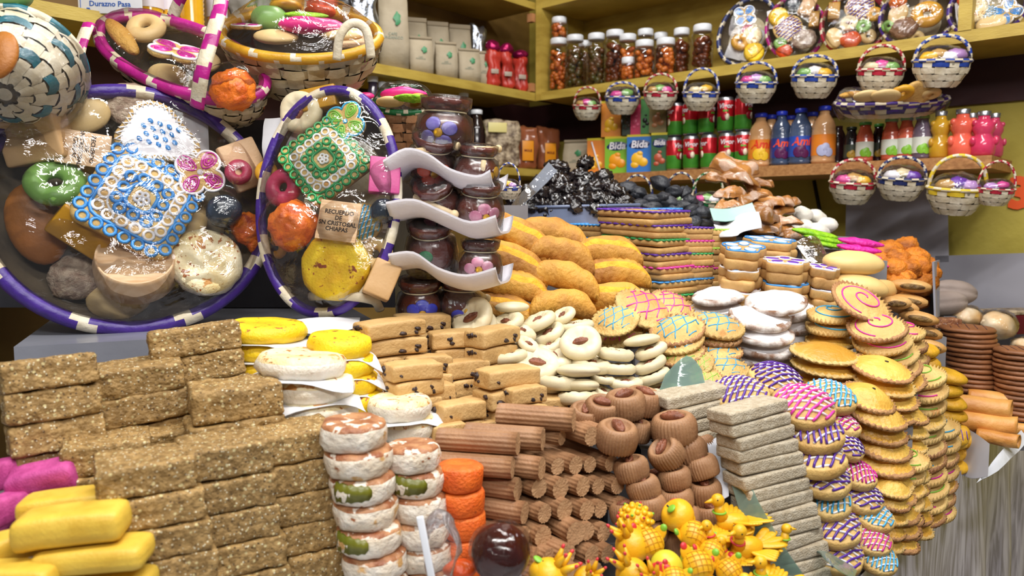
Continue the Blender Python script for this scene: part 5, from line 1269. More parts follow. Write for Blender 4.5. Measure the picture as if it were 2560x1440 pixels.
clay(1192, 420, 108, 1.24, 'plain glossy clay pot at the end of the uppermost foam tray', 'yellow', 1, 45, 8, 5, ((.01, -.01, .07), 10, 0))
clay(1095, 500, 120, 1.24, 'clay pot lying tilted on the middle foam tray', 'pink', 4, 0, 40, -10, ((0, -.03, .05), -25, 20))
clay(1198, 515, 118, 1.23, 'clay pot with red petals on the middle foam tray end', 'pink', 5, 20, 15, 5, ((.0, 0, .075), 90, 80))
clay(1078, 615, 125, 1.23, 'clay pot with green leaf on the lowest foam tray', 'green', 2, -30, 20, 0)
clay(1200, 655, 108, 1.22, 'clay pot with pink and white flower on the lowest foam tray', 'pink', 5, 0, 4, 2)
clay(1052, 755, 120, 1.24, 'clay pot with blue flower under the lowest foam tray', 'blue', 6, 10, 10, 0, None, 'yellow')
clay(1148, 752, 118, 1.25, 'clay pot with wooden stick under the lowest foam tray', 'blue', 2, 25, 6, 4, ((.02, -.01, .056), 20, 30))
RISERS.append((P(1100, 790, 1.3).x, 1.33, .09, P(1100, 790, 1.3).z))
# ledge with plastic sheet carrying the wrapped trays
def quadbox(p0, p1, wd, z0, z1, nm, m_):
    a, b = Vector(p0), Vector(p1); d = (b - a).normalized(); n = Vector((-d.y, d.x, 0)); V_ = []
    for z in (z0, z1):
        for q in (a, b, b + n * wd, a + n * wd): V_.append((q.x, q.y, z))
    g = G(); g.add(V_, [(3, 2, 1, 0), (4, 5, 6, 7), (0, 1, 5, 4), (1, 2, 6, 5), (2, 3, 7, 6), (3, 0, 4, 7)], smooth=False); return g.mesh(nm, m_)
zl = P(330, 822, 1.19).z
a_ = P(30, 800, 1.02); b_ = P(960, 800, 1.22)
part(ct, 'raised_ledge', quadbox((a_.x, a_.y, 0), (b_.x, b_.y, 0), .5, CT, zl, 'ledge', mat('ledge_plastic', '8f919b', '7c7e88', 5, .25, .5, 12, var=0)), label='raised ledge covered in pale shiny plastic')
def wall_sheet(pts, nm, m_, label, cat, th=.003):
    g = G(); n = len(pts); V_ = [p for p in pts] + [p + Vector((UX * 0 + .0, .004, 0)) for p in pts]
    g.add(V_, [tuple(range(n)), tuple(range(2 * n - 1, n - 1, -1))] + [(i, n + i, n + (i + 1) % n, (i + 1) % n) for i in range(n)], smooth=False); return thing(nm, label, cat, None, g.mesh(nm, m_))

# added crate in dark plastic to darken the gaps; the upper baskets rest on it
a_ = P(-260, 520, 1.46); b_ = P(985, 520, 1.46)
thing('gap_darkening_crate', 'added tall crate under dark grey plastic, darkening the gaps behind the wrapped trays', 'crate', None, quadbox((a_.x, a_.y, 0), (b_.x, b_.y, 0), .3, zl + .002, P(500, 300, 1.46).z, 'crate', mat('dark_grey_plastic', '45444a', '35343a', 6, .35, .5, 14, var=0)))
# ================================================= goods on the shelves
def _ray_uv(x, y, which, val):
    d = ray(x, y); det = UX * VY - UY * VX
    def comp(q):   # q 2-vector -> (u,v)
        return ((q[0] * VY - q[1] * VX) / det, (UX * q[1] - UY * q[0]) / det)
    o = comp((-CX, -CY)); dd = comp((d.x, d.y)); k = 0 if which == 'u' else 1
    t = (val - o[k]) / dd[k]; return Vector((d.x * t, d.y * t, d.z * t + H))
def Pv(x, y, v): return _ray_uv(x, y, 'v', v)
def Pu(x, y, u): return _ray_uv(x, y, 'u', u)
def bend(me, r, z0=0):
    for v in me.vertices:
        a = v.co.x / r; rr = r + v.co.z; y = v.co.y; v.co = ((rr) * math.sin(a), -rr * math.cos(a), y + z0)
def pm(n, c, rough=.35, var=0, **k): return mat('print_' + n, c, rough=rough, var=var, **k)
m_glass = film('clear_glass', milk=.0, scale=2, bump=0, base=.04, gain=.45, rough=.02)
m_lid = mat('white_lid', 'e8ebf0', rough=.35, var=.02); m_alu = mat('aluminium', 'b8bcc4', rough=.3, metal=.9, var=0)
m_hawt = mat('pickled_hawthorn', 'b5561c', 'd87a2c', 40, .3, .1, 60, var=0); m_dkf = mat('pickled_plum', '4c4a1e', '6a3c1c', 40, .3, .1, 60, var=0); m_syr = mat('brown_syrup', '7c3a14', '4e2410', 30, .3, var=0)
def fruits(r, h, n, s, q=.0095):
    g = G(); rnd = random.Random(s)
    for k in range(n):
        a = rnd.uniform(0, 2 * PI); rr = (r - q) * math.sqrt(rnd.uniform(.45, 1)); blob(q, q, q * .9, 0, seg=8, rings=6, g=g, M=T(rr * math.cos(a), rr * math.sin(a), q + (h - 2 * q) * k / n), base=False)
    return g
def jar_prof(r, h): return [(0, .0), (r * .85, 0), (r, .006), (r, h * .72), (r * .93, h * .82), (r * .72, h * .88), (r * .72, h)]
def jar(M, r, h, label, kind_, n=70):
    t = thing('fruit_jar', label, 'jar', M, lathe(jar_prof(r, h), 24).mesh('glass', m_glass), 'jars of preserved fruit')
    q = .0105 if kind_ == 'o' else .0135
    part(t, 'preserved_fruit', fruits(r * .94, h * .82, n, random.randrange(99), q).mesh('fruit', {'o': m_hawt, 'd': m_dkf, 's': m_syr}[kind_]), kind='stuff', label={'o': 'orange preserved fruit', 'd': 'dark green preserved fruit', 's': 'dark brown preserved fruit'}[kind_])
    part(t, 'lid', lathe([(0, h - .018), (r * .78, h - .018), (r * .82, h - .014), (r * .82, h + .002), (r * .76, h + .005), (0, h + .005)], 24).mesh('lid', m_lid), label='white screw lid')
ZS = H + .472
def jarpx(x, yt, w_, v, label, kd, zbase=None):
    p = sv(x, v, ZS if zbase is None else zbase); zt = Pv(x, yt, v).z; r = w_ / 2 * (p.y) / FPX; jar(T(*p), r, zt - p.z - .004, label, kd, int(60 * (zt - p.z) / .2)); return zt
J = [(1396, 98, 50, -.04, 'tall jar of orange fruit at the left end of the upper shelf', 'o'), (1437, 90, 50, -.04, 'tall jar of mixed orange and dark fruit, second from left on upper shelf', 'd'), (1490, 86, 50, -.04, 'tall jar of dark green fruit, third from left on upper shelf', 'd'), (1536, 78, 52, -.05, 'tallest dark jar left of the small stacked jars', 's'),
     (1610, 103, 54, -.035, 'wide jar of bright orange fruit right of the small jar', 'o'), (1663, 98, 54, -.035, 'wide jar of bright orange fruit, second right of the small jar', 'o'), (1702, 73, 46, -.09, 'dark jar behind the two bright orange jars', 's'), (1754, 64, 54, -.05, 'tall dark brown jar nearest the wrapped baskets', 's'),
     (1365, 112, 36, -.14, 'dim jar in the far corner of the upper shelf', 'd'), (1612, 75, 46, -.12, 'jar with brown fruit behind the bright orange pair', 's'), (1650, 84, 40, -.16, 'jar at the back between the bright orange pair', 's'), (1462, 104, 40, -.14, 'jar at the back behind the dark green fruit jar', 's')]
for a in J: jarpx(*a)
zt = jarpx(1570, 145, 40, -.035, 'smallest jar of orange fruit, under another jar', 'o'); jarpx(1568, 88, 50, -.06, 'jar of orange fruit standing behind the smallest jar', 'o')
jarpx(1398, 45, 44, -.045, 'small jar of orange fruit stacked on the leftmost tall jar', 'o', Pv(1396, 98, -.04).z + .002)

# ---- cans
m_cred = mat('can_red', 'c8202c', 'b01824', 30, .22, metal=.35, var=.03); m_cgrn = mat('can_green', '4f9a34', '3f8a2c', 30, .25, metal=.3, var=.03)
def can(turn):
    r, h = .0265, .111
    g = lathe([(0, .002), (r * .75, 0), (r * .95, .006), (r, .012), (r, .05), (r, .1), (r * .86, .108), (r * .84, .111), (r * .8, .109), (0, .108)], 28)
    for k in range(len(g.f)):
        z = sum(g.v[i][2] for i in g.f[k]) / len(g.f[k]); a = math.atan2(sum(g.v[i][1] for i in g.f[k]), sum(g.v[i][0] for i in g.f[k]))
        g.m[k] = 2 if (z < .009 or z > .1035) else (1 if z < .045 else 0)
    M = RZ(turn)
    tm = text_mesh('Vigor', .021, None, .0002, (pm('white', 'eeeaf0'),), bold=.0006, shear=.2); bend(tm, r + .0004, .082)
    ap = lathe([(0, 0), (.012, 0), (.012, .0006), (0, .0008)], 18); a1 = [(x - .003, y, z) for x, y, z in ap.v]
    g2 = G(); g2.add(a1, ap.f, 0); g2.add([(x * .55 + .006, y * .9, z + .0004) for x, y, z in ap.v], ap.f, 1)
    am = g2.mesh('apple', pm('apple_red', 'a81830'), pm('apple_flesh', 'efe2c8')); bend(am, r + .0004, .048)
    gl_ = prism([(-.008, -.003), (.008, -.003), (.008, .003), (-.008, .003)], .0004, .0001); gm_ = gl_.mesh('band', pm('lime', '58b83a')); bend(gm_, r + .0004, .067)
    for q in (tm, am, gm_): q.transform(M)
    return g.mesh('can', m_cred, m_cgrn, m_alu), [('lettering', tm), ('apple_print', am), ('label_band', gm_)]
kind('can', 'drink_can', 'can', 'red and green drink can', .053, .111, [can(t) for t in (0, .9, -1.1, 2.2)])
ZD = H + .157
cx_ = [(1684, 0), (1727, 1), (1771, 3), (1816, 1), (1857, 0)]
for i, (x, vv) in enumerate(cx_):
    o = ['first', 'second', 'third', 'fourth', 'fifth'][i]
    p = sv(x, -.05, ZD); place('can', T(*p) @ RZ(WYAW * .4), 'red and green drink can, %s from the juice boxes in the lower row' % o, 'drink cans', (1, 0, 2, 0, 0)[i])
    p = sv(x + (4, -1, -6, -3, 0)[i], -.055, ZD + .1125); place('can', T(*p) @ RZ(WYAW * .4), 'red and green drink can, %s from the juice boxes in the upper row' % o, 'drink cans', (2, 2, 1, 0, 1)[i])
# ---- juice boxes
def jbox(M, w_, d, h, c, label, word=True, fruit='ee9a1e', side=None, straw=False, patch=True):
    t = thing('juice_box', label, 'carton', M, box(w_, d, h).mesh('carton', pm('c' + c, c, .4)), 'juice cartons')
    part(t, 'top_band', box(w_ * 1.01, d * 1.01, h * .06, h * .945).mesh('band', pm('gold', 'd6c22a')))
    f = T(0, -d / 2 - .0003, 0) @ RX(PI / 2)
    if patch:
        part(t, 'name_patch', prism([(w_ * .42 * math.cos(a) * (1 + .1 * math.sin(2 * a)), h * .12 * math.sin(a)) for a in [2 * PI * k / 20 for k in range(20)]], .0006, .0001).mesh('p', pm('navy', '18285e')), f @ T(0, h * .74, 0))
    if word: part(t, 'lettering', text_mesh('Bida', w_ * .4, None, .0003, (pm('white', 'eeeaf0'),), bold=.0008, shear=.15), f @ T(0, h * .74, .0008))
    g = G()
    for (a, b, q, e) in ((-.08, .36, .25, .8), (.16, .27, .2, .7), (-.18, .2, .17, .6), (.02, .5, .13, .6)): lathe([(0, 0), (w_ * q, 0), (w_ * q * .97, .0006), (0, .0009)], 12, g=g, M=T(a * w_, b * h, 0) @ S(1, e * 1.3, 1))
    part(t, 'fruit_print', g.mesh('fruit', pm('f' + fruit, fruit)), f)
    part(t, 'side_print', lathe([(0, 0), (d * .3, 0), (0, .0006)], 12).mesh('s', pm('white', 'eeeaf0')), T(w_ / 2, 0, h * .4) @ RY(PI / 2))
    if straw: part(t, 'straw', tube([(-.012, 0, .0), (.012, 0, h * .0 - .0)], .003, 6).mesh('st', pm('white', 'eeeaf0')), f @ T(0, h * .5, .003) @ RZ(1.87) @ S(h * .42 / .012, 1, 1))
bx = [(1493, 40, 'e4862c', 'orange juice carton with a white straw, leftmost in the lower row', dict(straw=True, word=False, fruit='f2b42c', patch=False)), (1545, 54, '7fb52a', 'green juice carton with orange fruit, lower row', {}), (1600, 54, '2f74c4', 'blue juice carton with yellow fruit, lower row', dict(fruit='f2b92c')), (1650, 36, '2f5a34', 'dark green juice carton beside the cans, lower row', dict(fruit='b4553c'))]
for x, w_, c, lb, kw in bx:
    p = sv(x, -.05, ZD); W_ = w_ * p.y / FPX * 1.12; jbox(T(*p) @ RZ(WYAW * .45), W_, .045, .128, c, lb, **kw)
bx = [(1530, 44, 'd8862c', 'orange carton with yellow fruit, leftmost in the upper row', dict(word=False, patch=False, fruit='f0b82c')), (1570, 22, '2c3a2c', 'dark carton side in the upper row under a hanging basket', dict(word=False, patch=False, fruit='4a4038')), (1592, 24, 'c02c56', 'pink-red carton in the upper row', dict(word=False, patch=False, fruit='d85a7c')), (1616, 22, '3f7a3a', 'green carton with dark band in the upper row', dict(word=False, patch=False, fruit='20241e')), (1646, 38, '7a6a3a', 'olive carton with brown nuts print in the upper row', dict(fruit='b07850'))]
for x, w_, c, lb, kw in bx:
    p = sv(x, -.055, ZD + .13); W_ = w_ * p.y / FPX * 1.1; jbox(T(*p) @ RZ(WYAW * .45), W_, .042, .125, c, lb, **kw)
# ---- plastic juice bottles
def liquid(n, c, c2=None, rough=.15): return mat('liquid_' + n, c, c2 or c, 20, rough, var=.03, coat=.4, sss=.2)
def bottle(M, r, h, liq, label, lab=None, cap=None, wrd=None, wcol='e84a28', print_=None, neck=.42, group='bottled juices'):
    pr = [(0, 0), (r * .9, 0), (r, .006), (r, h * .06), (r * .96, h * .09), (r, h * .12), (r, h * .55), (r * .93, h * .6), (r * .96, h * .64), (r * .8, h * .74), (r * neck, h * .86), (r * neck, h * .94), (0, h * .94)]
    t = thing('juice_bottle', label, 'bottle', M, lathe(pr, 24).mesh('bottle', liq), group)
    if lab:
        part(t, 'paper_label', lathe([(r * 1.012, h * .14), (r * 1.012, h * .5)], 28).mesh('lab', lab))
        g = G()
        for (a, b, q) in ((-.2, .22, .5), (.35, .19, .4), (.1, .28, .35)): lathe([(0, 0), (r * q, 0), (r * q * .9, .0004), (0, .0006)], 12, g=g, M=T(a * r, b * h, 0))
        m_ = g.mesh('pr', print_ or pm('yel', 'f0c030')); bend(m_, r * 1.02); part(t, 'fruit_print', m_)
    if wrd:
        m_ = text_mesh(wrd, r * 1.0, None, .0002, (pm('w' + wcol, wcol),), bold=.0008, shear=.25); bend(m_, r * 1.03, h * .4); part(t, 'lettering', m_)
    if cap: part(t, 'cap', lathe([(r * (neck + .08), h * .92), (r * (neck + .1), h * .925), (r * (neck + .1), h * .99), (r * (neck + .02), h), (0, h)], 20).mesh('cap', cap))
    return t
def bpx(x, yt, w_, v, *a, **k):
    p = sv(x, v, ZD); zt = Pv(x, yt, v).z; return bottle(T(*p) @ RZ(WYAW * .4), w_ / 2 * p.y / FPX * 1.02, zt - p.z, *a, **k)
l_pe, l_bl = liquid('peach', 'cf9a68', 'd8a878'), liquid('grape', '3c4a66', '4c5c7c'); cb = pm('cap_blue', '2438c0')
lb_o, lb_b, lb_m = pm('lab_orange', 'e8862a'), pm('lab_blue', '2a3a86'), pm('lab_mid', '2c50b0')
bpx(1899, 284, 56, -.05, l_pe, 'peach juice bottle with orange label, first after the cans', lb_o, cb, 'Amí', 'e03a20', pm('yel', 'f0c030'))
bpx(1951, 279, 50, -.05, l_bl, 'blue grape juice bottle, left one of the pair', lb_b, cb, 'Amí', 'f0502c', pm('grape', '5a1c50'))
bpx(1999, 272, 54, -.045, l_bl, 'blue grape juice bottle, right one of the pair', lb_m, cb, 'Amí', 'f0502c', pm('grape', '5a1c50'))
bpx(2057, 266, 56, -.045, l_pe, 'peach juice bottle showing its barcode side', lb_o, cb, None, print_=pm('pale_lilac', 'b8bce0'))
for x, yt, v, lbx in ((1925, 288, -.13, 'between the first two bottles'), (1975, 290, -.13, 'behind the blue pair'), (2027, 281, -.13, 'before the barcode bottle')): bpx(x, yt, 48, v, l_pe, 'peach juice bottle at the back, %s' % lbx, None, cb)
l_dk, l_vd = liquid('dark', '2a1418', '381c20'), liquid('very_dark', '161a22'); 
bpx(2092, 310, 42, -.1, l_dk, 'dark maroon bottle in the gap after the barcode bottle', neck=.5)
gcap = pm('cap_green', '3f8a34'); l_co = liquid('coral', 'cc5a40', 'd86c50'); l_gr = liquid('mauve', '7a6a78', '6a5a6c'); wl = pm('lab_white', 'e4e8dc'); gp_ = pm('lab_green', '8ac83a')
bpx(2126, 318, 34, -.06, l_vd, 'nearly black small bottle with dark label', pm('lab_dark', '3c4438'), pm('cap_dark', '1c2a1c'), None, print_=pm('ochre', 'b08c30'), neck=.6)
bpx(2160, 306, 40, -.05, l_co, 'coral juice bottle, first with green and white label', wl, gcap, None, print_=gp_, neck=.6)
bpx(2194, 310, 32, -.09, l_dk, 'dark purple small bottle between the coral ones', pm('lab_dark', '3c4438'), gcap, None, print_=pm('ochre', 'b08c30'), neck=.6)
bpx(2225, 297, 42, -.05, l_co, 'coral juice bottle, second with green and white label', wl, gcap, None, print_=gp_, neck=.6)
bpx(2263, 293, 40, -.05, l_co, 'coral juice bottle, third with green and white label', wl, gcap, None, print_=gp_, neck=.6)
bpx(2302, 289, 44, -.05, l_gr, 'mauve juice bottle with green and white label', wl, gcap, None, print_=gp_, neck=.6)
def bear(x, yt, w_, v, liq, label):
    p = sv(x, v, ZD); zt = Pv(x, yt, v).z; h = zt - p.z; r = w_ / 2 * p.y / FPX
    pr = [(0, 0), (r * .8, 0), (r * .95, .006), (r, h * .2), (r * .95, h * .34), (r * .68, h * .47), (r * .7, h * .5), (r * .9, h * .6), (r * .88, h * .7), (r * .6, h * .8), (r * .48, h * .84), (r * .48, h * .93), (0, h * .93)]
    g = lathe(pr, 24)
    for sx_ in (-1, 1): blob(r * .26, r * .3, r * .3, 0, seg=12, rings=8, g=g, M=T(sx_ * r * .72, -r * .2, h * .74), base=False); blob(r * .25, r * .3, r * .42, 0, seg=12, rings=8, g=g, M=T(sx_ * r * .9, -r * .45, h * .34), base=False)
    t = thing('bear_bottle', label, 'bottle', T(*p) @ RZ(WYAW * .4), g.mesh('bear', liq), 'bear shaped bottles')
    part(t, 'cap', lathe([(r * .52, h * .9), (r * .54, h * .99), (r * .5, h), (0, h)], 18).mesh('cap', m_alu), label='silver cap')
bear(2348, 279, 50, -.05, liquid('yellow', 'd0a02c', 'c8942a'), 'yellow bear shaped juice bottle')
bear(2402, 274, 60, -.045, liquid('salmon', 'e8604c', 'f07058'), 'salmon pink bear shaped juice bottle')
bear(2455, 279, 56, -.045, liquid('magenta', 'c83058', 'd84068'), 'magenta bear shaped juice bottle at the shelf end')
bear(2425, 284, 46, -.13, liquid('salmon2', 'e0705c'), 'salmon bear bottle half hidden at the back')
bear(2482, 284, 44, -.12, liquid('magenta2', 'c04060'), 'magenta bear bottle half hidden at the back')

# ---- small hanging baskets
SW = {}
for n, c in dict(green='7cae5c', yellow='e8b42c', pink='d84a9a', cream='d8c8a0', purple='6a3aa8', blue='5aa8c8', white='e8e4ea', orange='d8702c', lilac='b88cc8', tan='c09858').items():
    SW[n] = blob(.5, .42, .3, .06, 4, 3, 14, 9, base=False).mesh('sweet', mat('mini_' + n, c, rough=.35, var=.03))
WV = {}
def hang(x, y, w_, ytop, col, label, sweets, v=.035, plane='v', yaw=None, short='', y0=None, big=0):
    p = Pv(x, y, v) if plane == 'v' else P(x, y, v); r = w_ / 2 * p.y / FPX; top = (Pv(x, ytop, v) if plane == 'v' else P(x, ytop, v)).z; d = r * 1.0
    rimz = p.z + d * .45
    M = T(p.x, p.y, rimz) @ RX(R(10)) @ RZ(WYAW * .5 if yaw is None else yaw)
    t = thing('small_basket', label, 'basket', M, None, 'small hanging baskets')
    part(t, 'woven_body', weave(r, r * .8, d, 13, 4, .55, .0012 + r * .03, (0,)).mesh('b', m_palmw, PC[col], m_gapshade))
    part(t, 'rim', rimtube(r, r * .8, r * .08, n=40, stripe=4, wid=2, segs=6).mesh('r', PC[col], m_palmw))
    part(t, 'handle', handle(r * 1.9, top - rimz, r * .075, 30, 4, 2).mesh('h', m_palmw, PC[col]), label='twisted %s and cream handle' % col)
    part(t, 'cellophane', blob(r * .98, r * .8, r * .62, r * .08, 30, 3, 20, 12, base=False).mesh('f', m_film))
    k = len(sweets)
    for i, s_ in enumerate(sweets):
        a = (i - (k - 1) / 2) / max(1, k) * 1.5
        q = M @ T(a * r * .8, -r * .25 + .1 * r * (i % 2), r * (.12 + .1 * (i % 2)))
        thing('small_sweet', '%s sweet inside the small basket %s' % (s_, short), 'sweet', q @ RZ(i) @ S(r * .78), SW[s_], 'sweets inside small baskets')
HB = [(1468, 280, 70, 219, 'red', 'red and cream small basket, leftmost hanging from the shelf', ['tan', 'pink', 'green'], 'hanging leftmost'),
      (1556, 262, 84, 207, 'blue', 'blue and cream small basket hanging second from the left', ['pink', 'green'], 'hanging second from left'),
      (1651, 250, 82, 186, 'red', 'red and cream small basket hanging third from the left, with white knot', ['tan', 'green', 'pink'], 'hanging third from left'),
      (1752, 252, 86, 173, 'blue', 'blue rimmed small basket hanging above the cans, yellow ring inside', ['cream', 'yellow'], 'hanging above the cans'),
      (1890, 230, 96, 158, 'blue', 'blue rimmed small basket hanging above the peach bottle', ['pink', 'lilac', 'green'], 'above the peach bottle'),
      (2035, 215, 106, 141, 'blue', 'blue rimmed small basket hanging above the barcode bottle, yellow label', ['green', 'white', 'yellow'], 'above the barcode bottle'),
      (2201, 200, 106, 116, 'red', 'red rimmed small basket hanging before the long basket', ['cream', 'pink', 'green'], 'before the long basket'),
      (2353, 182, 126, 91, 'blue', 'blue rimmed small basket, rightmost and largest on the upper shelf', ['yellow', 'tan', 'white', 'lilac'], 'rightmost on the upper shelf')]
for x, y, w_, yt, c, lb, sw, sh in HB: hang(x, y, w_, yt, c, lb, sw, short=sh)
HB = [(2131, 480, 106, 399, 'red', 'red rimmed small basket, leftmost under the drinks shelf', ['pink', 'tan', 'yellow'], 'leftmost under the drinks shelf'),
      (2253, 470, 110, 393, 'navy', 'navy rimmed small basket, second under the drinks shelf', ['white', 'cream', 'purple'], 'second under the drinks shelf'),
      (2390, 500, 130, 389, 'gold', 'yellow rimmed small basket under the drinks shelf', ['tan', 'purple', 'lilac'], 'with yellow rim'),
      (2488, 490, 84, 403, 'red', 'red rimmed small basket hanging off the drinks shelf end', ['lilac', 'pink'], 'at the drinks shelf end')]
for x, y, w_, yt, c, lb, sw, sh in HB: hang(x, y, w_, yt, c, lb, sw, v=.03, short=sh)
for x, yt, c, lb, Y in ((1512, 442, 'navy', 'half hidden behind the prunes', 2.25), (1592, 438, 'navy', 'hidden behind the leftmost figs', 2.25), (1700, 432, 'navy', 'hidden behind the topmost fig', 2.25), (1768, 432, 'green', 'half hidden before the candied fruit', 2.2)):
    hang(x, 520, 80, yt, c, 'small %s handled basket %s' % (c, lb), ['pink', 'green', 'white'], v=Y, plane='Y', short=lb)
RISERS.append((P(1640, 560, 2.25).x - .05, 2.25, .12, P(1640, 545, 2.25).z)); RISERS.append((P(1540, 560, 2.25).x - .05, 2.25, .12, P(1640, 545, 2.25).z))
hang(1272, 480, 62, 408, 'blue', 'small blue handled basket with yellow tag beside the foam trays', ['pink', 'yellow', 'lilac'], v=1.62, plane='Y', short='beside the foam trays')
RISERS.append((P(1272, 480, 1.62).x, 1.62, .05, P(1272, 512, 1.62).z))
# long basket above the small bottles
pL = Pv(2228, 252, -.0); ML = frame(pL, az=-15, tilt=72, roll=5)
items = [('long_bread', 2130, 236, 70, .025, 20, 0, 0), ('pale_oval', 2168, 240, 66, .03, 0, -40, 0), ('pale_oval', 2215, 240, 74, .03, 10, -40, 0), ('ring_gold', 2255, 232, 56, .035, 0, -50, 0), ('lat_blue', 2292, 230, 72, .03, 0, -60, 0), ('pale_ring', 2328, 234, 46, .025, 0, -40, 0)]
wrapped('long purple and cream woven basket above the small glass bottles', ML, 128 * pL.y / FPX, 48 * pL.y / FPX, .04, 'purple', items, 'wrapped gift baskets', where='the long woven basket', rows=3, cols=22, crest=.03, rim=.007, colour_rows=(0, 1), stripe=6, wid=3, res=24)
# ---- wrapped oval baskets on the upper right shelf
def shelfb(x, y, w_, h, dye, lb, where, items, v=-.06, roll=8):
    p = Pv(x, y, v); M = frame(p, tilt=14, roll=roll); rx = w_ / 2 * p.y / FPX; ry = h / 2 * p.y / FPX
    wrapped(lb, M, rx, ry, .05, dye, items, 'wrapped baskets on the upper shelf', where=where, rows=3, cols=20, crest=.025, rim=.007, colour_rows=(0,), stripe=6, wid=2, res=22, wr=.004)
a = .012
shelfb(1868, 78, 125, 175, 'navy', 'wrapped oval basket nearest the jars, yellow sweets inside', 'the basket nearest the jars', [('fly_blue', 1862, 40, 60, a, 30, 0, 0), ('white_lace', 1850, 120, 60, 0, 0, 0, 0), ('wpat', 1880, 90, 50, a, 0, 0, 0), ('ring_gold', 1850, 105, 45, a, 0, 0, 0), ('ypat', 1885, 130, 50, a, 0, 0, 0), ('ring_pink', 1870, 75, 30, a, 0, 0, 0)], roll=-22)
shelfb(1988, 72, 130, 160, 'pink', 'wrapped oval basket with magenta rim, second from the jars', 'the second basket from the jars', [('ypat', 1946, 42, 48, a, 0, 0, 0), ('lat_purple', 1970, 70, 70, a, 0, 0, 0), ('darklump', 1980, 12, 40, a, 0, 0, 0), ('wedge_tan', 2018, 20, 45, a, 60, 0, 0), ('nutlump', 2010, 98, 60, a, 0, 0, 0), ('ring_green', 1950, 108, 32, a, 0, 0, 0), ('orchunk', 1960, 128, 40, a, 0, 0, 0), ('wedge_gold', 2035, 50, 40, a, 80, 0, 0)])
shelfb(2135, 60, 145, 155, 'red', 'wrapped oval basket with red rim in the middle', 'the red rimmed shelf basket', [('lat_purple', 2150, 18, 70, a, 0, 0, 0), ('wedge_gold', 2085, 30, 45, a, 80, 0, 0), ('cream', 2122, 58, 42, a, 0, 0, 0), ('ring_green', 2158, 65, 36, a, 0, 0, 0), ('pale_oval', 2085, 95, 55, a, 90, 0, 0), ('orchunk', 2125, 100, 52, a, 0, 0, 0), ('ring_gold', 2185, 35, 40, a, 0, 0, 0), ('pale_ring', 2170, 90, 40, 0, 0, 0, 0)])
shelfb(2293, 40, 160, 155, 'purple', 'wrapped oval basket with a yellow ring and brown nut slab', 'the yellow ring shelf basket', [('ring_gold', 2318, 35, 72, a, 0, 0, 0), ('cocoslab', 2260, 70, 66, a, 0, 0, 0), ('pale_oval', 2245, 35, 60, a, 60, 0, 0), ('ring_green', 2222, 65, 34, a, 0, 0, 0), ('shredball', 2245, 5, 40, a, 0, 0, 0), ('nutlump', 2320, 5, 40, a, 0, 0, 0), ('pale_ring', 2290, 95, 40, 0, 0, 0, 0)])
shelfb(2468, 18, 160, 145, 'purple', 'wrapped oval basket at the right end of the upper shelf', 'the rightmost shelf basket', [('wpat', 2432, 25, 68, a, 0, 0, 0), ('fly_blue', 2518, 30, 70, a, 30, 0, 0), ('lat_blue', 2475, 35, 50, a, 0, 0, 0), ('orchunk', 2415, 2, 40, a, 0, 0, 0), ('pale_oval', 2480, 60, 70, a, 0, 0, 0)])
# basket bottoms on the top shelves
for x, w_, z_, fn, lb, c in ((1410, 90, .805, 'v', 'cream woven basket bottom on the topmost right shelf', 'green'), (1278, 80, .805, 'u', 'pink and cream woven basket on the topmost left shelf', 'pink')):
    p = (sv if fn == 'v' else su)(x, -.08, H + z_); r = w_ / 2 * p.y / FPX
    t = thing('woven_basket', lb, 'basket', T(p.x, p.y, p.z + r * .9), None); part(t, 'woven_body', weave(r, r, r * .9, 18, 5, .6, .002, (0, 1) if c == 'pink' else (0,)).mesh('b', m_palmw, PC[c], m_gapshade)); part(t, 'rim', rimtube(r, r, .008, n=60).mesh('r', PC[c], m_palmw))

# ================================================= left shelf unit: bags and bottles
m_kraft = mat('kraft_paper', 'b5a78e', 'a3957c', 14, .7, .25, 60, var=.05); m_kraftd = mat('kraft_paper_fold', '9c8d74', rough=.7)
m_lg = pm('logo_green', '3a8a58')
def kbag(M, w_, d, h, label, seed=0, fold=.12, logo=True):
    g = G(); n = 10; V_ = []; lev = [(0, 1, 1), (.3, 1.03, 1.05), (.6, 1, .9), (.85, .98, .35), (.9, .97, .12), (1, .97, .1)]
    for z, a, b in lev:
        for k in range(16):
            t = 2 * PI * k / 16; cx2 = max(-1, min(1, 1.35 * math.cos(t))); cy2 = max(-1, min(1, 1.35 * math.sin(t)))
            w1 = nz((cx2, cy2, z * 3), 1.6, seed) * .05; V_.append((cx2 * a * w_ / 2 * (1 + w1), cy2 * b * d / 2 * (1 + w1), z * h))
    F = [(l * 16 + k, l * 16 + (k + 1) % 16, (l + 1) * 16 + (k + 1) % 16, (l + 1) * 16 + k) for l in range(len(lev) - 1) for k in range(16)]
    g.add(V_, F); g.f.append(tuple(range(16))[::-1]); g.f.append(tuple(range(80, 96))); g.m += [0, 0]; g.sm += [False, False]
    t = thing('kraft_bag', label, 'bag', M, g.mesh('bag', m_kraft), 'kraft paper bags')
    part(t, 'folded_top', rbox(w_ * .97, d * .2, h * .07, .002, 2).mesh('f', m_kraftd), T(0, -d * .03, h * .93))
    if logo:
        lg = G(); prism([(math.cos(2 * PI * k / 14) * w_ * .1 * (1 + .5 * math.sin(k * 2.1)), math.sin(2 * PI * k / 14) * h * .09) for k in range(14)], .0006, .0001, g=lg)
        part(t, 'green_emblem', lg.mesh('l', m_lg), T(w_ * .1, -d * .5 - .0006, h * .62) @ RX(PI / 2 - .06)); 
        part(t, 'printed_lines', text_mesh('CAFE\nORGANICO', h * .05, None, .0002, (pm('faded', '7a8a78'),)), T(-w_ * .05, -d * .52 - .0006, h * .4) @ RX(PI / 2))
ZL = H + .472
def lpx(x, u, z=ZL): return su(x, u, z)
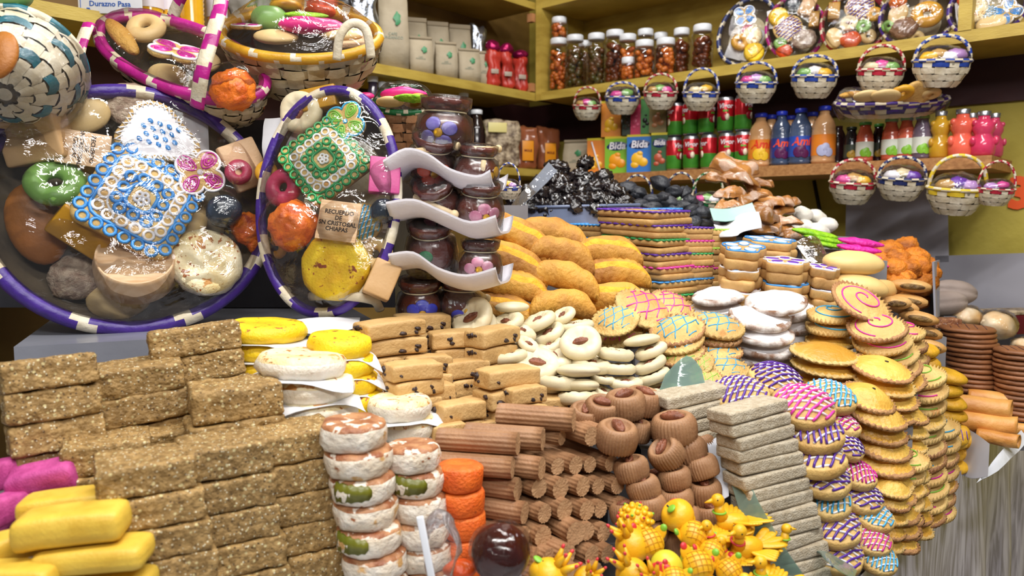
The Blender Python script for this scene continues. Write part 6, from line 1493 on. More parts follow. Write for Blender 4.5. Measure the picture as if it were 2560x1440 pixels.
def bagpx(x, yt, w_, u, label, seed, z=ZL, **k):
    p = su(x, u, z); zt = Pu(x, yt, u).z; kbag(T(*p) @ RZ(LYAW * .35), w_ * p.y / FPX, .05, zt - p.z, label, seed, **k)
bagpx(984, -25, 72, -.05, 'tall kraft paper bag with green emblem beside the foil bag', 1)
bagpx(1052, 92, 58, -.05, 'small kraft bag, first right of the tall bag', 2)
bagpx(1115, 105, 54, -.05, 'small kraft bag, second right of the tall bag', 3)
bagpx(1172, 122, 54, -.05, 'small kraft bag, third right of the tall bag', 4)
bagpx(1208, 128, 26, -.08, 'narrow kraft bag next to the red packets', 5)
bagpx(1040, 45, 56, -.14, 'kraft bag in the back row, left', 6)
bagpx(1095, 55, 54, -.14, 'kraft bag in the back row, middle', 7)
bagpx(1150, 62, 54, -.14, 'kraft bag in the back row, right, with green emblem', 8)
m_foil = mat('silver_foil', 'c4c8d2', '9aa0ac', 20, .18, 1.0, 40, metal=.9, var=.03); m_mfoil = mat('magenta_foil', 'a81858', '7c1040', 20, .2, .9, 60, metal=.6, var=.05); m_redp = mat('red_packet', 'c23a2c', 'a82c22', 12, .35, .2, 40, var=.05)
def foilbag(M, w_, d, h, label, m_, seed, nm='foil_bag', top=None):
    g = rbox(w_, d, h, d * .4, 7, d * .35, 1.6 / w_, seed); t = thing(nm, label, 'bag', M, g.mesh('foil', m_), 'foil bags and packets')
    if top: part(t, 'foil_top', blob(w_ * .55, d * .5, h * .16, w_ * .15, 30, seed, 16, 10, M=T(0, 0, h * .92)).mesh('tp', top))
    return t
def fpx(x, yt, w_, u, label, m_, seed, z=ZL, nm='foil_bag', top=None, h_=None):
    p = su(x, u, z); zt = Pu(x, yt, u).z; return foilbag(T(*p) @ RZ(LYAW * .35), w_ * p.y / FPX, .045, h_ or (zt - p.z), label, m_, seed, nm, top)
fpx(912, -15, 62, -.05, 'shiny silver foil bag left of the tall kraft bag', m_foil, 3)
fpx(1195, 62, 34, -.13, 'dark silver foil bag leaning behind the kraft bags', m_foil, 6)
for x, yt, n in ((1232, 125, 'first'), (1265, 130, 'second'), (1300, 145, 'third')):
    t = fpx(x, yt, 34, -.05, 'red packet with magenta foil top, %s from the kraft bags' % n, m_redp, x, nm='red_packet', top=m_mfoil)
    part(t, 'packet_label', rbox(.028, .002, .016, .0005, 1).mesh('pl', pm('greyish', 'a89888')), T(0, -.03, .045))
fpx(790, -10, 170, -.06, 'big crumpled black plastic bag behind the yellow rimmed basket', mat('black_plastic', '17161a', '2a292e', 10, .3, .9, 20, var=0), 12, nm='plastic_bag')
fpx(612, -10, 60, -.08, 'grey cloth sack at the top beside the yellow bottles', mat('grey_sack', '8c8880', '777269', 20, .7, .4, 40, var=0), 14, nm='cloth_sack')
fpx(660, -20, 50, -.1, 'second grey cloth sack beside the black plastic bag', MATS['grey_sack'], 15, nm='cloth_sack')
# yellow bottles and the sign
m_yj = liquid('amber_yellow', 'dca21c', 'e8b42c')
def ribbed(M, r, h, label):
    pr = [(0, 0), (r * .9, 0), (r, .005)] + [(r * (1 if k % 2 else .93), .01 + (h - .02) * k / 22) for k in range(23)] + [(r * .5, h), (0, h)]
    t = thing('honey_bottle', label, 'bottle', M, lathe(pr, 24).mesh('b', m_yj), 'yellow honey bottles'); return t
for x, yt, w_, u, lb in ((482, -60, 56, -.04, 'ribbed amber yellow bottle seen through the magenta striped handle'), (545, -60, 46, -.1, 'amber yellow bottle right of the striped handle, with white label'), (378, -60, 60, -.08, 'amber yellow bottle beside the blue lettered sign'), (425, -60, 44, -.08, 'amber yellow bottle between sign and striped handle')):
    p = su(x, u, ZL); h = Pu(x, yt, u).z - p.z; r = w_ / 2 * p.y / FPX; t = ribbed(T(*p) @ RZ(LYAW * .35), r, h, lb)
    if 'ribbed' not in lb: part(t, 'paper_label', lathe([(r * 1.05, h * .35), (r * 1.05, h * .95)], 20).mesh('l', pm('offwhite', 'dcd4dc')), label='white paper label')
p = Pu(275, -10, .01); wsg = 150 * p.y / FPX
sg = thing('paper_sign', 'white paper sign with blue Durazno Pasa lettering at the top', 'sign', T(p.x, p.y, Pu(275, 34, .01).z) @ RZ(R(4)), rbox(wsg, .004, .17, .001, 2).mesh('sign', m_white))
mb_ = pm('sign_blue', '2f5aa8')
part(sg, 'lettering', text_mesh('Durazno Pasa', .0165, None, .0003, (mb_,), bold=.0003), T(0, -.0025, .021) @ RX(PI / 2))
part(sg, 'lettering', text_mesh('Durazno Pasa', .012, None, .0003, (mb_,)), T(.02, -.0025, .042) @ RX(PI / 2))
part(sg, 'frame_line', box(.0012, .001, .15).mesh('l', mb_), T(-wsg * .46, -.0025, .005))
fl_ = G(); [blob(.0022, .0022, .0006, seg=8, rings=5, g=fl_, M=T(.0035 * math.cos(k * 1.05), .0035 * math.sin(k * 1.05), 0)) for k in range(6)]
part(sg, 'small_flower_mark', fl_.mesh('fl', mb_), T(-wsg * .34, -.0025, .007) @ RX(PI / 2))
# bottles with white caps on the low shelf
ZLL = H + .187
def wcap(x, yt, w_, u, liq, lb, neck=.5, rib=False):
    p = su(x, u, ZLL); zt = Pu(x, yt, u).z; bottle(T(*p), w_ / 2 * p.y / FPX, zt - p.z, liq, lb, None, m_lid, neck=neck, group='bottles on the low shelf')
l_g = liquid('soft_green', '2c6a4c', '347a58'); l_cola = liquid('cola', '1c0f0e', '241413')
wcap(935, 190, 44, -.06, liquid('violet_dark', '3a3448'), 'dark bottle with white cap nearest the tall oval basket'); wcap(958, 205, 34, -.06, l_g, 'green bottle with white cap, first of three'); wcap(974, 199, 34, -.1, l_g, 'green bottle with white cap, middle of three'); wcap(1003, 205, 34, -.06, l_g, 'green bottle with white cap, last of three')
wcap(1160, 228, 40, -.08, l_cola, 'dark cola bottle rising behind the highest clay pot'); wcap(1192, 275, 48, -.05, l_cola, 'dark ribbed bottle right of the highest clay pot')
m_nuts = mat('nut_mix', 'c8b496', '5c4630', 55, .5, .7, 60, var=0, nfac=.5); m_mole = mat('brown_paste_pack', '9c5a3a', '86482c', 8, .2, .3, 20, var=.04, coat=.6)
t = fpx(1252, 300, 95, -.05, 'clear bag of mixed nuts with cream label on the low shelf', m_nuts, 21, z=ZLL, nm='nut_bag'); part(t, 'paper_label', rbox(.07, .003, .035, .001, 2).mesh('l', pm('cream_label', 'e4d68c')), T(-.02, -.028, .125))
for x, lb in ((1312, 'first from the nut bag'), (1368, 'second from the nut bag')):
    t = fpx(x, 318, 62, -.05, 'sealed bag of brown paste with orange label, %s' % lb, m_mole, x, z=ZLL, nm='paste_bag')
    part(t, 'orange_label', rbox(.045, .002, .075, .0005, 1).mesh('l', pm('orange_label', 'e8941c')), T(0.003, -.03, .03)); part(t, 'label_frame', rbox(.049, .001, .08, .0005, 1).mesh('l', pm('label_dark', '5a2c14')), T(0.003, -.0285, .0275)); part(t, 'lettering', text_mesh('MOLE', .012, None, .0003, (pm('label_red', '7a2a1c'),), bold=.0003), T(.003, -.0325, .068) @ RX(PI / 2))
p = sv(1442, -.08, ZD); kbag(T(p.x, p.y, p.z) @ RZ(WYAW * .4), .1, .06, .135, 'kraft bag with small green emblem beside the straw carton', 31)
# ================================================= back of the display: prunes, figs, candied fruit
m_tray = mat('blue_grey_tray', '6c7896', '7c88a4', 8, .3, .2, 20, var=0)
def panel(pts, nm, cat, label, m_, th=.004, group=None):
    """thin sheet through world points (quad), with thickness away from the camera"""
    g = G(); a, b, c = Vector(pts[0]), Vector(pts[1]), Vector(pts[2]); n = (b - a).cross(c - a).normalized()
    k = len(pts); g.add([Vector(q) for q in pts] + [Vector(q) + n * th for q in pts], [tuple(range(k)), tuple(range(2 * k - 1, k - 1, -1))] + [(i, k + i, k + (i + 1) % k, (i + 1) % k) for i in range(k)], smooth=False)
    return thing(nm, label, cat, None, g.mesh(nm, m_), group)
YP = 1.72
t = thing('prune_tray', 'blue-grey tray holding the glossy prunes', 'tray', None, None)
a_, b_ = P(1262, 520, YP), P(1600, 512, YP)
part(t, 'tray_body', quadbox((a_.x, a_.y, 0), (b_.x, b_.y, 0), .26, P(1400, 585, YP).z, P(1400, 517, YP).z, 'tray', m_tray))
part(t, 'tray_lip', tube([a_, b_], .004, 6).mesh('lip', m_tray))
RISERS.append(((a_.x + b_.x) / 2, YP + .14, .13, P(1400, 585, YP).z))
lb = 'glossy black wrinkled prune in the heap on the blue-grey tray'
OR2 = ['first'] + ORD[1:]
rows = [(402, 1395, 1450, 1.84), (424, 1372, 1500, 1.82), (446, 1350, 1520, 1.80), (468, 1325, 1535, 1.78), (488, 1300, 1555, 1.76), (506, 1288, 1562, 1.74), (507, 1300, 1560, 1.80), (480, 1330, 1540, 1.84), (455, 1350, 1510, 1.88)]
for (y, x0, x1, Y) in rows:
    n = max(2, int((x1 - x0) / 30) + 1)
    for k in range(n):
        item('prune', x0 + (x1 - x0) * k / (n - 1) + random.uniform(-6, 6), y + random.uniform(-9, 6), Y + random.uniform(-.015, .015), random.uniform(52, 64), (lb if Y > 1.79 and y > 440 else 'glossy prune, %s from the left in the %s row of the heap' % (OR2[k], OR2[{402: 0, 424: 1, 446: 2, 468: 3, 488: 4, 506: 5}.get(y, 6)])), random.uniform(0, 360), random.uniform(-40, 60), random.uniform(-50, 50), group='prune heap')
lb = 'matt blue-black dried fig in the heap between prunes and candied fruit'
def pos_words(L_, i):
    """where a thing sits in its heap: row from the top and place from the left"""
    ys = sorted(L_, key=lambda q: q[1]); rows_ = [ys[k:k + 5] for k in range(0, len(ys), 5)]
    for r_, row in enumerate(rows_):
        if L_[i] in row: return '%s from the left in row %s of its heap, counted downwards' % (['first', 'second', 'third', 'fourth', 'fifth'][sorted(row).index(L_[i])], ['one', 'two', 'three', 'four', 'five', 'six'][r_])
FG = [(1578, 470, 1.86, 50), (1605, 482, 1.84, 46), (1660, 455, 1.86, 50), (1690, 478, 1.84, 44), (1712, 480, 1.85, 42), (1625, 500, 1.80, 46), (1650, 495, 1.80, 54), (1600, 512, 1.78, 46), (1635, 520, 1.77, 50), (1675, 505, 1.79, 50), (1560, 500, 1.82, 46), (1700, 515, 1.78, 46), (1728, 500, 1.80, 44), (1690, 528, 1.76, 44), (1722, 528, 1.76, 46), (1755, 530, 1.76, 56), (1700, 545, 1.75, 40), (1765, 555, 1.75, 40), (1730, 555, 1.74, 46), (1580, 495, 1.85, 46), (1655, 535, 1.78, 50), (1745, 515, 1.82, 44), (1710, 575, 1.75, 40), (1680, 560, 1.76, 50), (1620, 540, 1.80, 50)]
for i, (x, y, Y, w_) in enumerate(FG): item('fig', x, y - 12, Y, w_ * 1.05, 'matt dried fig, %s' % pos_words(FG, i), random.uniform(0, 360), random.uniform(-20, 40), random.uniform(-30, 30), group='dried fig heap')
for x, Y in ((1600, 1.86), (1690, 1.84), (1740, 1.82)): RISERS.append((P(x, 560, Y).x, Y + .03, .075, P(x, 560, Y).z - .02))
CH = [(1838, 402, 1.86, 100, 'topmost slab'), (1850, 432, 1.84, 84, 'pale slab under the topmost'), (1800, 442, 1.85, 60, 'thin piece on the left'), (1830, 470, 1.80, 78, 'pyramid shaped piece on the left'), (1880, 450, 1.86, 70, 'piece right of the pyramid'), (1905, 475, 1.86, 76, 'long piece, upper right'), (1860, 488, 1.80, 80, 'dull piece under the pyramid'), (1925, 492, 1.85, 90, 'curved piece at the right'),
      (1890, 505, 1.80, 84, 'greyish piece in the centre'), (1945, 520, 1.84, 76, 'piece at the right middle'), (1915, 530, 1.78, 90, 'broad piece in the centre'), (1960, 545, 1.80, 70, 'piece right of the paper'), (1925, 560, 1.76, 76, 'mauve piece above the petal biscuits'), (1965, 570, 1.78, 60, 'brown piece lowest at the right'), (1815, 505, 1.78, 70, 'flat orange piece lowest left'), (1858, 516, 1.76, 60, 'flat orange piece beside the paper'),
      (1950, 505, 1.88, 70, 'piece behind the curved one'), (1975, 585, 1.76, 50, 'dark piece at the foot'), (1900, 450, 1.9, 60, 'piece at the back'), (1840, 520, 1.84, 90, 'piece hidden in the middle'), (1900, 555, 1.82, 100, 'piece hidden at the foot'), (1870, 540, 1.83, 80, 'piece hidden behind the paper')]
for x, y, Y, w_, nm in CH: item('chunk', x, y - 4, Y, w_ * 1.05, 'amber candied fruit, %s' % nm, random.uniform(-60, 60), random.uniform(-5, 30), random.uniform(-25, 25), group='candied fruit heap')
for x, Y, yy in ((1850, 1.9, 540), (1930, 1.88, 600), (1890, 1.86, 590)): RISERS.append((P(x, yy, Y).x, Y + .03, .07, P(x, yy, Y).z))
for x, y, Y, w_, nm in ((2010, 522, 1.9, 54, 'topmost'), (2045, 530, 1.92, 50, 'right of the topmost'), (2070, 548, 1.9, 56, 'lowest right'), (2020, 555, 1.88, 52, 'in the middle'), (2050, 565, 1.87, 60, 'lowest beside the green strips'), (1995, 560, 1.87, 40, 'beside the candied fruit')):
    item('chalk', x, y, Y, w_, 'chalky white sugar lump, %s' % nm, random.uniform(0, 90), 10, 10, group='chalky white lumps')
RISERS.append((P(2035, 600, 1.95).x, 1.96, .09, P(2035, 590, 1.93).z))
for x, y, Y, w_, nm in ((2040, 575, 1.72, 118, 'topmost'), (2060, 590, 1.71, 100, 'second'), (2070, 605, 1.70, 90, 'lowest')): item('gstrip', x, y, Y, w_, 'lime green coconut strip, %s of three' % nm, 0, 10, 10, group='green coconut strips')
for x, y, Y, w_, nm in ((2155, 597, 1.66, 118, 'topmost'), (2150, 613, 1.65, 115, 'second'), (2150, 630, 1.64, 115, 'third'), (2185, 655, 1.70, 80, 'fourth, behind the pale bread')): item('pstrip', x, y, Y, w_, 'hot pink coconut strip, %s from the top' % nm, 0, 12, 8, group='pink coconut strips')
RISERS.append((P(2060, 630, 1.76).x, 1.76, .06, P(2060, 622, 1.72).z)); RISERS.append((P(2150, 650, 1.7).x, 1.72, .06, P(2150, 650, 1.68).z))
OB = [(2225, 610, 1.80, 60), (2268, 600, 1.82, 54), (2252, 632, 1.76, 52), (2292, 628, 1.78, 58), (2300, 650, 1.74, 56), (2232, 652, 1.72, 62), (2270, 655, 1.72, 54), (2262, 682, 1.70, 52), (2235, 692, 1.70, 50), (2310, 690, 1.72, 58), (2318, 650, 1.8, 50), (2285, 690, 1.74, 60), (2210, 640, 1.78, 50), (2325, 670, 1.78, 50), (2240, 720, 1.72, 56), (2290, 725, 1.76, 60)]
for i, (x, y, Y, w_) in enumerate(OB): item('oball', x, y - 8, Y, w_ * 1.22, 'orange coconut ball, %s' % pos_words(OB, i), random.uniform(0, 360), random.uniform(0, 30), 0, group='orange coconut ball heap')
RISERS.append((P(2265, 740, 1.78).x, 1.84, .09, P(2265, 725, 1.78).z))
K1('palebun', 'pale_bread', 'bread', 'pale smooth oval bread', .13, .05, blob(.065, .04, .025, .002, 20, 8, 30, 14).mesh('w', mat('pale_bread', 'e8c684', 'dcb470', 9, .45, .1, 60, var=.05)))
item('palebun', 2140, 628, 1.52, 158, 'pale smooth oval bread, topmost before the pink strips', 5, 12, 4, hpx=62)
item('palebun', 2160, 688, 1.50, 140, 'pale oval bread under the topmost one', -5, 12, 10, hpx=58)
item('palebun', 2215, 700, 1.56, 90, 'rosy bread half hidden beside the filled pastries', 30, 10, 10, hpx=50)
RISERS.append((P(2150, 750, 1.56).x, 1.6, .07, P(2150, 745, 1.56).z))
def filled(s):
    g = G(); L_, r = .09, .026; n = 14; V_ = []; seg = 18
    for i in range(n + 1):
        x = -L_ / 2 + L_ * i / n; e = max(.35, math.sin(PI * i / n) ** .4)
        for k in range(seg):
            a = 2 * PI * k / seg; rr = r * e * (1 + .1 * nz((x * 20, math.cos(a), math.sin(a)), 1.5, s)); V_.append((x, rr * 1.25 * math.cos(a), r * .8 + rr * .75 * math.sin(a)))
    g.add(V_, [(i * seg + k, i * seg + (k + 1) % seg, (i + 1) * seg + (k + 1) % seg, (i + 1) * seg + k) for i in range(n) for k in range(seg)])
    g.f.append(tuple(range(seg))[::-1]); g.f.append(tuple(n * seg + k for k in range(seg))); g.m += [0, 0]; g.sm += [True, True]
    h = blob(.028, .006, .0085, .0015, 50, s, 18, 9, base=False, M=T(0, -.0305, r * .8))
    return g.mesh('filled', mat('flaky_crust', 'd2a468', 'b98646', 18, .5, .35, 90, var=.08)), [('filling', h.mesh('h', mat('dark_filling', '4a3018', '8a6a34', 60, .6, .8, 120, var=0)))]
kind('filled', 'filled_pastry', 'pastry', 'flaky pastry with open filling', .09, .04, [filled(s) for s in range(3)])
for x, y, Y, w_, rl, nm in ((2278, 698, 1.56, 92, 4, 'topmost'), (2272, 735, 1.55, 88, 6, 'second'), (2262, 752, 1.52, 70, 10, 'brown one, third'), (2300, 778, 1.5, 90, 10, 'fourth, its dark opening facing front'), (2318, 815, 1.5, 76, 12, 'fifth'), (2240, 740, 1.5, 70, 0, 'behind the pink swirls'), (2330, 850, 1.48, 70, 10, 'lowest')):
    item('filled', x, y, Y, w_, 'flaky filled pastry, %s' % nm, -20, 0, rl, hpx=36, group='filled pastries')
RISERS.append((P(2290, 860, 1.58).x, 1.6, .06, P(2290, 840, 1.56).z))
K1('gourdbun', 'dusty_split_bread', 'bread', 'grey dusted bread with a lengthwise split', .13, .055,
   blob(.065, .036, .0275, .002, 20, 3, 34, 20, fn=lambda p: p * (1 - .12 * math.exp(-((math.atan2(p.z, -p.y) - .25) / .16) ** 2))).mesh('w', mat('dusty_bread', 'a89890', '94847c', 8, .7, .2, 60, var=.04)))
item('gourdbun', 2392, 700, 1.98, 118, 'grey dusted split bread, rear one', 0, 5, 8, hpx=62, group='dusted breads'); item('gourdbun', 2362, 728, 1.92, 118, 'grey dusted split bread, front one', 5, 5, -4, hpx=62, group='dusted breads')
RISERS.append((P(2385, 800, 1.97).x, 1.97, .08, P(2375, 786, 1.93).z))
def wbun(s): return blob(.04, .034, .027, .004, 26, s, 24, 14), 
mw = mat('sweet_roll', 'dcae6c', 'ecdcc0', 14, .45, .2, 60, var=.03, nfac=.5)
kind('roll', 'wrapped_roll', 'bread', 'round sweet roll in clear film', .08, .054, [(blob(.04, .034, .027, .004, 26, s, 24, 14).mesh('roll', mw), [('plastic_wrap', blob(.043, .037, .0295, .006, 50, s, 20, 12).mesh('f', m_filmw))]) for s in range(2)])
item('roll', 2418, 768, 1.92, 82, 'round sweet roll in film behind the left dark wafer column', 0, 10, 0); item('roll', 2510, 785, 1.88, 98, 'large sweet roll in shiny film behind the right dark wafer column', 40, 20, 10); item('roll', 2560, 845, 1.84, 60, 'sweet roll in film cut off by the right picture edge', 10)
K1('sprbar', 'sprinkle_bar', 'sweet', 'bar covered with coloured sprinkles', .08, .03, rbox(.08, .05, .03, .004, 4, .002, 60, 3).mesh('w', mat('sprinkles', 'b07a50', '7c4a30', 60, .6, .8, 160, spots=[('d8c8c0', 160, .12), ('c03848', 230, .1), ('4a8a58', 260, .09)], var=0)))
item('sprbar', 2362, 795, 1.74, 66, 'brown bar covered in coloured sprinkles behind the filled pastries', 0)
t = panel([Pv(2112, 660, -.2), Pv(2372, 655, -.2), Pv(2368, 468, -.2), Pv(2116, 470, -.2)][::-1], 'grey_sheet', 'panel', 'grey metal sheet standing behind the orange coconut balls', mat('grey_metal_sheet', 'a3a1ac', 'b0aeb8', 5, .4, .15, 12, var=0))
e1 = Pv(2335, 790, .35); 
t = panel([Pv(2335, 820, -.2), Pv(2640, 1000, -.2), Pv(2640, 630, -.2), Pv(2338, 640, -.2)][::-1], 'grey_sheet', 'panel', 'pale grey sheet standing behind the grey dusted breads', mat('pale_metal_sheet', 'a3a2ac', '94939e', 5, .4, .15, 12, var=0))
panel([P(2335, 795, 1.66), P(2345, 790, 1.9), P(2345, 650, 1.9), P(2330, 655, 1.66)], 'divider_sheet', 'panel', 'upright clear grey divider beside the orange coconut balls', MATS['pale_metal_sheet'])
mm = mat('maroon_plastic', '6c1020', '5a0c1a', 8, .25, var=0); q = P(2520, 812, 1.96)
t = thing('maroon_crate', 'maroon plastic crate edge behind the sweet rolls', 'crate', T(q.x, q.y, q.z - .02) @ RZ(R(8)), rbox(.14, .08, .05, .003, 2).mesh('c', mm)); part(t, 'nut_topping', rbox(.14, .08, .01, .003, 5, .003, 60).mesh('n', m_nuts), T(0, 0, .05))
# dark wafer columns
m_waf = mat('dark_wafer', '96603a', '80502e', 20, .55, .2, 120, var=.14); K1('wafer', 'dark_wafer', 'biscuit', 'thin brown wafer disc', .1, .009, patty(.05, .009, .0035, .0006, 3, 0).mesh('w', m_waf, m_waf))
m_wl = pm('dark_lines', '4a2a30'); g = G(); [tube([(x_, -.045 + .09 * k / 8, .0092) for k in range(9) if math.hypot(x_, -.045 + .09 * k / 8) < .046], .001, 4, g=g) for x_ in (-.03, -.015, 0, .015, .03)]
K1('waferl', 'dark_wafer', 'biscuit', 'thin dark-lined wafer disc', .1, .010, patty(.05, .009, .0035, .0006, 5, 0).mesh('w', m_waf, m_waf), [('icing_lines', g.mesh('l', m_wl))])
stack(['waferl'] + ['wafer'] * 8 + ['waferl', 'waferl'] + ['wafer'] * 3, 2420, 815, 14, 12.6, 1.70, 124, 'the left column of dark wafers', jyaw=80, group='dark wafer discs', dx=2.2, jit=.03, jt=1)
stack(['waferl', 'wafer', 'waferl'] + ['wafer'] * 11, 2552, 870, 14, 12.8, 1.62, 122, 'the right column of dark wafers', jyaw=80, group='dark wafer discs', dx=1, jit=.03, jt=1)
# cream tubes
m_can_ = mat('fried_tube', 'dfa458', 'c88238', 14, .45, .35, 90, var=.06)
def ctube(s):
    g = G(); r = .021; pr = []
    n = 12; seg = 20; V_ = []
    for rr, rev in ((r, 0), (r * .78, 1)):
        for i in range(n + 1):
            x = -.055 + .11 * (i / n)
            for k in range(seg):
                a = 2 * PI * k / seg; q = rr * (1 + .08 * math.cos(a - i * .5) + .06 * nz((x * 20, math.cos(a), math.sin(a)), 1.5, s)); V_.append((x + .004 * math.cos(a) * (i == n), q * math.cos(a), r + q * math.sin(a)))
    m_ = (n + 1) * seg; F = []
    for i in range(n):
        for k in range(seg):
            k2 = (k + 1) % seg; F.append((i * seg + k, i * seg + k2, (i + 1) * seg + k2, (i + 1) * seg + k)); F.append((m_ + i * seg + k, m_ + (i + 1) * seg + k, m_ + (i + 1) * seg + k2, m_ + i * seg + k2))
    for i in (0, n):
        for k in range(seg): k2 = (k + 1) % seg; q = (i * seg + k, i * seg + k2, m_ + i * seg + k2, m_ + i * seg + k); F.append(q if i else q[::-1])
    g.add(V_, F); cr_ = blob(.012, .015, .015, .003, 60, s, 12, 8, base=False, M=T(.036, 0, r))
    return g.mesh('tube', m_can_), [('cream_filling', cr_.mesh('c', mat('white_cream', 'efe6dc', rough=.4, var=0)))]
kind('ctube', 'cream_tube', 'pastry', 'golden fried pastry tube', .11, .042, [ctube(s) for s in range(3)])
for x, y, Y, w_, yw, nm in ((2450, 998, 1.56, 120, -28, 'upper left'), (2490, 985, 1.62, 105, -28, 'upper middle'), (2520, 985, 1.68, 95, -28, 'upper right'), (2465, 1040, 1.54, 120, -24, 'long one in the middle row'), (2530, 1060, 1.58, 70, -35, 'short one at the right'), (2495, 1085, 1.50, 80, -38, 'lowest, showing white cream'), (2440, 1035, 1.62, 110, -24, 'behind the middle one'), (2555, 1010, 1.66, 80, -28, 'cut off by the right picture edge')):
    item('ctube', x, y - 6, Y, w_ * 1.15, 'golden cream-filled pastry tube, %s' % nm, yw, 0, 0, group='cream filled tubes')

g = G(); a = [P(2420, 1075, 1.36), P(2470, 1180, 1.17), P(2560, 1095, 1.30), P(2600, 1000, 1.55), P(2480, 1000, 1.6)]
def loft(ptsA, ptsB, n=6, wob=.004, seed=0, th=.0012):
    g = G(); V_ = []; m_ = len(ptsA)
    for j in range(n + 1):
        for i in range(m_):
            p = ptsA[i].lerp(ptsB[i], j / n); p = p + Vector((nz(p, 14, seed), nz(p, 14, seed + 3), nz(p, 14, seed + 6))) * wob; V_.append(p)
    F = [(j * m_ + i, j * m_ + i + 1, (j + 1) * m_ + i + 1, (j + 1) * m_ + i) for j in range(n) for i in range(m_ - 1)]
    g.add(V_, F); g.add([Vector(p) + Vector((0, th, -th)) for p in V_], [q[::-1] for q in F]); return g
def sheet(name, label, A, B, m_, n=8, wob=.006, seed=1, cat='sheet'):
    def sub(L_): return [P(*q) for q in smooth(L_, 4)]
    return thing(name, label, cat, None, loft(sub(A), sub(B), n, wob, seed).mesh(name, m_))
sheet('paper_liner', 'white card liner curling under the cream tubes', [(2408, 1065, 1.53), (2440, 1085, 1.47), (2475, 1110, 1.42)], [(2395, 1180, 1.49), (2430, 1195, 1.44), (2470, 1190, 1.40)], mat('white_card', 'cfd0d8', 'c4c5ce', 8, .5, var=0), 5, .002)
sheet('paper_liner', 'shiny white foil liner at the counter edge below the tubes', [(2470, 1160, 1.45), (2520, 1110, 1.5), (2575, 1055, 1.6)], [(2440, 1205, 1.41), (2510, 1165, 1.46), (2580, 1090, 1.56)], mat('shiny_white', 'dfe2ea', rough=.2, var=0, bump=.5, bscale=30), 4, .006)
# yolk coloured figure breads at the counter end
m_fb = mat('figure_bread', 'dba824', 'c48e1c', 14, .55, .4, 90, var=.07)
kind('fbread', 'figure_bread', 'bread', 'lumpy yellow bread', .08, .03, [(blob(.04, .034, .016, .004, 32, s, 24, 12).mesh('f', m_fb), []) for s in range(3)])
stack('fbread', 2370, 925, 8, 33, 1.48, 88, 'the deep yellow bread column beside the wafers', jyaw=60, group='deep yellow figure breads', tilt=12, roll=4, hs=1.1, dx=3)
stack('fbread', 2318, 862, 4, 32, 1.44, 68, 'the deep yellow breads above the swirl column', jyaw=60, group='deep yellow figure breads', tilt=12, hs=1.1, dx=4)
stack('fbread', 2418, 1085, 3, 34, 1.50, 64, 'the yellow breads against the white card', jyaw=60, group='deep yellow figure breads', tilt=10, hs=1.1)
g = lattice(.036, .032, .02, 3, .4, .014, .0016, clip=.7)
K1('pfig', 'figure_bread', 'bread', 'deep yellow bread with purple icing strokes', .08, .032, blob(.04, .026, .016, .003, 30, 4, 22, 12).mesh('f', m_fb), [('icing', g.mesh('i', IC['purple']))])
item('pfig', 2405, 1085, 1.44, 62, 'deep yellow bread with purple icing strokes beside the card liner', 60, 50, -20, hpx=30)

# ================================================= marzipan at the front
sph = lambda r, **k: blob(r, r, r * .96, .0006, 60, k.pop('seed', 1), 24, 16, **k)
def cone_tip(g, M, L_=.016, r=.005, mi=0): return tube([(0, 0, 0), (0, .0005, L_ * .5), (0, .002, L_)], r, 8, g=g, M=M, mi=mi, taper=lambda t: 1 - .75 * t, up=Vector((1, 0, 0)))
def pom():
    b = sph(.02); tips = G()
    for k in range(5):
        a = 2 * PI * k / 5; M = T(.006 * math.cos(a), .006 * math.sin(a), .036) @ RZ(a) @ RY(.42); cone_tip(b, M, .018, .0052); blob(.0021, .0021, .003, g=tips, M=M @ T(0, .002, .0175), seg=8, rings=6, base=False)
    return b.mesh('pom', m_marz), [('crown_tips', tips.mesh('t', m_marzr), 'red painted crown tips')]
def leafm(g, M, L_=.02, w_=.007): return blob(L_ / 2, w_, .0022, .0003, 80, 1, 14, 7, g=g, M=M @ T(L_ / 2, 0, 0), base=False)
def sunf():
    b = sph(.0175); rd = G(); gn = G(); gr_ = G()
    for k in range(4):
        a = 2 * PI * k / 4 + .4; M = RZ(a) @ T(.009, 0, .007) @ RY(-.75); leafm(b, M, .024, .008); tg = rd if k % 2 else gn; blob(.005, .0045, .0026, g=tg, M=M @ T(.0215, 0, .0), seg=10, rings=6, base=False)
    for q in (-.012, -.006, 0, .006, .012):
        e = math.sqrt(max(0, .0178 ** 2 - q * q))
        for ax in (0, 1): tube([((q, e * math.sin(t), .0170 + e * math.cos(t)) if ax else (e * math.sin(t), q, .0170 + e * math.cos(t))) for t in [-.9 + 1.8 * j / 8 for j in range(9)]], .0004, 4, g=gr_)
    return b.mesh('sun', m_marz), [('grid_lines', gr_.mesh('g', mat('marz_line', 'd69a14', rough=.5, var=0))), ('petal_tips', rd.mesh('r', m_marzr), 'red petal tips'), ('leaf_tips', gn.mesh('n', m_marzg), 'green leaf tips')]
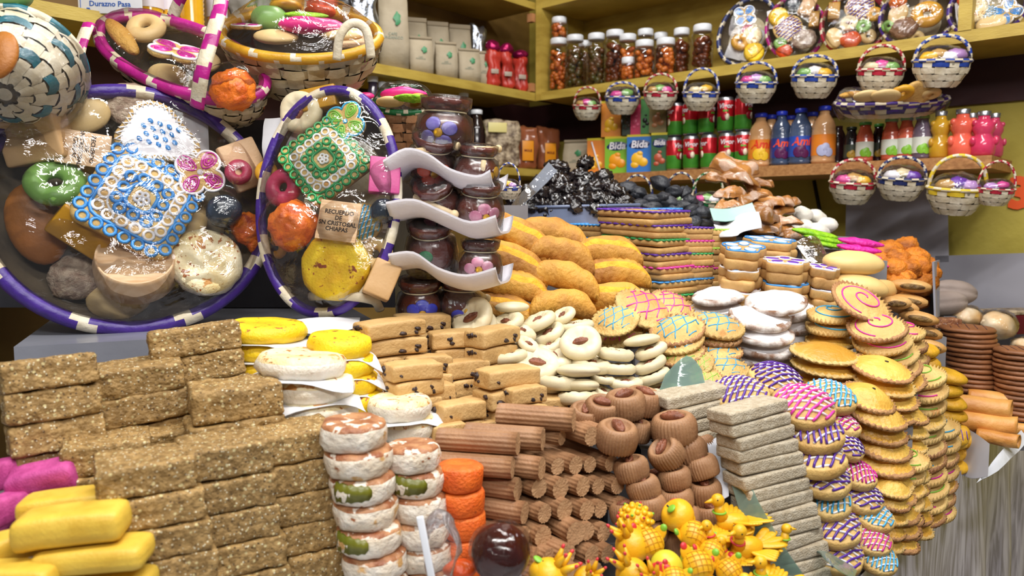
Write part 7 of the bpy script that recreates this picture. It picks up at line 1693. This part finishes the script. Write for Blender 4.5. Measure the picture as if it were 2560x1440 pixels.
def custard():
    b = sph(.0185); rd = G(); gn = G(); rnd = random.Random(3)
    for k in range(70):
        z = 1 - 2 * (k + .5) / 70; a = k * 2.39996; r = math.sqrt(1 - z * z); c = Vector((r * math.cos(a), r * math.sin(a), z)) * .0185
        blob(.0036, .0036, .0032, g=b, M=T(c.x, c.y, c.z + .0178), seg=8, rings=6, base=False)
        if k % 7 == 3: blob(.0018, .0018, .0016, g=rd, M=T(c.x * 1.17, c.y * 1.17, c.z * 1.17 + .0178), seg=6, rings=5, base=False)
        if k % 7 == 0: blob(.0018, .0018, .0016, g=gn, M=T(c.x * 1.17, c.y * 1.17, c.z * 1.17 + .0178), seg=6, rings=5, base=False)
    return b.mesh('cus', m_marz), [('red_specks', rd.mesh('r', m_marzr), 'red specks'), ('green_specks', gn.mesh('n', m_marzg), 'green specks')]
def apple():
    b = blob(.02, .02, .018, .0005, 40, 2, 24, 16, fn=lambda p: Vector((p.x, p.y, p.z - .005 * math.exp(-(p.x ** 2 + p.y ** 2) / .00004) * (p.z > 0))))
    lf = leafm(G(), T(0, 0, .035) @ RZ(2.5) @ RY(-.3), .016, .006); st = tube([(0, 0, .028), (.001, 0, .038)], .0012, 6); ck = blob(.008, .002, .007, M=T(.008, -.0172, .020) @ RZ(.45), base=False, seg=14, rings=8)
    return b.mesh('apple', m_marz), [('leaf', lf.mesh('l', m_marzg), 'green leaf'), ('stem', st.mesh('s', m_black), 'dark clove stem'), ('red_cheek', ck.mesh('c', m_marzr), 'red blush')]
def mango():
    b = sph(.019); ck = blob(.0165, .006, .016, M=T(0, -.0145, .018), base=False, seg=16, rings=10); return b.mesh('m', mat('marz_lime', 'b8c83a', 'd8c02c', 12, .4, var=0)), [('red_cut_face', ck.mesh('c', m_marzr), 'deep red face')]
def bird(band='g'):
    b = blob(.024, .015, .014, .0008, 60, 3, 22, 12, M=T(0, 0, 0)); tube([(-.014, 0, .018), (-.021, 0, .032), (-.022, 0, .042)], .0085, 10, g=b, up=Vector((0, 1, 0)), taper=lambda t: 1.05 - .3 * t)
    blob(.0095, .0088, .0092, g=b, M=T(-.024, 0, .048), seg=16, rings=10, base=False); tube([(-.031, 0, .048), (-.037, 0, .0468), (-.043, 0, .0455)], .004, 8, g=b, up=Vector((0, 1, 0)), taper=lambda t: 1 - .8 * t)
    for k in range(4): leafm(b, T(.012, 0, .014) @ RZ((k - 1.5) * .28) @ RY(-.15), .045, .006)
    wg = G()
    for sd in (-1, 1):
        for k in range(5): leafm(wg, T(-.006 + k * .004, sd * .011, .019 - k * .0012) @ RZ(sd * (1.1 - k * .13)) @ RY(-.25), .034 - k * .002, .0048)
    bm = G(); tube([(.0086 * math.cos(a) - .0212, .0086 * math.sin(a), .031) for a in [2 * PI * k / 16 for k in range(16)]], .0016, 5, closed=True, g=bm)
    ey = G(); [blob(.0011, .0011, .0011, g=ey, M=T(-.0275, s_ * .0078, .051), seg=6, rings=5, base=False) for s_ in (-1, 1)]
    return b.mesh('bird', m_marz), [('wings', wg.mesh('w', m_marz)), ('neck_band', bm.mesh('b', m_marzg if band == 'g' else m_marzr), ('green' if band == 'g' else 'red') + ' neck band'), ('eyes', ey.mesh('e', m_black))]
K1('pom', 'marzipan_pomegranate', 'marzipan', 'yellow marzipan pomegranate with red tipped crown', .04, .05, *pom()); K1('sunf', 'marzipan_flower', 'marzipan', 'yellow marzipan ball in petals with crossed grid', .04, .034, *sunf())
K1('custard', 'marzipan_custard_apple', 'marzipan', 'knobbly yellow marzipan custard apple with red and green specks', .043, .04, *custard()); K1('apple', 'marzipan_apple', 'marzipan', 'yellow marzipan apple with green leaf and red blush', .04, .036, *apple())
K1('mango', 'marzipan_mango', 'marzipan', 'green and yellow marzipan mango', .038, .036, *mango()); K1('birdg', 'marzipan_bird', 'marzipan', 'yellow marzipan bird', .07, .057, *bird('g')); K1('birdr', 'marzipan_bird', 'marzipan', 'yellow marzipan bird', .07, .057, *bird('r'))
MZ = [('custard', 1591, 1262, .93, 92, 0, 15, 0, 'knobbly, above the pomegranate'), ('apple', 1672, 1266, .94, 82, 150, 20, -40, 'front one of the two apples'), ('apple', 1712, 1262, .97, 70, 0, 10, 15, 'rear one of the two apples'), ('pom', 1547, 1312, .89, 84, 0, 5, -32, 'big one leaning left beside the logs'),
      ('sunf', 1628, 1345, .88, 84, 20, 45, 0, 'in front of the apples'), ('sunf', 1749, 1322, .91, 80, -20, 40, 15, 'right of the apples'), ('sunf', 1790, 1365, .89, 72, 60, 35, 10, 'lower right of the apples'), ('sunf', 1752, 1398, .85, 88, 10, 40, 0, 'at the bottom edge'),
      ('pom', 1545, 1388, .85, 80, 20, 5, -35, 'lower one under the big leaning one'), ('pom', 1425, 1395, .84, 92, 0, 5, 45, 'leaning right at the bottom edge'), ('pom', 1490, 1420, .83, 70, 0, 30, 20, 'between the two lower pomegranates'), ('apple', 1356, 1405, .84, 66, 0, 10, 0, 'beside the dark wrapped ball'),
      ('mango', 1683, 1392, .85, 78, -30, 25, 20, 'showing its red face at the bottom'), ('mango', 1735, 1370, .9, 66, 120, 0, 0, 'green one behind the bottom flower'), ('sunf', 1830, 1415, .85, 74, 30, 40, 0, 'at the bottom before the birds'), ('pom', 1620, 1420, .83, 78, 0, 20, -20, 'at the bottom beneath the grid ball'), ('sunf', 1690, 1432, .82, 70, 0, 35, 0, 'lowest in the middle')]
nn = {'custard': 'custard apple', 'apple': 'apple', 'pom': 'pomegranate', 'sunf': 'grid ball in petals', 'mango': 'mango'}
for k, x, y, Y, w_, yw, tl, rl, nm in MZ: item(k, x, y, Y, w_ * 1.08, 'yellow marzipan %s, %s' % (nn[k], nm), yw, tl, rl, group='marzipan sweets')
BR = [('birdg', 1835, 1232, .95, 118, 10, 0, 0, 'topmost, looking left over the fruits'), ('birdr', 1795, 1290, .92, 100, 20, 0, -10, 'under the topmost, with red neck band'), ('birdr', 1890, 1305, .90, 130, 25, 20, 8, 'with spread wings in the middle'), ('birdg', 1935, 1312, .94, 95, 190, 0, 0, 'behind the spread wings, looking right'), ('birdr', 1838, 1345, .90, 90, -10, 10, 0, 'small, in front of the middle one'), ('birdg', 1945, 1392, .86, 120, 5, 5, 5, 'lowest, looking left at the bottom'), ('birdr', 1900, 1430, .84, 110, 10, 10, 0, 'cut by the bottom picture edge')]
for k, x, y, Y, w_, yw, tl, rl, nm in BR: item(k, x, y, Y, w_ * 1.1, 'yellow marzipan bird, %s' % nm, yw, tl, rl, group='marzipan birds')
for x, Y in ((1560, .92), (1640, .93), (1720, .94), (1800, .95), (1880, .95), (1440, .88)): RISERS.append((P(x, 1440, Y).x, Y + .02, .03, P(x, 1430, Y).z - .03))
# dark ball, red sweet, plastic bag with spoon
K1('dball', 'dark_candied_ball', 'candied fruit', 'dark', .07, .066, blob(.035, .034, .033, .0015, 14, 5, 32, 20).mesh('b', mat('dark_syrup_fruit', '2c0d0a', '4a1a10', 16, .1, .25, 60, var=0, coat=.2)), [('plastic_wrap', blob(.037, .036, .035, .003, 45, 8, 32, 20).mesh('f', film('ball_film', milk=.0, scale=30, bump=1, base=.0, gain=.5)), 'clear wrinkled film')])
item('dball', 1252, 1318, .80, 158, 'large glossy dark brown candied fruit ball wrapped in film', 0, 10)
item('orchunk', 1150, 1405, .82, 90, 'bright red-orange candied piece under the orange discs', 20); MATS['orange_candied'].node_tree.nodes['Mix'].inputs[6].default_value = srgb('dc4a1c')
item('odisc', 1235, 1425, .86, 70, 'orange candied piece half hidden by the dark ball', 0)
RISERS.append((P(1252, 1440, .84).x, .85, .03, P(1252, 1435, .82).z - .01))
q = P(1100, 1375, .80)
t = thing('plastic_bag', 'crumpled clear plastic bag with white spoon handle before the coconut discs', 'bag', T(*q), blob(.02, .014, .045, .009, 40, 4, 20, 16, base=False).mesh('bag', m_filmw))
part(t, 'spoon_handle', rbox(.008, .004, .075, .0015, 2).mesh('s', pm('white_plastic', 'eef0f6')), T(-.007, -.014, -.03) @ RY(R(-10)), 'white plastic spoon handle')
# ================================================= plastic sheets and cards between the goods
sheet('green_plastic', 'green tinted plastic sheet folded up behind the fudge cups', [(1650, 985, 1.13), (1700, 985, 1.11), (1765, 975, 1.12)], [(1672, 935, 1.14), (1715, 892, 1.14), (1752, 925, 1.14)], m_filmg, 6, .008)
sheet('green_plastic', 'long green tinted plastic sheet over the pale shortbread column', [(1790, 1080, 1.06), (1835, 1230, .99), (1880, 1330, .955), (1960, 1440, .93)], [(1850, 1110, 1.04), (1885, 1230, .97), (1945, 1330, .935), (2010, 1440, .91)], m_filmg, 6, .006)
sheet('white_card', 'white card standing between fudge cups and shortbread', [(1768, 1105, 1.06), (1780, 1170, 1.03), (1805, 1250, 1.0)], [(1800, 1088, 1.08), (1815, 1165, 1.04), (1822, 1240, 1.0)], mat('white_card', 'cfd0d8', 'c4c5ce', 8, .5, var=0), 4, .001)
sheet('grey_plastic', 'grey-green plastic fold over the bottom lattice cookies', [(2020, 1385, .99), (2065, 1378, .98), (2110, 1400, .97), (2140, 1425, .97)], [(2035, 1360, 1.02), (2070, 1400, .95), (2100, 1425, .94), (2130, 1445, .95)], m_filmg, 5, .006)
sheet('plastic_flap', 'silvery rolled plastic flap left of the prunes', [(1268, 520, 1.66), (1320, 465, 1.68), (1370, 405, 1.7)], [(1292, 525, 1.64), (1345, 480, 1.66), (1392, 425, 1.68)], film('silvery_plastic', tint='cdd6e6', milk=.35, scale=20, bump=.8, base=.2, gain=.6, stretch=(1, 1, 1)), 5, .004)
sheet('white_paper', 'white paper bag edge under the candied fruit', [(1785, 560, 1.7), (1815, 562, 1.72), (1850, 535, 1.7), (1895, 525, 1.7)], [(1800, 590, 1.66), (1835, 588, 1.6), (1865, 578, 1.66), (1905, 572, 1.62)], m_white, 6, .006)
sheet('green_paper', 'pale green paper corner under the candied fruit', [(1775, 520, 1.73), (1820, 520, 1.73), (1880, 505, 1.73)], [(1785, 550, 1.7), (1830, 552, 1.7), (1890, 530, 1.7)], mat('pale_green_paper', 'b4d8cc', 'a0c8bc', 14, .5, .2, 60, var=0), 4, .004)
sheet('clear_bag', 'clear plastic bag between petal biscuits and pale bread', [(1990, 600, 1.62), (2040, 590, 1.62), (2075, 640, 1.6)], [(2010, 660, 1.55), (2055, 668, 1.54), (2085, 672, 1.54)], m_filmw, 6, .01)
sheet('white_liner', 'white crinkled liner strip behind the yellow coconut patties', [(740, 800, 1.13), (820, 792, 1.16), (900, 795, 1.2)], [(740, 830, 1.06), (820, 835, 1.08), (900, 820, 1.1)], m_white, 4, .003)
# ================================================= risers under the goods
def risers():
    """white-covered steps: one prism under every stack that does not stand on the counter itself"""
    g = G()
    for x, y, r, z in RISERS:
        z = z - .0015
        if z < CT + .006: continue
        g.add([(x + sx * r * .8, y + sy * r * .8, zz) for zz in (CT, z) for sx, sy in ((-1, -1), (1, -1), (1, 1), (-1, 1))],
              [(3, 2, 1, 0), (4, 5, 6, 7), (0, 1, 5, 4), (1, 2, 6, 5), (2, 3, 7, 6), (3, 0, 4, 7)], smooth=False)
    part(ct, 'display_steps', g.mesh('steps', mat('step_cover', '8f8d90', '7d7b80', 10, .6, var=0)), kind='stuff')
risers()
